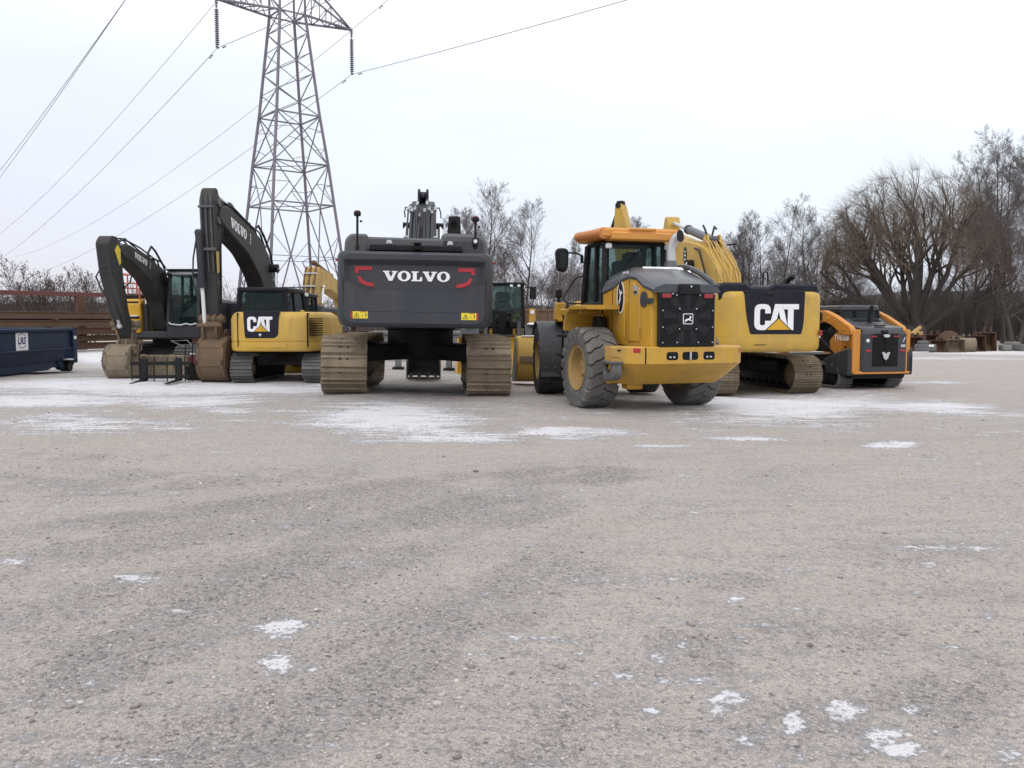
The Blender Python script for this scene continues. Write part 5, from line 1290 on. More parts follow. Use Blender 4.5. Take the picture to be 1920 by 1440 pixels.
    m.box((0, -.4, 1.62), (1.9, .5, .07), .02); m.prism(rnd([(-1.02, 1.62), (-.82, 1.62), (-.78, 2.0), (-.98, 2.0)], .03), -.6, -.3, 'y', .02); m.prism(rnd([(.82, 1.62), (1.02, 1.62), (.98, 2.0), (.78, 2.0)], .03), -.6, -.3, 'y', .02)
    m.build('front_frame', 'yellow', t)
    for s in (-1, 1):
        m = MB(FM); m.cyl((s*.9, -.45, 2.0), (s*.9, -.45, 2.12), .03, n=8); m.box((s*.9, -.42, 2.2), (.14, .12, .18), .03); m.build('headlight', 'black', t)
        m = MB(FM); m.prism(rnd([(-.20, 1.95), (.05, 2.02), (1.1, 1.35), (2.05, .62), (2.2, .38), (2.0, .30), (.95, 1.0), (-.15, 1.72)], .06), *sorted((s*.56, s*.66)), 'x', .015); m.build('lift_arm', 'black', t)
        hydraulic_cylinder(t, (s*.45, -.3, 1.0), (s*.48, 1.2, 1.12), .07, .55, 'black', FM)
        # dark fender round the front wheel with a flap behind
        m = MB(FM); A = arc(0, .745, .86, 40, 200, 16); B = arc(0, .745, .835, 40, 200, 16)
        m.prism(A+B[::-1], s*1.04-.33, s*1.04+.33, 'x', .006)
        m.prism([(-.86, .42), (-.825, .42), (-.80, .52), (-.835, .52)], s*1.04-.30, s*1.04+.30, 'x', .004)
        fe = m.build('front_fender', 'charcoal', t)
        for z, yy in ((1.20, -.735), (.98, -.83), (.62, -.865)):
            for q in (-.2, .0, .2):
                m = MB(FM); m.ball((s*1.04+q, yy, z), .014, 6); m.build('bolt', 'silver', fe)
    m = MB(FM); m.prism(rnd([(.2, 1.55), (1.1, 1.5), (1.2, 1.75), (.9, 1.8), (.3, 1.75)], .06), -.1, .1, 'x', .02); m.build('bell_crank', 'yellow', t)
    hydraulic_cylinder(t, (0, -.2, 1.85), (0, .9, 1.75), .08, .6, 'black', FM)
    b = MB(FM @ T(0, 2.75, .68)); ar = [(-q[0], q[1]) for q in arc(0, 0, .62, -20, -110, 12)]  # back of the bucket faces the machine (-y)
    line = [(-.35, .55), (-.50, .50), (-.60, .30)]+[(-.62*cos(R_(a)), -.62*sin(R_(a))) for a in (0, 20, 40, 60, 80, 95)]+[(.75, -.655)]
    inn = [(p[0]+.03 if p[0] < .3 else p[0], p[1]+(.03 if p[1] < -.3 else 0)) for p in line]
    b.prism(line+inn[::-1], -1.58, 1.58, 'x', .006)
    for s in (-1, 1): b.prism(line+[(.3, -.1), (-.2, .5)], s*1.56-.025, s*1.56+.025, 'x', .005)
    for x in (-.7, .7): b.prism(rnd([(-.62, .35), (-.80, .2), (-.85, -.2), (-.75, -.4), (-.58, -.3)], .05), x-.08, x+.08, 'x', .01)
    bk = b.build('bucket', 'tan_yellow', t)
    m = MB(FM @ T(0, 2.75, .68)); m.box((-.3, -.42, .545), (2.3, .13, .03), .012); m.build('snow', 'snow_white', bk)
    m = MB(FM @ T(0, 2.75, .68)); m.sheet([(-1.5, -.645, -.1), (.9, -.645, -.1), (.9, -.60, .1), (-1.5, -.60, .1)], .01); m.build('wear_patch', 'rust_tan', bk)
    m = MB(FM @ T(0, 2.75, .68)); m.prism(line+[(.3, -.1), (-.2, .5)], -1.60, -1.588, 'x', .002); m.build('cheek_plate', 'worn_steel', bk)
    return t
wheel_loader()

# ------------------------------------------------------------------ yellow excavator on the right, black panel on its tail
def panel_excavator():
    X0, Y0 = 6.55, 25.95
    z0 = gz(7.2, 23.5)
    t = thing('excavator', 'yellow excavator with a black lettered tail panel, standing right of the wheel loader', 'excavator', (X0, Y0, z0), 0, 'tracked excavators parked in the yard')
    undercarriage(t, 2.52, 3.9, .53, .86, 50, 'mud_steel_pale', RZ(12), 3, .65, 1.3)
    U = RZ(8)
    yb, hw, zb, zt = -3.20, 1.52, 1.22, 2.84
    plan = rnd([(-hw, -1.4), (-hw, yb+.42), (-hw+.25, yb+.10), (-.8, yb), (.8, yb), (hw-.25, yb+.10), (hw, yb+.42), (hw, -1.4)], [.02, .2, .3, .6, .6, .3, .2, .02], 5)
    def lp(d, z): return [(p[0], p[1], z) for p in inset(plan, d)]
    c = MB(U); c.loft([lp(.16, zb), lp(.06, zb+.04), lp(.01, zb+.12), lp(0, zb+.3), lp(0, zt-.18), lp(.02, zt-.08), lp(.07, zt-.02), lp(.14, zt)]); cw = c.build('counterweight', 'tan_yellow', t, ang=40)
    p = MB(U); p.prism(rnd([(-.68, 1.70), (.76, 1.70), (.82, 2.0), (.84, zt+.015), (-.86, zt+.015), (-.80, 2.2)], [.06, .06, .2, .02, .02, .3], 4), yb-.014, yb+.3, 'y', .012); p.build('logo_panel', 'navy_black', t)
    block_word(t, U @ frame((-.58, yb-.016, 1.81), (1, 0, 0), (0, 0, 1)) @ Matrix.Diagonal((1.06, 1, 1, 1)), .69)
    m = MB(U); m.box((-.15, yb+.02, 2.77), (.22, .12, .09), .02); m.build('rear_camera', 'black', t)
    m = MB(U); m.sheet([(hw-.17, yb+.10, 1.66), (hw-.02, yb+.30, 1.66), (hw-.02, yb+.30, 1.80), (hw-.17, yb+.10, 1.80)], .03); m.build('reflector', 'red_reflect', cw)
    m = MB(U); m.box((-.4, yb+.03, 1.42), (.32, .08, .02), .004); m.build('scuff', 'rust', cw)
    m = MB(U)
    m.prism(rnd([(-1.45, 2.6), (1.4, 2.6), (1.36, 3.0), (1.28, 3.05), (.10, 3.05), (-.05, 2.96), (-.55, 2.96), (-.70, 3.08), (-1.35, 3.08), (-1.44, 3.0)], .05), yb+.25, -1.0, 'y', .06); m.build('engine_hood', 'navy_black', t)
    m = MB(U); m.tube([(1.0, -1.8, 3.0), (1.0, -1.8, 3.15), (1.03, -1.9, 3.25), (1.1, -2.02, 3.30)], .07, 12); m.build('exhaust_pipe', 'black', t)
    m = MB(U); m.tube([(.55, -1.2, 3.0), (.55, -1.2, 3.42), (.6, -1.15, 3.46), (.72, -1.1, 3.46), (.76, -1.1, 3.0)], .025, 6); m.build('handrail', 'black', t)
    m = MB(U)
    m.box((0, -.2, 1.5), (2.8, 4.4, .24), .04)
    for x0, x1 in ((-1.45, -.6), (.6, 1.45)): m.box(((x0+x1)/2, -.1, 2.05), (x1-x0, 3.6, .95), .06)
    m.build('upper_frame', 'tan_yellow', t)
    cab(t, -1.45, -.48, .45, 2.2, 1.6, 3.0, 'navy_black', U, .45)
    SH = Matrix.Identity(4); SH[2][1] = .05; BM = U @ T(0, 0, -.33) @ SH
    # boom going up and away to the left
    m = MB(BM); prof = rnd([(-.2, 2.0), (-.28, 3.35), (.15, 4.05), (1.1, 4.62), (2.0, 4.80), (3.5, 4.94), (5.0, 5.22), (5.5, 5.15), (5.4, 4.75), (4.0, 4.22), (2.4, 3.66), (1.35, 2.95), (.85, 1.9)], .2)
    m.prism(prof, -.36, .36, 'x', .03); bo = m.build('boom', 'tan_yellow', t)
    f = BM @ frame((-.364, 2.9, 4.42), (0, -1, 0), (0, 0, 1))
    m = MB(); m.decal(f, [(.17*cos(a), .28*sin(a)) for a in [2*pi*k/24 for k in range(24)]], .006); bd = m.build('badge', 'black', bo)
    m = MB()
    for z, w_ in ((.12, .05), (0, .07), (-.13, .06)): m.decal(f, [(-w_, z-.035), (w_, z-.03), (w_*.8, z+.035), (-w_*.7, z+.03)], .009)
    m.build('badge_mark', 'white_paint', bd)
    m = MB(BM); m.sheet([(-.365, 3.95, 4.85), (-.365, 3.75, 4.85), (-.365, 3.95, 4.35)], .008); m.build('red_stripe', 'red_reflect', bo)
    for s in (-1, 1):
        m = MB(BM); m.cyl((s*.36, 2.15, 4.12), (s*.58, 2.15, 4.12), .14, n=16); m.build('pin_boss', 'black', bo)
        hydraulic_cylinder(t, (s*.5, 1.0, 1.6), (s*.5, 2.15, 4.12), .11, .42, 'tan_yellow', BM, .075)
    hydraulic_cylinder(t, (0, 1.3, 4.85), (0, 5.35, 5.66), .14, .58, 'slate_hood', BM, .07, 'silver')
    m = MB(BM)
    for s in (-1, 1): m.prism(rnd([(1.0, 4.4), (1.7, 4.7), (1.55, 5.0), (1.25, 5.05)], .06), s*.2-.03, s*.2+.03, 'x', .01)
    m.build('cylinder_bracket', 'tan_yellow', bo)
    rr = random.Random(4)
    for i in range(6):
        x = -.30+.115*i+rr.uniform(-.03, .03)
        m = MB(BM); P = [Vector((x*.6+rr.uniform(-.03, .03), 1.5, 4.95)), Vector((x*.9, 1.2, 4.84)), Vector((x*1.0, .7, 4.50)), Vector((x*1.05, .22, 4.16)), Vector((x*1.1, -.12, 3.78)), Vector((x+rr.uniform(-.05, .05), -.30, 3.35)), Vector((x, -.26, 2.8))]
        Q = []
        for a, b in zip(P, P[1:]): Q += [a, a.lerp(b, .5)+Vector((rr.uniform(-.05, .05), rr.uniform(-.03, .0), rr.uniform(-.02, .05)))]
        m.tube(Q+[P[-1]], rr.choice((.018, .022, .028)), 6); m.build('hose', 'hose_yellow', bo)
    for pts in ([(-.40, 1.9, 4.62), (-.44, 1.4, 4.55), (-.46, .9, 4.0), (-.44, .6, 3.55), (-.42, .35, 3.3)], [(.3, .9, 4.7), (.42, .5, 4.72), (.45, .05, 4.45), (.42, -.12, 3.9), (.4, -.1, 3.3)], [(-.1, 1.6, 5.05), (-.12, 1.9, 5.35), (0, 2.0, 5.2), (.05, 2.1, 4.95)], [(.1, 1.7, 5.0), (.1, 1.5, 5.3), (.05, 1.2, 5.2)]):
        m = MB(BM); P = [Vector(p) for p in pts]; Q = []
        for a, b in zip(P, P[1:]): Q += [a, a.lerp(b, .5)]
        m.tube(Q+[P[-1]], .032, 7); m.build('hose', 'black_rubber', bo)
    m = MB(BM); m.box((.05, -.30, 3.40), (.5, .14, .16), .03); m.build('valve_block', 'hose_yellow', bo)
    m = MB(BM)
    for j in range(6): m.tube([(.1+.07*j, -.1, 3.0), (.15+.08*j, -.35, 3.15+.03*j), (.3+.05*j, -.6, 2.95)], .03, 6)
    m.build('hose', 'black_rubber', bo)
    m = MB(U); m.prism(rnd([(5.15, 5.0), (5.12, 5.5), (5.28, 5.80), (5.48, 5.80), (5.75, 5.3), (5.9, 4.6), (5.3, 1.4), (4.9, 1.4), (5.1, 4.2)], .08), -.24, .24, 'x', .03); m.build('stick', 'tan_yellow', t)
    bucket(t, U @ T(0, 5.0, .85) @ RX(10), 1.1, .65, 'rust', 4, 95, 285, lip=.2)
    return t
panel_excavator()

def hidden_excavator():
    X0, Y0 = 5.6, 36.5
    t = thing('excavator', 'yellow excavator hidden behind the wheel loader, only its boom tip above the cab roof', 'excavator', (X0, Y0, gz(5.6, 36)), 60, 'tracked excavators parked in the yard')
    undercarriage(t, 2.3, 3.4, .5, .7, 40, 'mud_steel', I4, 2, .6, 1.2)
    m = MB(); m.box((0, -.4, 1.9), (2.6, 3.6, 1.2), .1); m.build('upper_frame', 'tan_yellow', t)
    m = MB(); m.prism(rnd([(.2, 1.6), (.9, 1.6), (1.3, 5.2), (1.22, 6.5), (.95, 6.5), (.55, 5.0)], .08), -.3, .3, 'x', .03); bo = m.build('boom', 'tan_yellow', t)
    m = MB(); m.cyl((-.34, 1.08, 6.42), (.34, 1.08, 6.42), .12, n=14); m.box((0, 1.08, 6.55), (.3, .3, .16), .03); m.build('pin_boss', 'navy_black', bo)
    hydraulic_cylinder(t, (.0, 1.15, 6.4), (0, 1.95, 4.2), .08, .5, 'navy_black')
hidden_excavator()

# ------------------------------------------------------------------ compact tracked loader at the end of the row
def track_loader():
    X0, Y0 = 10.30, 26.35
    z0 = gz(10.6, 25.0)
    t = thing('track_loader', 'orange and black compact track loader with curved lift arms, last in the row', 'loader', (X0, Y0, z0), 13)
    t.scale = (1.05, 1.05, 1.05)
    for s in (-1, 1):
        tr = crawler_track(t, s*.79, 1.75, .36, .46, 34, 'tire', I4, 2, -s, wheel='black')
    m = MB(); m.box((0, .0, .62), (1.2, 2.8, .55), .05); m.prism(rnd([(-.8, .30), (.8, .30), (.9, .5), (-.9, .5)], .04), -1.55, -.9, 'y', .03); m.build('chassis', 'black', t)
    yb = -1.72
    m = MB(); m.box((.02, yb+.25, 1.03), (1.42, .55, 1.12), .05); rp = m.build('rear_door', 'charcoal', t)
    for x0, x1 in ((-.92, -.68), (.72, .80)):
        m = MB(); m.prism(rnd([(x0, .48), (x1, .48), (x1, 1.66), (x0, 1.66)], .02), yb+.05, yb+.6, 'y', .015); m.build('tail_post', 'case_orange', t)
    m = MB(); m.box((-.03, yb+.3, .47), (1.75, .62, .06), .015); m.box((-.03, yb+.02, .50), (1.62, .05, .04), .01); m.build('bumper', 'case_orange', t)
    # side pods: black fenders
    for s in (-1, 1):
        m = MB(); m.prism(rnd([(yb+.10, .40), (yb+1.15, .42), (yb+1.3, .80), (yb+.75, 1.0), (yb+.10, 1.16)], .06), *sorted((s*.84, s*1.02)), 'x', .03); m.build('fender', 'charcoal', t)
        m = MB(); m.prism(rnd([(yb+.10, 1.02), (yb+1.1, .95), (yb+1.15, 1.35), (yb+.85, 1.58), (yb+.10, 1.66)], .05), *sorted((s*.70, s*.92)), 'x', .02); pan = m.build('side_panel', 'case_orange', t)
        if s < 0:
            fr = frame((-.924, yb+.92, 1.36), (0, -1, 0), (0, 0, 1)); b = MB(); b.text(fr, 'TV620B', .15, .005, .006, .18); b.build('lettering', 'white_paint', pan)
            b = MB()
            for z in (.9, 1.03, 1.14): b.decal(frame((-.924, yb+.42, z), (0, -1, 0), (0, 0, 1)), [(0, 0), (.07, .0), (.07, .07), (0, .07)], .004)
            b.build('slot', 'black', pan)
        xa, xb = ((-.97, -.80) if s < 0 else (.66, .80))
        arm = rnd([(yb+.05, 1.50), (yb+.10, 1.72), (-.85, 2.05), (-.35, 2.20), (.1, 2.18), (.7, 1.95), (1.6, 1.35), (2.3, .80), (2.2, .62), (1.5, 1.05), (.8, 1.5), (.2, 1.78), (-.3, 1.88), (-.7, 1.78), (-1.2, 1.5)], .12)
        m = MB(); m.prism(arm, xa, xb, 'x', .025); am = m.build('lift_arm', 'case_orange', t)
        if s < 0:
            fr = frame((-.974, 1.95, 1.02), (0, -1, .62), (0, .62, 1)); b = MB(); b.text(fr, 'CASE', .22, .005, .012, .1); b.build('lettering', 'white_paint', am)
            f = frame((-.974, -.18, 2.02), (0, -1, 0), (0, 0, 1)); b = MB(); b.decal(f, [(.10*cos(a), .13*sin(a)) for a in [2*pi*k/20 for k in range(20)]], .005); b.build('badge', 'black', am)
        for y, z in ((-.55, 1.98), (-1.3, 1.66)):
            m = MB(); m.cyl((xa-.02 if s < 0 else xb-.02, y, z), (xa+.02 if s < 0 else xb+.02, y, z), .05, n=12); m.build('pin', 'tan_yellow', am)
        hydraulic_cylinder(t, (s*.88, -.9, .9), (s*.88, .5, 1.75), .06, .55, 'black')
    m = MB(); m.sheet([(-.978, 1.9, .98), (-.978, .5, 1.60), (-.978, .5, 1.55), (-.978, 1.9, .90)], .005); m.build('dark_stripe', 'dark_red', am)
    # hood
    m = MB(); m.prism(rnd([(yb+.02, 1.58), (yb+.06, 1.72), (-1.1, 1.82), (-.75, 1.98), (-.55, 1.98), (-.55, 1.4), (yb+.02, 1.5)], .05), -.62, .68, 'x', .05); hd = m.build('engine_hood', 'slate_hood', t)
    m = MB(); m.box((-.05, yb+.12, 1.765), (.3, .1, .04), .01); m.box((.02, yb+.0, 1.59), (.2, .08, .1), .02); m.build('latch', 'black', hd)
    m = MB()
    for j in range(5): m.box((0, -.95+.09*j, 1.90+.03*j), (.9, .05, .02), .005)
    m.build('hood_vent', 'black', hd)
    # rear door: slotted grille, lamps, badges
    m = MB()
    for j in range(14): m.box((.03, yb-.032, .70+.062*j), (.76, .03, .030), .004)
    m.box((.03, yb-.045, 1.1), (.02, .03, .86), .004)
    m.build('grille', 'black', rp)
    m = MB(); m.box((.03, yb-.024, 1.1), (.80, .02, .90), .01); m.build('grille_opening', 'fan_black', rp)
    for x in (-.33, .36):
        m = MB(); m.box((x, yb-.03, 1.47), (.18, .03, .05), .01); m.build('tail_light', 'red_lamp', rp)
    for x in (-.50, .57):
        m = MB(); m.box((x, yb-.03, 1.08), (.16, .03, .055), .01); m.build('reflector', 'red_reflect', rp)
    m = MB(); m.lathe([(.05, 0), (.05, .015), (.01, .02)], (-.52, yb-.025, 1.36), (0, -1, 0), 14); m.build('reverse_lamp', 'lamp_white', rp)
    fr = frame((.0, yb-.062, 0), (1, 0, 0), (0, 0, 1))
    m = MB(); m.decal(fr, [(.03+.10*cos(a), 1.49+.045*sin(a)) for a in [2*pi*k/20 for k in range(20)]], .03); m.build('badge', 'silver', rp)
    m = MB(); m.decal(fr, [(-.10, 1.03), (-.03, 1.05), (.03, .99), (.09, 1.05), (.16, 1.03), (.12, .96), (.10, .88), (.03, .82), (-.04, .88), (-.06, .96)], .012); m.build('badge', 'silver', rp)
    m = MB(); m.decal(frame((0, yb-.026, 0), (1, 0, 0), (0, 0, 1)), [(.52, 1.18), (.66, 1.18), (.66, 1.25), (.52, 1.25)], .004); m.decal(frame((0, yb-.026, 0), (1, 0, 0), (0, 0, 1)), [(.57, 1.32), (.60, 1.32), (.66, 1.45), (.63, 1.45)], .004); m.build('sticker', 'silver', rp)
    m = MB(); m.tube([(.02, -1.05, 1.8), (.02, -1.05, 2.18), (.05, -1.12, 2.32)], .055, 10); m.build('exhaust_pipe', 'black', t)
    m = MB(); m.box((.95, yb+.35, .72), (.16, .5, .5), .04); m.box((.97, yb+.35, 1.05), (.12, .4, .2), .03); m.build('side_weight', 'charcoal', t)
    cab(t, -.72, .62, -.78, 1.0, 1.0, 2.34, 'navy_black', I4, .62, .05, .14, post=.10, roofmat='slate_hood', roof_t=.16, glassm='glass_dark', seat=False, over=.0)
    b = MB(T(0, 2.75, .5)); line = [(-.25, .35), (-.42, .25)]+[(-.45*cos(R_(a)), -.45*sin(R_(a))) for a in (0, 30, 60, 90)]+[(.55, -.46)]
    b.prism(line+[(p[0]+.03, p[1]+.03) for p in line][::-1], -1.0, 1.0, 'x', .005)
    for s in (-1, 1): b.prism(line+[(0, .1)], s*.98-.02, s*.98+.02, 'x', .004)
    b.build('bucket', 'black', t)
    return t
track_loader()

# ------------------------------------------------------------------ second loader, facing the camera, behind the big excavator
def rear_loader():
    X0, Y0 = -.32, 29.6
    t = thing('wheel_loader', 'yellow wheel loader facing the camera, its windscreen showing beyond the big dark tail', 'loader', (X0, Y0, gz(-.3, 28)), 180, 'wheel loaders')
    for x, fc in ((-1.04, -1), (1.04, 1)):
        for y in (-1.6, 1.4):
            wz = tire_mesh(.74, .56, 'tire_dark', .40, I4, t, 'rim_tan', 20, 'wheel', fc); wz.location = (x, y, .73)
    m = MB(); m.box((0, .9, .95), (.8, 2.0, .6), .06); m.box((0, .6, 1.35), (.7, .5, .3), .04); m.build('front_frame', 'black', t)
    m = MB(); m.box((0, -1.6, 1.3), (1.3, 2.4, 1.3), .12); m.box((0, .55, 1.50), (1.9, .4, .10), .02)
    for s in (-1, 1): m.prism(rnd([(.3, .8), (.9, .8), (.75, 1.75), (.45, 1.75)], .05), *sorted((s*.34, s*.44)), 'x', .01)
    m.build('frame', 'yellow', t)
    for s in (-1, 1):
        m = MB(); A = arc(1.4, .73, .84, 30, 150, 12); B = arc(1.4, .73, .81, 30, 150, 12); m.prism(A+B[::-1], s*1.04-.30, s*1.04+.30, 'x', .006); fd = m.build('fender', 'charcoal', t)
        m = MB(); m.ball((s*1.04, 1.5, 1.58), (.24, .4, .06), 12); m.build('snow', 'snow_white', fd)
    cb = cab(t, -.76, .76, -.75, .85, 1.45, 2.98, 'black', I4, .22, .05, .05, post=.09, roof_t=.08, roofmat='black')
    for x in (-.55, -.3, .55): m = MB(); m.ball((x, .95, 2.86), .055, 8); m.build('work_lamp', 'lamp_white', cb)
    m = MB(); m.box((.0, .2, 2.3), (.5, .2, .75), .1); m.build('seat_back', 'grey_steel', cb)
    for s in (-1, 1):
        m = MB(); m.prism(rnd([(s*1.0-.12, 1.55), (s*1.0+.12, 1.55), (s*1.0+.10, 2.1), (s*1.0-.10, 2.1)], .03), .6, .8, 'y', .02); hl = m.build('light_post', 'yellow', t)
        m = MB(); m.lathe([(.075, 0), (.07, .03), (.02, .035)], (s*1.0, .8, 1.98), (0, 1, 0), 14); m.build('headlight', 'lamp_white', hl)
        m = MB(); m.cyl((s*.78, .7, 2.8), (s*1.0, .85, 2.84), .02, n=6); m.build('mirror_arm', 'black', cb)
        m = MB(); m.box((s*1.02, .87, 2.62), (.22, .08, .42), .03); m.build('mirror', 'black', cb)
        m = MB(); m.prism(rnd([(.1, 1.7), (.5, 1.85), (1.5, 1.35), (2.6, .5), (2.5, .3), (1.4, .95), (.1, 1.4)], .08), *sorted((s*.48, s*.62)), 'x', .02); la = m.build('lift_arm', 'charcoal', t)
    fr = frame((.624, 1.75, 1.02), (0, -1, .72), (0, .72, 1)); b = MB(); b.text(fr, 'DEERE', .16, .005, .006); b.build('lettering', 'silver', la)
    m = MB(); m.tube([(-.2, .9, 1.5), (-.25, 1.2, 1.95), (0, 1.4, 1.9)], .05, 8); m.box((0, 1.2, 1.75), (.5, .3, .25), .06); m.prism(rnd([(1.0, 1.3), (1.5, 1.25), (1.7, 2.05), (1.4, 2.1)], .06), -.12, .12, 'x', .02); m.build('bell_crank', 'black', t)
    m = MB(); m.cyl((-.6, 2.0, 1.0), (.6, 2.0, 1.0), .16, n=16); m.build('cross_tube', 'slate_hood', t)
    b = MB(T(0, 2.9, .6)); line = [(-.30, .55), (-.48, .45)]+[(-.55*cos(R_(a)), -.55*sin(R_(a))) for a in (0, 25, 50, 75, 90)]+[(.7, -.56)]
    b.prism(line+[(p[0]+.03, p[1]+.03) for p in line][::-1], -1.4, 1.4, 'x', .005)
    for s in (-1, 1): b.prism(line+[(.25, -.1), (-.15, .5)], s*1.38-.02, s*1.38+.02, 'x', .004)
    b.build('bucket', 'tan_yellow', t)
    m = MB(); m.ball((-.9, 2.75, 1.12), (.28, .22, .10), 10); m.ball((.75, 2.75, 1.13), (.34, .2, .08), 10); m.build('snow', 'snow_white', t)
rear_loader()
# ------------------------------------------------------------------ transmission tower, insulators, conductors
TW = Vector((-15.35, 60.0)); TA = R_(38)                          # the line runs off to the far left
ARM = Vector((cos(TA), sin(TA))); LINE = Vector((-sin(TA), cos(TA)))
TZ = gz(-15, 60)
def tower():
    t = thing('transmission_tower', 'tall galvanised lattice transmission tower rising behind the compact yellow excavator', 'tower', (TW.x, TW.y, TZ), 0)
    A2 = (ARM.x, ARM.y); B2 = (LINE.x, LINE.y)
    def P(u, v, z): return Vector((A2[0]*u+B2[0]*v, A2[1]*u+B2[1]*v, z))
    lv = [0, 9.45, 12.2, 15.5, 22.3, 30.0, 38.0]; hw = [3.15, 2.2, 1.93, 1.54, .90, .85, .6]
    def h(z):
        for i in range(len(lv)-1):
            if z <= lv[i+1]: return hw[i]+(hw[i+1]-hw[i])*(z-lv[i])/(lv[i+1]-lv[i])
        return hw[-1]
    for su in (-1, 1):
        for sv in (-1, 1):
            m = MB()
            for z0, z1 in zip(lv, lv[1:]):
                m.bar(P(su*h(z0), sv*h(z0), z0), P(su*h(z1), sv*h(z1), z1+.02), .165 if z0 < 22 else .13, .165 if z0 < 22 else .13, .02)
            m.build('leg', 'galvanised', t)
    br = MB()
    def L3(a, b, w_=.07): br.bar(a, b, w_*.78, w_*.78, .0)
    corners = [(-1, -1), (1, -1), (1, 1), (-1, 1)]
    def C(i, z): return P(corners[i % 4][0]*h(z), corners[i % 4][1]*h(z), z)
    for z in (9.45, 12.2, 15.5, 22.3, 25, 30, 33):
        for i in range(4): L3(C(i, z), C(i+1, z), .11)
        if z in (9.45, 12.2): L3(C(0, z), C(2, z), .06); L3(C(1, z), C(3, z), .06)
    for i in range(4):
        # base panel: K bracing with sub struts
        z0, z1 = 0, 9.45; mid = C(i, z1).lerp(C(i+1, z1), .5)
        for j in (i, i+1):
            f = C(j, 0); L3(f, mid, .09)
            for q in (.33, .62):
                pt = f.lerp(mid, q); L3(pt, C(j, 9.45*q*1.0), .055); L3(pt, C(j, 9.45*(q+.16)), .05)
            L3(f.lerp(mid, .62), C(j, 9.45*.42), .05)
        a, b = C(i, 0).lerp(mid, .62), C(i+1, 0).lerp(mid, .62); L3(a, b, .05)
        # K panel
        z0, z1 = 9.45, 12.2; mid = C(i, z0).lerp(C(i+1, z0), .5)
        for j in (i, i+1):
            L3(mid, C(j, z1), .08); pt = mid.lerp(C(j, z1), .5); L3(pt, C(j, 10.8), .05); L3(pt, C(j, 9.45), .05)
        z0, z1 = 12.2, 15.5
        L3(C(i, z0), C(i+1, z1), .08); L3(C(i+1, z0), C(i, z1), .08); 
        for j, o_ in ((i, i+1), (i+1, i)):
            L3(C(j, z0).lerp(C(o_, z1), .27), C(j, 13.35), .045); L3(C(j, z1).lerp(C(o_, z0), .27), C(j, 14.45), .045)
        zz = [15.5, 17.0, 18.4, 19.8, 21.1, 22.3, 23.7, 25.0, 26.3, 27.6, 28.8, 30.0, 31.5, 33, 34.5, 36, 38]
        for k, (a, b) in enumerate(zip(zz, zz[1:])):
            if (k+i) % 2: L3(C(i, a), C(i+1, b), .075)
            else: L3(C(i+1, a), C(i, b), .075)
            if k < 5: L3(C(i, b), C(i+1, b), .05) if i % 2 else L3(C(i, a), C(i+1, b), .055)
    br.build('bracing', 'galvanised', t)
    tips = []
    for z, ln in ((22.3, 4.85), (28.3, 0), (34.2, 4.6)):
        for s in (-1, 1):
            if z == 28.3: ln = 8.0 if s > 0 else 2.6
            m = MB(); tip = P(s*ln, 0, z+.05); w0 = h(z); up = z+2.6
            def q(a, b, w_=.08): m.bar(a, b, w_, w_, .0)
            for sv in (-1, 1):
                q(P(s*w0, sv*w0, z), tip, .12); q(P(s*h(up), sv*h(up), up), tip, .10)
                for k in (.30, .55, .78):
                    lo = P(s*w0, sv*w0, z).lerp(tip, k); hi = P(s*h(up), sv*h(up), up).lerp(tip, k); q(lo, hi, .05)
                    q(hi, P(s*w0, sv*w0, z).lerp(tip, k-.22), .05)
            for k in (.3, .55, .78):
                q(P(s*w0, -w0, z).lerp(tip, k), P(s*w0, w0, z).lerp(tip, k), .05); q(P(s*w0, -w0, z).lerp(tip, k-.25), P(s*w0, w0, z).lerp(tip, k), .05)
            m.box(tuple(tip+Vector((0, 0, -.12))), (.16, .16, .4), .02)
            m.build('cross_arm', 'galvanised', t); tips.append((tip+Vector((TW.x, TW.y, TZ)), z, s))
    return tips
TIPS = tower()

def insulator(tip, label, z):
    o = thing('insulator_string', label, 'insulator', tuple(tip), 0, 'insulator strings on the tower arms')
    m = MB(); m.cyl((0, 0, -.25), (0, 0, -.62), .03, n=8); m.box((0, 0, -.45), (.14, .14, .16), .03); m.build('hanger', 'galvanised', o)
    prof = [(.03, -.60)]
    for k in range(17):
        z_ = -.64-k*.137; prof += [(.05, z_), (.15, z_-.05), (.14, z_-.075), (.045, z_-.085)]
    prof += [(.03, -3.0)]
    m = MB(); m.lathe(prof, (0, 0, 0), (0, 0, 1), 12); m.build('disc_stack', 'wire_metal', o)
    m = MB(); m.box((0, 0, -3.06), (.16, .3, .12), .04); m.build('clamp', 'galvanised', o)
    return tip+Vector((0, 0, -3.1))
ENDS = []
for (tip, z, s), lab in zip(TIPS, ('insulator string hanging from the lower arm, left of the tower', 'insulator string hanging from the lower arm, right of the tower', 'insulator string on the long middle arm, left of the tower',
                                   'insulator string on the long middle arm, its lowest discs at the top edge', 'insulator string on the top arm, left side, above the photo', 'insulator string on the top arm, right side, above the photo')):
    if z > 30: continue
    ENDS.append(insulator(tip, lab, z))

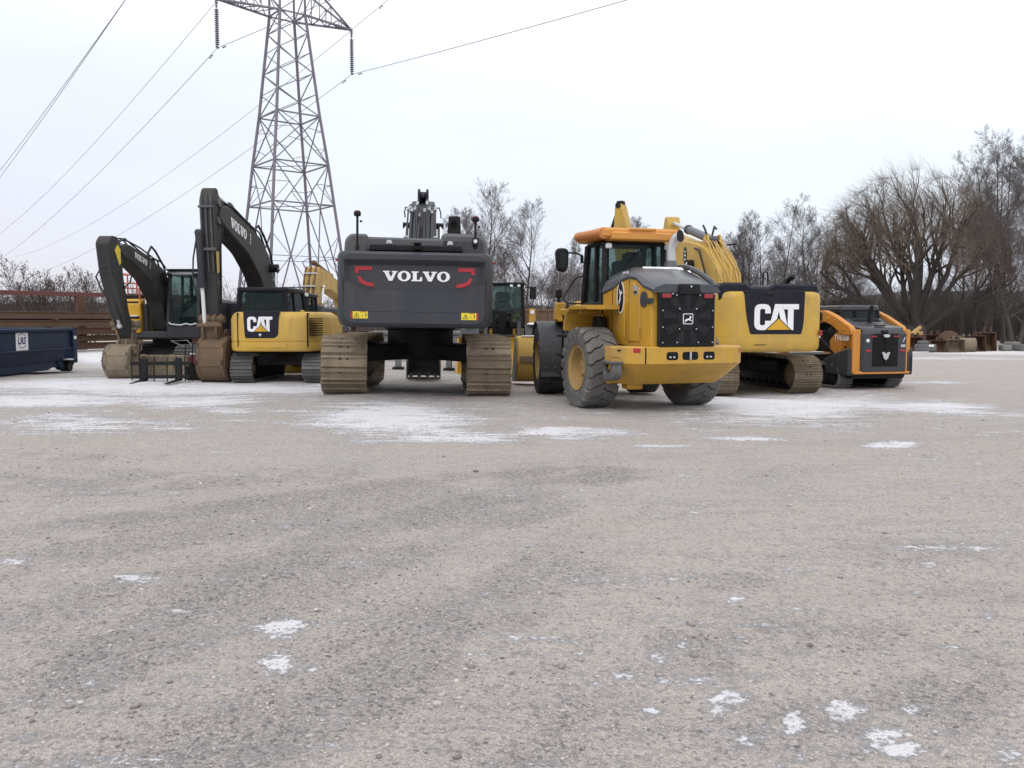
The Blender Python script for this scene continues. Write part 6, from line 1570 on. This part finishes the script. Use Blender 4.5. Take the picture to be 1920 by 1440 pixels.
def wire(start, label, sag, span, d=1, r=.019, dz=0.0, dampers=True, group='power conductors strung between towers', direc=None):
    """one conductor span in the shape of a shallow parabola, with vibration dampers near the clamp"""
    dr = direc or Vector((LINE.x, LINE.y))
    o = thing('power_line', label, 'wire', tuple(start), 0, group)
    P = []
    n = 60
    for k in range(n+1):
        q = (k/n)**1.5; P.append((dr.x*d*span*q, dr.y*d*span*q, dz*q-4*sag*q*(1-q)))
    m = MB(); m.tube(P, r, 5); m.build('conductor', 'wire_metal', o)
    if dampers:
        k0 = Vector(P[3]); kk = k0.normalized(); k0 = kk*1.25
        m = MB(); m.cyl(k0+Vector((0, 0, -.12))-kk*.22, k0+Vector((0, 0, -.12))+kk*.22, .012, n=5)
        for e in (-1, 1): m.cyl(k0+Vector((0, 0, -.12))+kk*.24*e, k0+Vector((0, 0, -.12))+kk*.12*e, .05, n=7)
        m.box(tuple(k0+Vector((0, 0, -.06))), (.03, .03, .14), .005); m.build('damper', 'wire_metal', o)
names = ('the lower left insulator', 'the lower right insulator', 'the middle left insulator', 'the insulator at the top edge')
for e, nm in zip(ENDS, names):
    wire(e, 'conductor falling away left towards the treetops from '+nm, 9.0, 300, 1)
    wire(e, 'conductor rising overhead to the right from '+nm, 8.0, 300, -1)
# a second line farther left, two conductors that almost merge
for k, (dr_, lab) in enumerate(((.0655, 'left wire of the steep pair in the upper left sky'), (.078, 'right wire of the steep pair in the upper left sky'))):
    p = Wp(236, -2, 47.5)
    o = thing('power_line', lab, 'wire', tuple(p), 0, 'wires of a second power line at upper left')
    P = []
    for j in range(61):
        q = -60+j*4.0; P.append((LINE.x*q, LINE.y*q, -dr_*q+.00022*q*q))
    m = MB(); m.tube(P, .02, 5); m.build('conductor', 'wire_metal', o)

# ------------------------------------------------------------------ bare winter trees
class Twigs:
    def __init__(s): s.v = []; s.f = []
    def tube(s, pts, rs, n):
        o = len(s.v); k = len(pts); up = None
        for i in range(k):
            t = (pts[min(i+1, k-1)]-pts[max(i-1, 0)])
            if t.length < 1e-6: t = Vector((0, 0, 1))
            t.normalize()
            if up is None: up = t.orthogonal().normalized()
            else:
                up = up-up.dot(t)*t
                up = up.normalized() if up.length > 1e-5 else t.orthogonal().normalized()
            sd_ = t.cross(up); r = rs[i]
            for j in range(n):
                a = 2*pi*j/n; s.v.append(tuple(pts[i]+(up*cos(a)+sd_*sin(a))*r))
        for i in range(k-1):
            for j in range(n):
                s.f.append((o+i*n+j, o+i*n+(j+1) % n, o+(i+1)*n+(j+1) % n, o+(i+1)*n+j))
    def leaf(s, p, a, b):
        o = len(s.v); s.v += [tuple(p-a), tuple(p+b), tuple(p+a), tuple(p-b)]; s.f.append((o, o+1, o+2, o+3))
    def mesh(s, name, m_):
        me = bpy.data.meshes.new(name); n = len(s.v)
        me.vertices.add(n); me.vertices.foreach_set('co', np.array(s.v, np.float32).ravel())
        F = np.array(s.f, np.int32); me.loops.add(F.size); me.loops.foreach_set('vertex_index', F.ravel())
        me.polygons.add(len(F)); me.polygons.foreach_set('loop_start', (np.arange(len(F))*4).astype(np.int32)); me.update(calc_edges=True)
        me.polygons.foreach_set('use_smooth', [True]*len(F)); me.materials.append(M_(m_)); return me

def grow_tree(seed, H, r0, nlimb, first=.25, up=.55, spread=.42, droop=0.0, wind=(0, 0), lv=4, twig_r=.010, kids=(9, 6, 5), stems=1, leaf=0, wob=.10, fork=0.0, limb_len=None, stem_spread=.3, ratio=(.60, .56, .66)):
    """trunk with limbs, branches, twigs; returns (trunk mesh data, crown mesh data)"""
    rg = random.Random(seed); A = Twigs(); B = Twigs()
    def path(p, d, ln, n, wb, upb, dr=0.0):
        pts = [p.copy()]; st = ln/n; d = d.normalized()
        for i in range(n):
            d = d+Vector((rg.gauss(0, wb), rg.gauss(0, wb), rg.gauss(0, wb)*.6+upb-dr*(i/n)**1.3))+Vector((wind[0], wind[1], 0))*(.25 if dr else .05)*(i/n)
            d.normalize(); p = p+d*st; pts.append(p.copy())
        return pts
    def at(pts, q):
        x = q*(len(pts)-1); i = min(int(x), len(pts)-2); return pts[i].lerp(pts[i+1], x-i), (pts[i+1]-pts[i]).normalized()
    def branch(p, d, ln, r, level):
        n = (7, 6, 4, 3)[min(level, 3)]
        dr = droop*(.0, .35, 1.0, 1.3)[min(level, 3)]
        pts = path(p, d, ln, n, wob*(1, 1.1, 1.5, 1.7)[min(level, 3)], (.10*up, .07*up, .05*up, .03)[min(level, 3)], dr)
        re = max(twig_r*.55, r*.28)
        rs = [r+(re-r)*(i/n)**.8 for i in range(n+1)]
        (A if level == 0 and r > .05 else B).tube(pts, rs, 6 if r > .06 else 4 if r > .02 else 3)
        if leaf and level >= 2:
            for _ in range(leaf):
                if rg.random() < .6:
                    q, dd = at(pts, rg.uniform(.3, 1)); a = Vector((rg.gauss(0, 1), rg.gauss(0, 1), rg.gauss(0, 1))).normalized()*.045; b = a.orthogonal().normalized()*.03
                    B.leaf(q, a, b)
        if level >= lv-1: return
        k = kids[min(level, len(kids)-1)]
        for j in range(k):
            q = .22+.76*(j+rg.random())/k; c, dd = at(pts, q)
            az = rg.uniform(0, 2*pi); o_ = dd.orthogonal().normalized(); s_ = dd.cross(o_)
            side = o_*cos(az)+s_*sin(az); sp = spread*rg.uniform(.9, 1.7)
            nd = dd*cos(sp)+side*sin(sp)
            branch(c, nd, ln*ratio[min(level, 2)]*rg.uniform(.65, 1.25)*(1.15-q*.55), max(twig_r, (r+(re-r)*q**.8)*rg.uniform(.45, .62)), level+1)
    for s_ in range(stems):
        az = rg.uniform(0, 2*pi); ln = H*(rg.uniform(.8, 1.0) if stems > 1 else 1)
        d0 = Vector((cos(az)*stem_spread*(stems > 1)+rg.gauss(0, .03), sin(az)*stem_spread*(stems > 1)+rg.gauss(0, .03), 1))
        tp = path(Vector((cos(az)*.15*(stems > 1), sin(az)*.15*(stems > 1), -.3)), d0, ln, 10, wob*.45, .05)
        rs = [r0*(1.35 if i == 0 else 1)*(1-.93*(i/10)**.85) for i in range(11)]
        A.tube(tp, rs, 9)
        for j in range(nlimb):
            q = first+(1-first)*.97*((j+rg.random())/nlimb)**1.1; c, dd = at(tp, q)
            az = rg.uniform(0, 2*pi)+2.4*j; el = up*(.7+.6*q)
            nd = Vector((cos(az)*cos(el), sin(az)*cos(el), sin(el)))
            L_ = (limb_len or H*.36)*rg.uniform(.75, 1.2)*(1.25-q*.95)
            branch(c, nd, max(.5, L_), max(twig_r, r0*(1-.9*q)*rg.uniform(.34, .55)), 0)
    return A, B

def tree_obj(name, data, label, loc, rz=0, sc=1.0, cat='tree', group='bare trees behind the yard'):
    t = thing(name, label, cat, loc, rz, group); t.scale = (sc, sc, sc) if not isinstance(sc, tuple) else sc
    for nm, me in zip(('trunk', 'crown'), data):
        o = bpy.data.objects.new(nm, me); COL.objects.link(o); o.parent = t
    return t
def make(name, m1, m2, **k):
    A, B = grow_tree(**k); return A.mesh(name+'_trunk', m1), B.mesh(name+'_crown', m2)

TALL = [make('tall_tree', 'bark', 'twig', seed=11+i, H=14.0, r0=.20, nlimb=18, first=.28, up=.80, spread=.45, kids=(8, 6, 5), lv=4, twig_r=.0085, limb_len=6.0) for i in range(3)]
ROUND = [make('round_tree', 'bark_grey', 'twig', seed=31+i, H=10.0, r0=.19, nlimb=13, first=.22, up=.62, spread=.5, kids=(8, 6, 5), lv=4, twig_r=.0085, limb_len=5.6, stems=1+i, stem_spread=.28) for i in range(2)]
SLIM = [make('slim_tree', 'bark', 'twig', seed=51+i, H=20.0, r0=.19, nlimb=20, first=.28, up=.8, spread=.5, kids=(8, 6, 5), lv=4, twig_r=.0085, limb_len=6.4, wob=.09) for i in range(3)]
FORK = make('fork_tree', 'bark', 'twig', seed=72, H=11.5, r0=.17, nlimb=12, first=.30, up=.8, spread=.45, kids=(7, 6, 5), lv=4, twig_r=.0085, limb_len=4.6, stems=3, stem_spread=.42)

def ztree(px, Y): x = (px-960)/FPX*Y; return (x, Y, gz(x, Y)-.1)
# big willow: short bole, many rising limbs, long fine wind-blown twigs
def willow():
    rg = random.Random(9); rf = random.Random(10); A = Twigs(); B = Twigs()
    def at(pts, q):
        x = q*(len(pts)-1); i = min(int(x), len(pts)-2); return pts[i].lerp(pts[i+1], x-i), (pts[i+1]-pts[i]).normalized()
    def path(p, d, ln, n, wb, bias, clamp=True):
        rq = rg if clamp else rf; pts = [p.copy()]; d = d.normalized()
        for i in range(n):
            d = (d+Vector((rq.gauss(0, wb), rq.gauss(0, wb), rq.gauss(0, wb)))+Vector(bias)*((i+1)/n)).normalized(); p = p+d*ln/n
            e_ = Vector(((p.x+.3)/7.2, p.y/6.2, (p.z-5.0)/9.5)); k_ = e_.length          # keep the crown inside a dome
            if k_ > 1 and clamp: e_ *= (1+.45*(k_-1))/k_; p = Vector((e_.x*7.2-.3, e_.y*6.2, e_.z*9.5+5.0))
            pts.append(p.copy())
        return pts
    A.tube([Vector((0, 0, -.4)), Vector((.05, 0, .5)), Vector((.1, 0, 1.6)), Vector((.1, 0, 2.4))], [1.15, .95, .85, .5], 14)
    def fine(p, d, ln, r):
        pts = path(p, d, ln, 5, .08, (-.22, 0, .0), False); B.tube(pts, [r*(1-.7*i/5) for i in range(6)], 3)
    def sub(p, d, ln, r, level):
        n = 6; pts = path(p, d, ln, n, .13, (-.02, 0, .06 if level < 2 else -.02)); rs = [r*(1-.72*(i/n)) for i in range(n+1)]
        (A if r > .06 else B).tube(pts, rs, 7 if r > .06 else 4)
        k = (9, 8, 7)[level]
        for j in range(k):
            q = (.36 if level == 0 else .22)+(.62 if level == 0 else .75)*(j+rg.random())/k; c, dd = at(pts, min(q, .99)); az = rg.uniform(0, 2*pi); o_ = dd.orthogonal().normalized(); s_ = dd.cross(o_); sp = rg.uniform(.35, .8)
            nd = dd*cos(sp)+(o_*cos(az)+s_*sin(az))*sin(sp)+Vector((0, 0, .15))
            rq = rs[min(int(q*n), n)]
            if level < 2: sub(c, nd, ln*rg.uniform(.40, .58)*(1.15-.4*q), max(.012, rq*.52), level+1)
            else:
                fine(c, nd+Vector((rf.gauss(0, .3), rf.gauss(0, .3), rf.gauss(0, .2))), rf.uniform(.8, 1.9), .0075)
        if level == 2:
            for _ in range(7): fine(pts[-1], (pts[-1]-pts[-2]).normalized()+Vector((rf.gauss(0, .3), rf.gauss(0, .3), rf.gauss(0, .2))), rf.uniform(1.0, 2.3), .0075)
    for az, el, ln, r in ((178, 20, 9.5, .34), (172, 38, 9.0, .32), (150, 48, 9.5, .30), (165, 62, 9.5, .33), (60, 80, 10.5, .42), (20, 70, 10.0, .36), (-10, 55, 9.0, .30), (-4, 36, 10.5, .34), (100, 60, 9.5, .30), (-100, 62, 9.0, .30), (-60, 55, 8.5, .26), (200, 52, 8.5, .26), (90, 75, 10.0, .34)):
        a, e_ = R_(az), R_(el); st = Vector((.1+.5*cos(a)*cos(e_), .5*sin(a)*cos(e_), 1.2+rg.uniform(0, .8)))
        sub(st, Vector((cos(a)*cos(e_), sin(a)*cos(e_), sin(e_))), ln*rg.uniform(.92, 1.05), r, 0)
    return A.mesh('willow_trunk', 'bark'), B.mesh('willow_crown', 'twig_warm')
tree_obj('willow_tree', willow(), 'huge spreading willow with many rising limbs and tawny wind-blown twigs', ztree(1712, 76), 0, 1.06, group=None)

n_t = 0
def put(data, px, Y, H, base_h, lab, rz, name='bare_tree', group='bare trees behind the yard'):
    tree_obj(name, data, lab, ztree(px, Y), rz, H/base_h, group=group)
put(TALL[0], 925, 84, 15.0, 15.0, 'tall bare tree just right of the big dark tail, tallest there', 20)
put(TALL[1], 985, 80, 12.5, 14.6, 'bare tree with a leaning limb, right of the tallest one behind the dark tail', 130)
put(FORK, 880, 92, 14.5, 12.8, 'pale thin tree behind the exhaust cover of the big dark tail', 200)
put(TALL[2], 858, 100, 14.0, 14.5, 'faint thin tree left of the exhaust cover of the big dark tail', 10)
put(ROUND[0], 1040, 88, 9.5, 11.5, 'low bushy bare tree left of the black cab mirror', 60)
put(ROUND[1], 1078, 84, 9.0, 11.5, 'twiggy many-stemmed tree close behind the black cab mirror', 160)
put(ROUND[1], 1010, 95, 9.0, 11.5, 'dense low tree above the rear loader cab mirror', 300)
put(TALL[1], 1196, 96, 13.0, 14.6, 'bare tree whose top fuzz shows beside the yellow boom tip', 250)
put(ROUND[0], 1128, 98, 9.0, 11.5, 'bare tree whose crown peeks out left of the orange cab roof', 190)
put(FORK, 1365, 92, 12.5, 12.8, 'leftmost bare tree rising right of the yellow boom hoses', 30)
put(TALL[2], 1398, 90, 12.8, 14.5, 'bare upright tree above the black hood with the thin handrail', 100)
put(TALL[0], 1428, 94, 12.6, 15.0, 'bare tree behind the thin handrail on the black hood', 240)
put(SLIM[0], 1452, 88, 14.2, 20.5, 'leaning slender tree topping its neighbours above the lettered tail panel', 70)
put(TALL[1], 1512, 86, 13.0, 14.6, 'bare tree right of the lettered tail, with curved forked stem', 320)
put(ROUND[1], 1545, 94, 10.8, 11.5, 'bare tree filling the gap left of the willow', 110)
put(SLIM[1], 1800, 84, 17.5, 20.5, 'slender tall tree close to the right side of the willow', 150)
put(SLIM[2], 1842, 88, 19.5, 20.5, 'slender tall tree with high fork, second right of the willow', 40)
put(SLIM[0], 1880, 84, 21.0, 20.5, 'tallest slender tree at the upper right corner of the photo', 210)
put(SLIM[1], 1918, 80, 21.5, 20.5, 'slender tree cut by the right edge of the photo', 300)
put(SLIM[2], 1868, 100, 20.5, 20.5, 'slender tree standing farther back between the tallest right trees', 120)
put(TALL[2], 1826, 78, 12.5, 14.5, 'crooked bare tree with low limbs in front of the tall right ones', 280)
put(SLIM[0], 1955, 86, 21.0, 20.5, 'slender tree just outside the right edge', 20)
put(TALL[1], 1590, 100, 11.0, 14.6, 'bare tree behind the left edge of the willow crown', 215)

for px, Y, H, d, bh, lab, rz in ((1340, 100, 11.5, ROUND[1], 11.5, 'bare tree low behind the right end of the yellow boom', 45), (1382, 104, 12.5, TALL[1], 14.6, 'bare tree between the two leftmost trees of the right-hand row', 77),
        (1478, 98, 12.0, ROUND[0], 11.5, 'broad bare tree between the leaning slender tree and the forked one', 222), (1530, 104, 13.5, TALL[0], 15.0, 'bare tree behind the forked one left of the willow', 12), (1570, 96, 12.5, TALL[2], 14.5, 'bare tree mingling with the left tips of the willow', 333),
        (1856, 82, 18.0, SLIM[0], 20.5, 'slender tree with thin top in front of the tall right-hand group', 333), (1900, 96, 22.0, SLIM[2], 20.5, 'slender tree behind the two tallest at the upper right', 199), (1905, 74, 14.0, ROUND[1], 11.5, 'many-stemmed bare tree low at the right edge', 144),
        (1060, 102, 11.0, TALL[2], 14.5, 'bare tree standing behind the bushy ones left of the mirror', 21), (955, 100, 12.0, ROUND[0], 11.5, 'broad bare tree between the two tall ones behind the dark tail', 255), (1095, 78, 8.0, ROUND[0], 11.5, 'low bare tree just left of the wheel loader cab', 12)):
    put(d, px, Y, H, bh, lab, rz)
# leafy-tipped shrub beyond the beam rack
def shrub(seed): return make('shrub', 'bark_grey', 'dead_leaf', seed=seed, H=5.6, r0=.06, nlimb=9, first=.28, up=.95, spread=.5, kids=(6, 4, 3), lv=3, twig_r=.008, stems=8, leaf=1, stem_spread=.62, limb_len=2.2, wob=.14)
SHA, SHB = shrub(91), shrub(97)
for px, Y, sc, rz, lab, d in ((100, 52, 1.05, 0, 'bushy shrub with a few withered leaves, tallest beyond the beam rack', SHA), (40, 53, .85, 120, 'sparser shrub with withered leaves above the left end of the beam rack', SHB), (165, 51, .84, 240, 'shrub with dark withered leaves beside the leftmost dark boom', SHB),
                              (5, 56, .75, 60, 'thin shrub at the left edge of the photo', SHA), (300, 62, .60, 200, 'low shrub seen under the arch of the leftmost dark boom', SHB), (325, 60, .66, 30, 'low shrub left of the leftmost dark cab', SHA), (428, 66, .70, 90, 'twiggy shrub behind the tall muddy stick', SHB)):
    tree_obj('shrub', d, lab, ztree(px, Y), rz, sc, 'shrub', 'shrubs beyond the steel beams')

# far wooded rise and the brush in front of it
def hills():
    xs = np.linspace(-420, 420, 169); rows = []
    for y, hh in ((118, 0), (126, .45), (140, .8), (165, 1.0), (210, 1.0), (300, .7)):
        z = []
        for x in xs:
            a = x/max(y, 1)
            base = 3.7+1.6*noise.noise((x*.02, 2, 0))+1.1*noise.noise((x*.09, 5, 0))+.5*noise.noise((x*.4, 1, 0))+2.6*min(1, max(0, (a-.28)*5))
            z.append(gz(x, y)-.3+hh*base*1.2)
        rows.append([(x, y, q) for x, q in zip(xs, z)])
    b = MB(); b.loft(rows, caps=False, closed=False)
    o = b.build('hill', 'hill_brush', ang=80); tag(o, None, None, kind='structure')
hills()
def woods(name, label, n, y0, y1, x_of, hmin, hmax, seed, r=.035, tw=10, m_='brush', keep=None):
    rg = random.Random(seed); W = Twigs()
    for _ in range(n):
        y = rg.uniform(y0, y1); a = rg.uniform(*x_of); x = a*y
        if keep and not keep(a, y): continue
        h_ = rg.uniform(hmin, hmax)*(1.2 if a > .45 else 1); z = gz(x, y)-.2
        d = Vector((rg.gauss(0, .12), rg.gauss(0, .12), 1)); p = Vector((x, y, z)); pts = [p]
        for i in range(4): d = (d+Vector((rg.gauss(0, .12), rg.gauss(0, .12), 0))).normalized(); p = p+d*h_/4; pts.append(p)
        W.tube(pts, [r*1.3, r, r*.75, r*.5, r*.25], 4)
        for j in range(tw):
            q = rg.uniform(.08, 1); i = min(3, int(q*4)); c = pts[i].lerp(pts[i+1], q*4-i); az = rg.uniform(0, 2*pi); el = rg.uniform(.2, 1.1)
            dd = Vector((cos(az)*cos(el), sin(az)*cos(el), sin(el))); ln = h_*rg.uniform(.15, .34)*(1.15-q*.6)
            e1 = c+dd*ln*.5+Vector((rg.gauss(0, .06), rg.gauss(0, .06), .05))*ln; e2 = c+dd*ln+Vector((0, 0, .12*ln))
            W.tube([c, e1, e2], [r*.42, r*.3, r*.14], 3)
            for _2 in range(3):
                s_ = c.lerp(e2, rg.uniform(.3, 1)); e3 = s_+Vector((rg.gauss(0, 1), rg.gauss(0, 1), rg.gauss(.4, .8)))*ln*.22; W.tube([s_, e3], [r*.22, r*.1], 3)
    me = W.mesh(name, m_); o = bpy.data.objects.new(name, me); COL.objects.link(o); tag(o, label, 'woods', None, 'stuff')
woods('distant_woods', 'far bare woods that read as one dark brown band', 1500, 108, 150, (-.75, .95), 4.5, 8.0, 21, .05, 9)
woods('undergrowth', 'dense grey-brown brush along the edge of the yard', 2000, 92, 114, (.28, .75), 2.2, 7.0, 23, .032, 10)
woods('brushwood', 'thin brush beyond the beams and the machines', 1900, 80, 108, (-.72, .30), 1.6, 4.4, 24, .03, 9)

# ------------------------------------------------------------------ steel yard: rack, beams, trench boxes
def ibeam(ln, h_=.30, w_=.22, m_='rust', th=.03):
    b = MB(); b.box((0, 0, h_-th/2), (ln, w_, th), .004); b.box((0, 0, th/2), (ln, w_, th), .004); b.box((0, 0, h_/2), (ln, th*.7, h_-th*2), .003)
    return b
def beam(loc, rz, ln, lab, m_='rust', h_=.30, w_=.22, group='rusty steel beams stacked behind the dumpster', ry=0):
    o = ibeam(ln, h_, w_).build('steel_beam', m_); o.location = loc; o.rotation_euler = (0, R_(ry), R_(rz)); tag(o, lab, 'beam', group); return o
RA = 56
ca, sa = cos(R_(RA)), sin(R_(RA))
rc = Vector((-22.0, 43.2))
def rp(u, v): return (rc.x+ca*u-sa*v, rc.y+sa*u+ca*v)
t = thing('beam_rack', 'rusty rack frame with a red top rail behind the dumpster', 'rack', (*rp(0, 0), gz(*rp(0, 0))), RA)
m = MB(); m.box((0, .3, 2.88), (17, .20, .22), .01); m.build('top_rail', 'red_primer', t)
for u in (-5.1, .4, 6.0):
    m = MB(); m.box((u, .3, 1.42), (.42, .30, 2.72), .01); m.build('post', 'rust', t)
lv = ((.12, -.2, 'rust', .32), (.12, -.55, 'rust', .32), (.50, -.15, 'rust_tan', .30), (.86, -.4, 'rust', .34), (.88, .0, 'rust_tan', .30), (1.26, -.3, 'rust_tan', .30), (1.30, .05, 'rust', .34), (1.66, -.25, 'rust_tan', .32))
words_ = ('bottom', 'bottom front', 'second layer', 'third layer front', 'third layer rear', 'fourth layer front', 'fourth layer rear', 'topmost')
for (z, v, mm, hh), wd in zip(lv, words_):
    x, y = rp(random.uniform(-.6, .6), v); beam((x, y, TZ*0+gz(x, y)+z), RA, 15.5, 'long rusty steel beam, '+wd+' of the stack beneath the red rail', mm, hh)
for i, u in enumerate((-5.5, -1.6, 2.4, 5.6)):
    for k, z in enumerate((.44, .82, 1.20, 1.58)):
        x, y = rp(u+.1*k, -.2); o = ibeam(1.0, .06, .12).build('spacer', 'rust'); o.location = (x, y, gz(x, y)+z); o.rotation_euler = (0, 0, R_(RA+90))
        tag(o, 'short spacer block between the long rusty beams', 'spacer', 'spacer blocks between the rusty beams')
for i, (px, Y, z, ln, mm, lab) in enumerate(((420, 45, .2, 6, 'rust', 'rusty beam on the ground behind the tall muddy stick'), (425, 45.4, .75, 6, 'red_primer', 'red beam stacked second behind the tall muddy stick'), (420, 45.7, 1.95, 6, 'red_primer', 'bright red beam topmost behind the tall muddy stick'), (416, 45.5, 1.4, 6, 'rust', 'rusty beam stacked third behind the tall muddy stick'),
                                  (625, 47, 1.15, 7, 'rust', 'rusty beam seen beneath the folded faded yellow boom'), (630, 47.3, 1.75, 7, 'rust_tan', 'rust-orange beam topmost beneath the folded faded yellow boom'), (620, 47.1, .5, 7, 'rust', 'rusty beam lowest beneath the folded faded yellow boom'))):
    p = Wp(px, 620, Y); beam((p.x, p.y, gz(p.x, p.y)+z), 4, ln, lab, mm, .42, .3, 'steel beams stacked behind the excavators')
for px, Y, lab in ((408, 46, 'dark steel post left of the beams behind the tall muddy stick'), (660, 47.6, 'dark steel post behind the faded yellow boom')):
    for q in (0, 2.2):
        p = Wp(px, 620, Y); b = MB(); b.box((0, 0, 1.15), (.3, .3, 2.3), .01); b.box((0, 0, .04), (.5, .5, .08), .01); o = b.build('steel_post', 'rust'); o.location = (p.x+q, p.y+.6, gz(p.x, p.y)); tag(o, lab, 'post', 'steel posts holding the beam stacks')

def trench_box(px, Y, L_, H_, lab, mm, rz=0, deep=2.2):
    p = Wp(px, 640, Y); t = thing('trench_box', lab, 'trench box', (p.x, p.y, gz(p.x, p.y)), rz, 'steel trench boxes at the back of the yard')
    for s in (-1, 1):
        m = MB(); m.box((0, s*deep/2, H_/2+.05), (L_, .09, H_), .01)
        for k in range(5): m.box((-L_/2+.05+(L_-.1)*k/4, s*(deep/2+.07), H_/2+.05), (.12, .08, H_), .01)
        m.box((0, s*(deep/2+.07), H_), (L_, .1, .12), .01); m.box((0, s*(deep/2+.07), .12), (L_, .1, .12), .01); m.build('side_panel', mm, t)
    for x in (-L_/2+.3, L_/2-.3):
        for z in (.35, H_-.2):
            m = MB(); m.cyl((x, -deep/2, z), (x, deep/2, z), .08, n=10); m.build('spreader', mm, t)
trench_box(1022, 50, 3.0, 2.0, 'rusty brown trench box right of the rear loader cab', 'rust_tan', 10)
trench_box(782, 34, 3.6, 1.0, 'grey steel trench box seen under the big dark machine', 'grey_steel', 3, 1.6)
for px, lab in ((747, 'grey steel stand, left one under the big dark machine'), (842, 'grey steel stand, right one under the big dark machine')):
    p = Wp(px, 700, 28.0); t = thing('steel_stand', lab, 'stand', (p.x, p.y, gz(p.x, p.y)), 0, 'grey steel stands under the big machine')
    m = MB(); m.box((0, 0, .55), (.20, .16, .95), .02); m.build('column', 'grey_steel', t); m = MB(); m.box((0, 0, .04), (.36, .36, .08), .01); m.build('base_plate', 'black', t)
def pipe_pile():
    p = Wp(1072, 620, 52); n = 0
    for k, (dx, z) in enumerate(((0, .35), (.0, 1.0), (.0, 1.62))):
        b = MB(); b.lathe([(.31, -3), (.31, 3), (.27, 3), (.27, -3), (.31, -3)], (0, 0, 0), (1, .12, 0), 20, False); o = b.build('steel_pipe', 'rust'); o.location = (p.x+.2, p.y+dx, gz(p.x, p.y)+z)
        tag(o, ('lowest', 'middle', 'topmost')[k]+' rusty pipe in the pile left of the wheel loader fender', 'pipe', 'rusty pipes piled at the back')
pipe_pile()

# ------------------------------------------------------------------ row of worn buckets and blocks at the far right
def lone_bucket(px, Y, w_, r, mm, lab, rz, tilt=0, mouth=0, zo=0):
    x, y, z = ztree(px, Y); t = thing('excavator_bucket', lab, 'bucket', (x, y, z+.1), rz, 'worn buckets along the far edge of the yard')
    bucket(t, T(0, 0, r*.95+zo) @ RX(tilt), w_, r, mm, 5, 75, 285, lip=r*.35, ear_h=r*.6, name='shell')
    m = MB(T(0, 0, r*.95+zo) @ RX(tilt)); m.cyl((-w_*.2, .05, r*1.2), (w_*.2, .05, r*1.2), .06, n=8); m.build('pin', 'black', t)
lone_bucket(1712, 63, 1.3, .55, 'rust', 'rusty bucket partly behind the black side of the compact track loader', 10)
lone_bucket(1748, 66, 1.5, .62, 'rust', 'dark mouthed rusty bucket below the yellow attachment', 8)
lone_bucket(1778, 66, 1.3, .75, 'rust_tan', 'upended orange-brown bucket, tallest of the far row', 60, 60)
lone_bucket(1760, 61, 1.2, .45, 'rust', 'low brown bucket in front of the upended orange-brown one', -12)
lone_bucket(1790, 61, 1.3, .48, 'mud_steel', 'mud brown bucket showing its open mouth, middle of the far row', 5)
lone_bucket(1812, 62, 1.1, .52, 'mud_steel_pale', 'pale muddy bucket with rounded back in the far row', 165)
lone_bucket(1829, 63, 1.2, .60, 'rust', 'rusty bucket with dark square mouth, second from the right', 4)
lone_bucket(1847, 64, 1.3, .72, 'rust_tan', 'tall tan bucket with dark square mouth, last in the far row', -4)
x, y, z = ztree(1716, 67); t = thing('grapple', 'yellow grapple attachment resting behind the far buckets', 'attachment', (x, y, z+.1), 30)
m = MB(); m.box((0, 0, 1.25), (1.2, .5, .3), .05); m.bar((-.5, 0, 1.2), (.7, .1, 1.75), .25, .25, .04); m.build('arm', 'pale_yellow', t)
m = MB(); m.box((0, 0, .6), (1.4, .8, 1.1), .08); m.build('base', 'rust', t)
x, y, z = ztree(1735, 60); t = thing('plate_compactor', 'small grey machine with a white mark beside the far buckets', 'attachment', (x, y, z+.1), 10)
m = MB(); m.box((0, 0, .35), (1.3, .7, .5), .06); m.box((-.2, 0, .72), (.6, .5, .25), .05); m.build('body', 'worn_steel', t); m = MB(); m.box((.2, -.36, .5), (.4, .02, .14), .004); m.build('plate', 'white_paint', t)
for i, (px, Y, s_, lab) in enumerate(((1884, 64, .8, 'small pale concrete block right of the last tan bucket'), (1897, 65, 1.15, 'pale grey concrete block near the right edge'), (1912, 64, .9, 'rounded dark rubble block at the right edge'))):
    x, y, z = ztree(px, Y); b = MB(); b.box((0, 0, .28*s_), (.9*s_, .7, .56*s_), .09); o = b.build('concrete_block', 'concrete' if i < 2 else 'worn_steel'); o.location = (x, y, z+.1); o.rotation_euler = (0, .05, .3*i); tag(o, lab, 'block', 'blocks at the far right edge')
